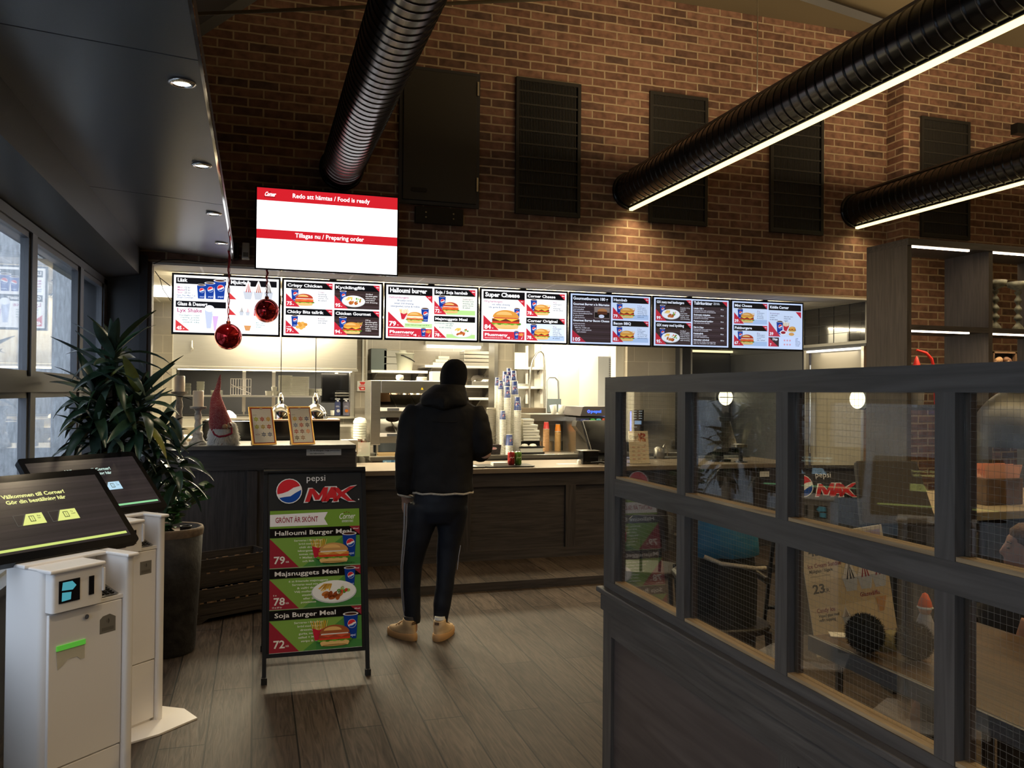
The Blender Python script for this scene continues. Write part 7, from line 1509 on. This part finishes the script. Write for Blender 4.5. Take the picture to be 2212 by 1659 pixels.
# napkins on a wooden block, switch plate and dome lamp
a = atz(2140, 1093, .91); bxp = a.x
t = thing('napkin_block', 'wooden block holding pink paper napkins on the beige condiment counter', 'napkin holder', (bxp+.12, a.y+.11, .91)); k = (a-EYE).dot(fw)/1787
MB().box((-.14, -.1, 0), (.16, .1, .17)).build('block', mat('block_wood', (.12, .075, .045), .7, noise=.4, nscale=12), t, bevel=.006)
nk = MB()
for i in range(7): nk.add([(-.125+.004*i, -.08+.022*i, .17), (.15, -.08+.022*i, .17), (.17, -.085+.022*i, .255-.004*(i % 3)), (-.145, -.085+.022*i, .26-.005*(i % 2))], [(0, 1, 2, 3)])
nk.box((-.12, -.08, .17), (.15, .08, .235)).build('napkins', mat('napkin_pink', (.80, .42, .32), .8), t)
a, b = aty(2084, 938, 6.76), aty(2118, 983, 6.76)
t = thing('switch_plate', 'cream switch plate on the dark brick wall beside the dome lamp', 'switch', (a.x, 6.765, b.z)); w, h = b.x-a.x, a.z-b.z
MB().box((0, -.012, 0), (w, 0, h)).build('plate', mat('cream_plate', (.62, .55, .38), .5), t, bevel=.003); MB().box((w*.36, -.022, h*.3), (w*.62, -.012, h*.7)).build('toggle', M['black'], t)
for z in (.12, .85): MB().box((w*.1, -.013, h*z), (w*.9, -.012, h*(z+.03))).build('printed_line', M['black'], t)
c = aty(2226, 964, 3.6); k = (c-EYE).dot(fw)/1787
t = thing('dome_lamp', 'big dark metal dome pendant lamp seen through the right-hand pane', 'pendant lamp', c); rr = 119*k
pr = [(rr*math.sin(R(q)), rr*1.12*math.cos(R(q))*1.0) for q in range(86, 3, -6)]
MB().lathe([(rr*1.0, 0)]+[(r_, z) for r_, z in pr]+[(.03, rr*1.13)], (0, 0, 0), 40).lathe([(rr*.97, 0)]+[(r_*.96, z*.96) for r_, z in pr]+[(.0, rr*1.07)], (0, 0, 0), 40).build('shade', mat('lamp_iron', (.10, .10, .10), .42, metal=.8, noise=.25, nscale=7), t)
MB().cyl((0, 0, rr*1.12), (0, 0, rr*1.12+.06), .03, n=14).build('cap', M['steel_dark'], t); MB().cyl((0, 0, rr*1.1), (0, 0, ROOF-c.z), .005, n=6).build('cord', M['black'], t)
MB().ball((0, 0, rr*.45), .04, 14, 10).build('bulb', M['lamp_glow'], t); bulb('dome_lamp_light', (c.x, c.y, c.z+.03), 14, (1, .72, .40), .05)

# ---------------------------------------------------------------- dining area behind the glass
def globe_lamp(px, py, Y, rpx, label):
    c = aty(px, py, Y); r_ = rpx*(c-EYE).dot(fw)/1787
    t = thing('globe_lamp', label, 'wall lamp', c, 0, 'round glowing wall lamps')
    MB().lathe([(r_*1.12, 0), (r_*1.12, -.03), (r_, -.04)], (0, 0, 0), 28, axis='Y').build('rim', M['black'], t)
    MB().ball((0, -.03, 0), r_, 24, 14, sy=.45).build('globe', M['lamp_glow'], t)
    MB().tube([(-r_, -.075, 0), (0, -.09, 0), (r_, -.075, 0)], .004, 5).tube([(0, -.075, -r_), (0, -.09, 0), (0, -.075, r_)], .004, 5).build('guard', M['black'], t)
globe_lamp(1564, 858, 9.58, 18, 'round yellow wall lamp with a wire guard seen through the second pane')

c = atx(1852, 862, 5.93); r_ = 21*(c-EYE).dot(fw)/1787
t = thing('globe_lamp', 'round bright wall lamp seen through the third pane', 'wall lamp', c, 0, 'round glowing wall lamps')
MB().ball((0, 0, 0), r_, 24, 14, sx=.5).build('globe', M['lamp_glow'], t); MB().lathe([(r_*1.1, .05), (r_*1.1, .075), (r_*.9, .13)], (0, 0, 0), 28, axis='X').build('rim', M['black'], t)
# things on the counter behind the first pane
a, b = aty(1353, 930, 7.55), aty(1404, 1000, 7.5)
k = (a-EYE).dot(fw)/1787; w, h = 45*k, 71*k
t = thing('table_sign', 'cream dip menu card standing on the counter behind the first pane', 'table sign', (aty(1359, 1000, 7.5).x, 7.48, CT), R(-4))
A_ = Art(w, h, .0005); W, H = w, h; A_.rect(0, 0, W, H, '#efdfbe', 0); A_.rect(W*.04, H*.945, W*.22, H*.985, '#c0483a', 1); A_.text('Dipp!', W*.06, H*.77, H*.10, '#2a2018', 1, w=W*.42)
for i in range(14): A_.ell(W*(.55+.3*math.sin(i*1.7)*.5+.12), H*(.80+.10*math.cos(i*2.3)), W*.08, H*.03, ('#c86a4a', '#e0a878', '#b04a38')[i % 3], 2, rot=i*40)
A_.rect(W*.06, H*.70, W*.4, H*.715, '#b89a70', 1); A_.rect(W*.06, H*.67, W*.35, H*.683, '#b89a70', 1); A_.text('7', W*.78, H*.52, H*.07, '#8a5a3a', 1)
for r_i in range(4):
    for c_ in range(3):
        cc = ('#c86a58', '#8a6a5a', '#d08a70')[(r_i+c_) % 3]; A_.ell(W*(.22+.26*c_), H*(.50-.12*r_i), W*.09, H*.018, cc, 1, 0, 180); A_.rect(W*(.15+.26*c_), H*(.48-.12*r_i), W*(.29+.26*c_), H*(.485-.12*r_i), '#b89a80', 1)
tl = R(-10); MB().box((0, 0, 0), (w, .004, h)).build('card', M['paper'], t, (0, 0, 0), (tl, 0, 0)); A_.build('card_print', M['print'], t, (0, -.001, 0), (tl, 0, 0))
MB().box((0, -.02, 0), (w, .08, .004)).build('card_foot', M['glass_wired'], t)
a, b = aty(1364, 885, 9.1), aty(1391, 932, 9.1)
t = thing('cash_machine', 'black payment machine with a blue glowing edge behind the first pane', 'machine', (a.x, 9.1, b.z-.3)); w, h = b.x-a.x, a.z-b.z
MB().box((0, 0, .906-b.z+.3), (w, .12, h+.3)).build('machine_body', M['black'], t, bevel=.006); MB().box((-.008, -.002, .3), (0, .02, h+.28)).build('light_edge', M['blue_glow'], t)
A_ = Art(w, h); [A_.rect(w*x, h*(.92-.11*i), w*(x+.25), h*(.945-.11*i), '#c8d4d8', 0) for i in range(4) for x in (.15, .58)]; A_.rect(w*.25, h*.33, w*.78, h*.50, '#9ac0ea', 0); A_.rect(w*.2, h*.2, w*.45, h*.22, '#c8d4d8', 0); A_.build('machine_print', printed('machine_leds', .8), t, (0, -.002, .3))
bulb('machine_glow', (a.x-.03, 9.05, b.z+.1), .5, (.1, .25, 1), .02)
t = thing('kettle', 'steel pot with a curved handle behind the dip card', 'kettle', (aty(1410, 985, 8.2).x, 8.05, CT-.0)); MB().lathe([(.05, 0), (.06, .02), (.055, .11), (.02, .13), (0, .13)], (0, 0, 0), 20).build('pot_body', M['steel_dark'], t); MB().tube([(.045, 0, .12), (.07, 0, .16), (.10, 0, .10), (.10, 0, .01)], .006, 8).build('handle', M['steel'], t)
struct('trim_counter_back', MB().box((3.75, 8.02, 0), (5.3, 8.35, CT)), M['steel_dark'])
# card reader stand on the counter behind the second pane
b_ = aty(1600, 1000, 7.45); t = thing('card_reader', 'card reader on a short black stand seen through the second pane', 'card reader', (b_.x, 7.45, CT))
MB().lathe([(.07, 0), (.07, .008), (.02, .015)], (0, 0, 0), 24).cyl((0, 0, .01), (0, .0, .16), .022, n=14).build('stand', M['black'], t); MB().rbox((-.085, -.05, .155), (.055, .06, .185), .02).build('reader', M['steel_dark'], t); MB().box((-.06, -.04, .185), (.02, .04, .188)).build('keys', M['white_plastic'], t)
o = MB().box((0, -.002, 0), (.11, 0, .055)).build('paper_note', M['paper'], None, (aty(1641, 1017, 7.28).x, 7.278, .775)); tag(o, 'small white note stuck on the counter front behind the second pane', 'note')
# second pavement sign and the ice cream poster
a_sign((aty(1758, 1077, 4.35).x-.133, 4.32, -.0), R(-14), 'second black folding sign with the same drink logo, behind the third pane', False, .56)
pb_ = aty(1768, 1420, 3.25); k = (pb_-EYE).dot(fw)/1787
w, h = 182*k, 262*k
t = thing('ice_cream_poster', 'cream ice cream price poster tilted behind the lower third pane', 'poster', (aty(1765, 1420, 3.25).x, 3.25, pb_.z), R(-16))
A_ = Art(w, h, .0006); W, H = w, h; A_.rect(0, 0, W, H, '#ecd9b4', 0); A_.rect(0, H*.80, W, H, '#d8c8ac', 1); A_.rect(0, H*.40, W, H*.62, '#d9c5a0', 1)
A_.text('på mjukglass', W*.05, H*.93, .018, '#20201c', 2, w=W*.2); A_.text('45', W*.08, H*.83, .040, '#2a3038', 2, bold=.03); A_.text('KR', W*.20, H*.83, .018, '#2a3038', 2)
A_.poly([(W*.55, H*.97), (W*.62, H*.82), (W*.95, H*.80), (W*.97, H*.97)], '#b8a4b0', 2); A_.ell(W*.76, H*.90, W*.13, H*.07, '#e2d4dc', 3)
A_.text('Ice Cream Sundae', W*.05, H*.73, .020, '#8a2c38', 2, w=W*.40, bold=.02); A_.text('Mjukglass i bägare', W*.06, H*.69, .015, '#20201c', 2, w=W*.28, bold=.02); A_.rect(W*.06, H*.655, W*.30, H*.662, '#b8a88a', 2)
A_.text('23', W*.07, H*.52, .042, '#1c1c1c', 2, bold=.03); A_.text('KR', W*.19, H*.52, .018, '#1c1c1c', 2)
for x, s_ in ((.53, '#30343c'), (.71, '#a03038'), (.88, '#8a4048')): A_.sundae(W*x, H*.50, H*.26, 3, s_)
A_.text('Glassvåffla', W*.62, H*.44, .020, '#8a2c38', 2, w=W*.24, bold=.02); A_.text('Candy Ice', W*.08, H*.36, .020, '#8a2c38', 2, w=W*.22, bold=.02); A_.text('Vispad glass med', W*.09, H*.32, .014, '#20201c', 2, w=W*.25, bold=.02); A_.text('valfri topping', W*.09, H*.285, .014, '#20201c', 2, w=W*.2, bold=.02)
A_.sundae(W*.42, H*.24, H*.14, 3, '#5a4a48'); A_.poly([(W*.82, H*.3), (W*.88, H*.3), (W*.93, H*.42), (W*.80, H*.42)], '#d8a878', 3); A_.text('20', W*.13, H*.06, .038, '#1c1c1c', 2, bold=.03)
tl = (0, R(-9), 0)
MB().box((0, 0, 0), (w, .006, h)).build('board', M['paper'], t, (0, 0, 0), tl); A_.build('poster_print', M['print'], t, (0, -.001, 0), tl)
MB().box((w*.25, .006, -pb_.z), (w*.32, .03, h*.3)).box((w*.05, .0, -pb_.z), (w*.5, .18, -pb_.z+.02)).build('poster_stand', M['black'], t)
# large black screen back behind the third pane
a, b = aty(1876, 1000, 3.60), aty(2004, 1128, 3.60)
t = thing('order_screen', 'black back of a tilted order screen standing behind the third pane', 'screen', (a.x, 3.60, 0), R(-12)); w = b.x-a.x
MB().add([(-.03, 0, b.z), (w, 0, b.z), (w-.01, .18, a.z), (.03, .18, a.z), (-.03, .04, b.z-.02), (w, .04, b.z-.02), (w-.01, .22, a.z-.02), (.03, .22, a.z-.02)], [(0, 1, 2, 3), (7, 6, 5, 4), (0, 4, 5, 1), (1, 5, 6, 2), (2, 6, 7, 3), (3, 7, 4, 0)]).build('screen_back', mat('screen_back', (.022, .017, .014), .5), t, bevel=.01)
MB().box((w*.5, .10, 0), (w*.8, .22, b.z+.03)).build('pedestal', M['black'], t)
# teal jacket over a chair
M['chair_dark'] = wood('chair_wood', (.012, .009, .008), (.03, .022, .017), 'Z', .4)
def chair(c, rz, label, hgt=.46, cm_=None, round_back=True):
    m = cm_ or M['chair_dark']; t = thing('dining_chair', label, 'chair', c, rz, 'dark dining chairs behind the glass')
    MB().loft([(0, 0, hgt-.035, .21, .20), (0, 0, hgt-.01, .22, .21), (0, 0, hgt, .21, .20)], 28, power=3).build('seat', m, t)
    for x in (-.17, .17):
        for y in (-.16, .16): MB().tube([(x, y, hgt-.03), (x*1.15, y*1.15, 0)], [.018, .013], 10).build('leg', m, t)
    MB().tube([(-.22, -.05, hgt+.20), (-.21, .12, hgt+.22), (-.10, .22, hgt+.24), (.10, .22, hgt+.24), (.21, .12, hgt+.22), (.22, -.05, hgt+.20)], .02, 10).build('arm_rail', m, t)
    for x in (-.17, -.06, .06, .17): MB().tube([(x, .16, hgt), (x*1.05, .21, hgt+.24)], .010, 8).build('spindle', m, t)
    MB().loft([(0, .22, hgt+.22, .14, .02), (0, .23, hgt+.34, .15, .018), (0, .23, hgt+.37, .12, .012)], 20).build('backrest', m, t)
    return t
tj = aty(1582, 1180, 3.55); K2 = (tj-EYE).dot(fw)/1787
chair((tj.x+.05, 3.72, 0), R(-8), 'dark chair under the teal jacket behind the second pane', .46)
t = thing('teal_jacket', 'teal padded jacket with pale fur trim draped over a chair behind the glass', 'jacket', (tj.x, 3.62, 0))
j = MB()
j.loft([(.02, 0, tj.z-.06, .165, .10), (.01, 0, tj.z+.0, .175, .115), (.01, 0, tj.z+.08, .168, .11), (.01, 0, tj.z+.14, .14, .09), (.01, 0, tj.z+.19, .08, .06), (.01, 0, tj.z+.21, .03, .03)], 26)
jo = fused(j, 'padded_shell', mat('teal_fabric', (.02, .15, .27), .5, noise=.15, nscale=6), .012, 4, t, .02)
MB().tube([(-.15, -.06, tj.z-.045), (-.08, -.10, tj.z-.075), (.02, -.11, tj.z-.09), (.12, -.09, tj.z-.11), (.20, -.05, tj.z-.12)], .010, 8).build('fur_trim', pile, t)
MB().loft([(.02, .02, .30, .16, .10), (.02, .02, tj.z-.20, .17, .11), (.02, .02, tj.z-.05, .15, .09)], 24).build('lining', M['black_matt'], t)
# dining table with cloth-dark furniture
TBX, TBY, TBZ = 1.90, 2.50, .75
t = thing('dining_table', 'dining table with a dark edge behind the lower panes, two fur hats on it', 'table', (TBX, TBY, 0))
MB().box((0, -1.9, TBZ-.03), (.72, 0, TBZ)).build('tabletop', wood('table_oak', (.060, .036, .020), (.14, .088, .048), 'Y', .3), t, bevel=.004)
MB().box((-.012, -1.9, TBZ-.055), (-.001, .01, TBZ-.002)).build('edge_rail', M['frame_grey'], t)
for x in (.20, .52):
    for y in (-1.7, -.35): MB().box((x-.03, y-.03, 0), (x+.03, y+.03, TBZ-.03)).build('leg', M['black'], t)
def pompom(c, r_, col_, label):
    mb = MB(); rn = random.Random(int(r_*1e4)); c = Vector(c)
    mb.ball((0, 0, r_), r_*.86, 20, 14)
    for i in range(3500):
        z = rn.uniform(-1, 1); a_ = rn.random()*6.28; q = math.sqrt(1-z*z); d = Vector((q*math.cos(a_), q*math.sin(a_), z)); s_ = d.cross(Vector((.3, .5, .8))).normalized()*.0018
        b = Vector((0, 0, r_))+d*r_*.8; e = Vector((0, 0, r_))+d*r_*rn.uniform(.9, 1.04); e.z = max(e.z, .001); mb.add([b-s_, b+s_, e], [(0, 1, 2)])
    o = mb.build('fur_hat', mat('fur_%d' % int(r_*1e4), col_, .9), None, c); tag(o, label, 'fur hat'); return o
pa = atz(1868, 1412, TBZ); pompom(pa, .068, (.022, .022, .024), 'dark fluffy fur hat on the table in front of the ice cream poster')
pa = atz(1975, 1428, TBZ); pompom(pa, .064, (.05, .035, .022), 'brown fluffy fur hat on the table right of the darker one')
pa = atz(1925, 1398, TBZ); o = MB().loft([(0, 0, 0, .09, .05), (0, 0, .03, .08, .05), (.02, 0, .05, .04, .03)], 18).build('scarf', mat('olive_knit', (.22, .19, .10), .9, bump=.6, bscale=80), None, pa); tag(o, 'folded olive knitted scarf between the two fur hats', 'scarf')
pa = atz(1998, 1378, TBZ); t = thing('santa_doll', 'small grey doll with an orange-red white-edged cap at the pane edge', 'doll', pa)
MB().loft([(0, 0, 0, .030, .025), (0, 0, .05, .033, .028), (0, 0, .085, .018, .018)], 18).build('doll_body', mat('doll_cloth', (.42, .42, .46), .9), t); MB().ball((0, 0, .10), .021, 16, 10).build('doll_head', mat('doll_skin', (.6, .38, .28), .7), t)
MB().lathe([(.024, .108), (.024, .115), (.020, .13), (.009, .155), (0, .16)], (0, 0, 0), 16).build('doll_cap', mat('cap_orange', (.72, .12, .04), .7), t); MB().lathe([(.022, .103), (.028, .108), (.022, .114)], (0, 0, 0), 16).build('cap_brim', M['white_plastic'], t)
pa = atz(1775, 1362, TBZ); o = MB().box((-.055, -.03, .0), (.055, .03, .003)).build('order_pad', M['paper'], None, (pa.x+.04, pa.y-.08, TBZ), (0, 0, R(-30))); tag(o, 'pale order slip lying at the left end of the dining table', 'paper')
o = MB().box((-.06, -.035, 0), (.06, .035, .018)).build('black_folder', M['black'], None, (pa.x+.09, pa.y-.20, TBZ), (0, 0, R(-30))); tag(o, 'black folder in front of the pale order slip on the table', 'folder')
# chairs with cutlery-like white legs and dark chairs further in
chair((2.5, 5.0, 0), R(160), 'dark round-backed chair behind the table, left of the condiment counter')
chair((4.5, 3.45, 0), R(120), 'dark round-backed chair in front of the condiment counter')
t = thing('high_chair', 'dark high chair with two pale legs behind the lower right pane', 'high chair', (aty(2112, 1380, 3.3).x, 3.3, 0), R(10))
hm_ = M['black']; MB().loft([(0, 0, .50, .15, .14), (0, 0, .53, .15, .14)], 20, power=4).build('seat', hm_, t)
for x in (-.14, .14): MB().tube([(x, -.12, .52), (x*1.3, -.18, 0)], .013, 8).tube([(x, .12, .52), (x*1.3, .18, 0)], .013, 8).build('leg', hm_, t)
MB().tube([(-.16, .10, .72), (-.15, -.08, .74), (.15, -.08, .74), (.16, .10, .72)], .014, 8).build('bow', mat('bow_wood', (.30, .18, .08), .4), t); MB().tube([(-.15, .12, .52), (-.16, .12, .88), (.16, .12, .88), (.15, .12, .52)], .016, 8).build('backrest', hm_, t)
for x in (-.05, .055): MB().tube([(x, -.16, .66), (x*1.25, -.17, .53)], .007, 8).build('white_strap', M['white_plastic'], t)
for x in (-.13, .10): MB().box((x, -.13, .78), (x+.045, -.12, .805)).build('white_clip', M['white_plastic'], t)
# seated person at the right edge, face in profile looking left
hp = aty(2208, 1190, 2.55); K3 = (hp-EYE).dot(fw)/1787
t = thing('person', 'seated person at the right edge seen in profile through the glass, brown hair', 'person', (hp.x+.04, 2.55, 0), R(-44))
sk = mat('skin_face', (.46, .25, .18), .6); zc = hp.z
b = MB()
b.loft([(0, 0, zc-.62, .15, .12), (0, 0, zc-.42, .15, .11), (.0, 0, zc-.24, .17, .10), (0, 0, zc-.17, .10, .07), (-.005, 0, zc-.12, .045, .045), (-.01, 0, zc-.07, .055, .05), (-.012, 0, zc-.03, .078, .060), (0, 0, zc+.01, .088, .066), (.005, 0, zc+.05, .085, .066), (.01, 0, zc+.085, .055, .045)], 28)
b.tube([(-.082, 0, zc+.018), (-.100, 0, zc-.018), (-.086, 0, zc-.028)], [.009, .011, .009], 10).ball((-.080, 0, zc-.050), .015, 12, 8, sz=.5).ball((-.078, 0, zc-.062), .014, 12, 8, sz=.45).ball((-.062, 0, zc-.088), .026, 12, 8)
for s_ in (-1, 1):
    b.ball((.01, s_*.064, zc-.01), .022, 12, 8, sy=.4, sz=1.3)
    b.tube([(0, s_*.15, zc-.25), (-.06, s_*.18, zc-.42), (-.22, s_*.12, zc-.44)], [.045, .04, .03], 12)
    b.loft([(-.24, s_*.11, zc-.46, .03, .035), (-.27, s_*.10, zc-.45, .03, .03)], 10)
    for q in range(4): b.tube([(-.26, s_*.08+.016*q, zc-.45), (-.30, s_*.08+.016*q, zc-.455), (-.315, s_*.08+.016*q, zc-.47)], [.008, .0075, .006], 8)
    b.tube([(-.24, s_*.075, zc-.45), (-.275, s_*.06, zc-.44)], [.009, .007], 8)
    b.tube([(0, s_*.08, zc-.60), (-.35, s_*.09, zc-.58), (-.38, s_*.09, .30), (-.38, s_*.09, .05), (-.46, s_*.09, .03)], [.08, .065, .05, .04, .03], 14)
fused(b, 'body', sk, .008, 2, t)
MB().tube([(-.079, -.022, zc+.030), (-.076, -.036, zc+.033), (-.068, -.048, zc+.029)], .003, 6).ball((-.0745, -.030, zc+.008), .009, 10, 8, sz=.5).ball((-.0745, .030, zc+.008), .009, 10, 8, sz=.5).build('eyes', mat('eye_dark', (.05, .03, .02), .3), t)
MB().loft([(.040, 0, zc-.08, .055, .064), (.034, 0, zc-.01, .070, .074), (.016, 0, zc+.035, .088, .076), (.008, 0, zc+.08, .078, .070), (.01, 0, zc+.105, .050, .045), (.01, 0, zc+.112, .01, .01)], 24).build('hair', mat('hair_brown', (.11, .055, .03), .6, bump=.5, bscale=90), t)
MB().loft([(0, 0, zc-.64, .165, .13), (0, 0, zc-.42, .165, .12), (.0, 0, zc-.25, .185, .115), (0, 0, zc-.17, .11, .08), (0, 0, zc-.14, .07, .06)], 28).build('sweater', mat('sweater_dark', (.03, .03, .035), .9), t)
sh_ = zc-.655; o = MB().box((-.17, -.17, sh_-.04), (.17, .17, sh_))
for x in (-.16, .13):
    for y in (-.16, .13): o.box((x, y, 0), (x+.03, y+.03, sh_-.04))
tag(o.build('stool', M['wood_dark'], None, (hp.x+.04, 2.55, 0), (0, 0, R(-44))), 'dark stool carrying the seated person at the right edge', 'stool')
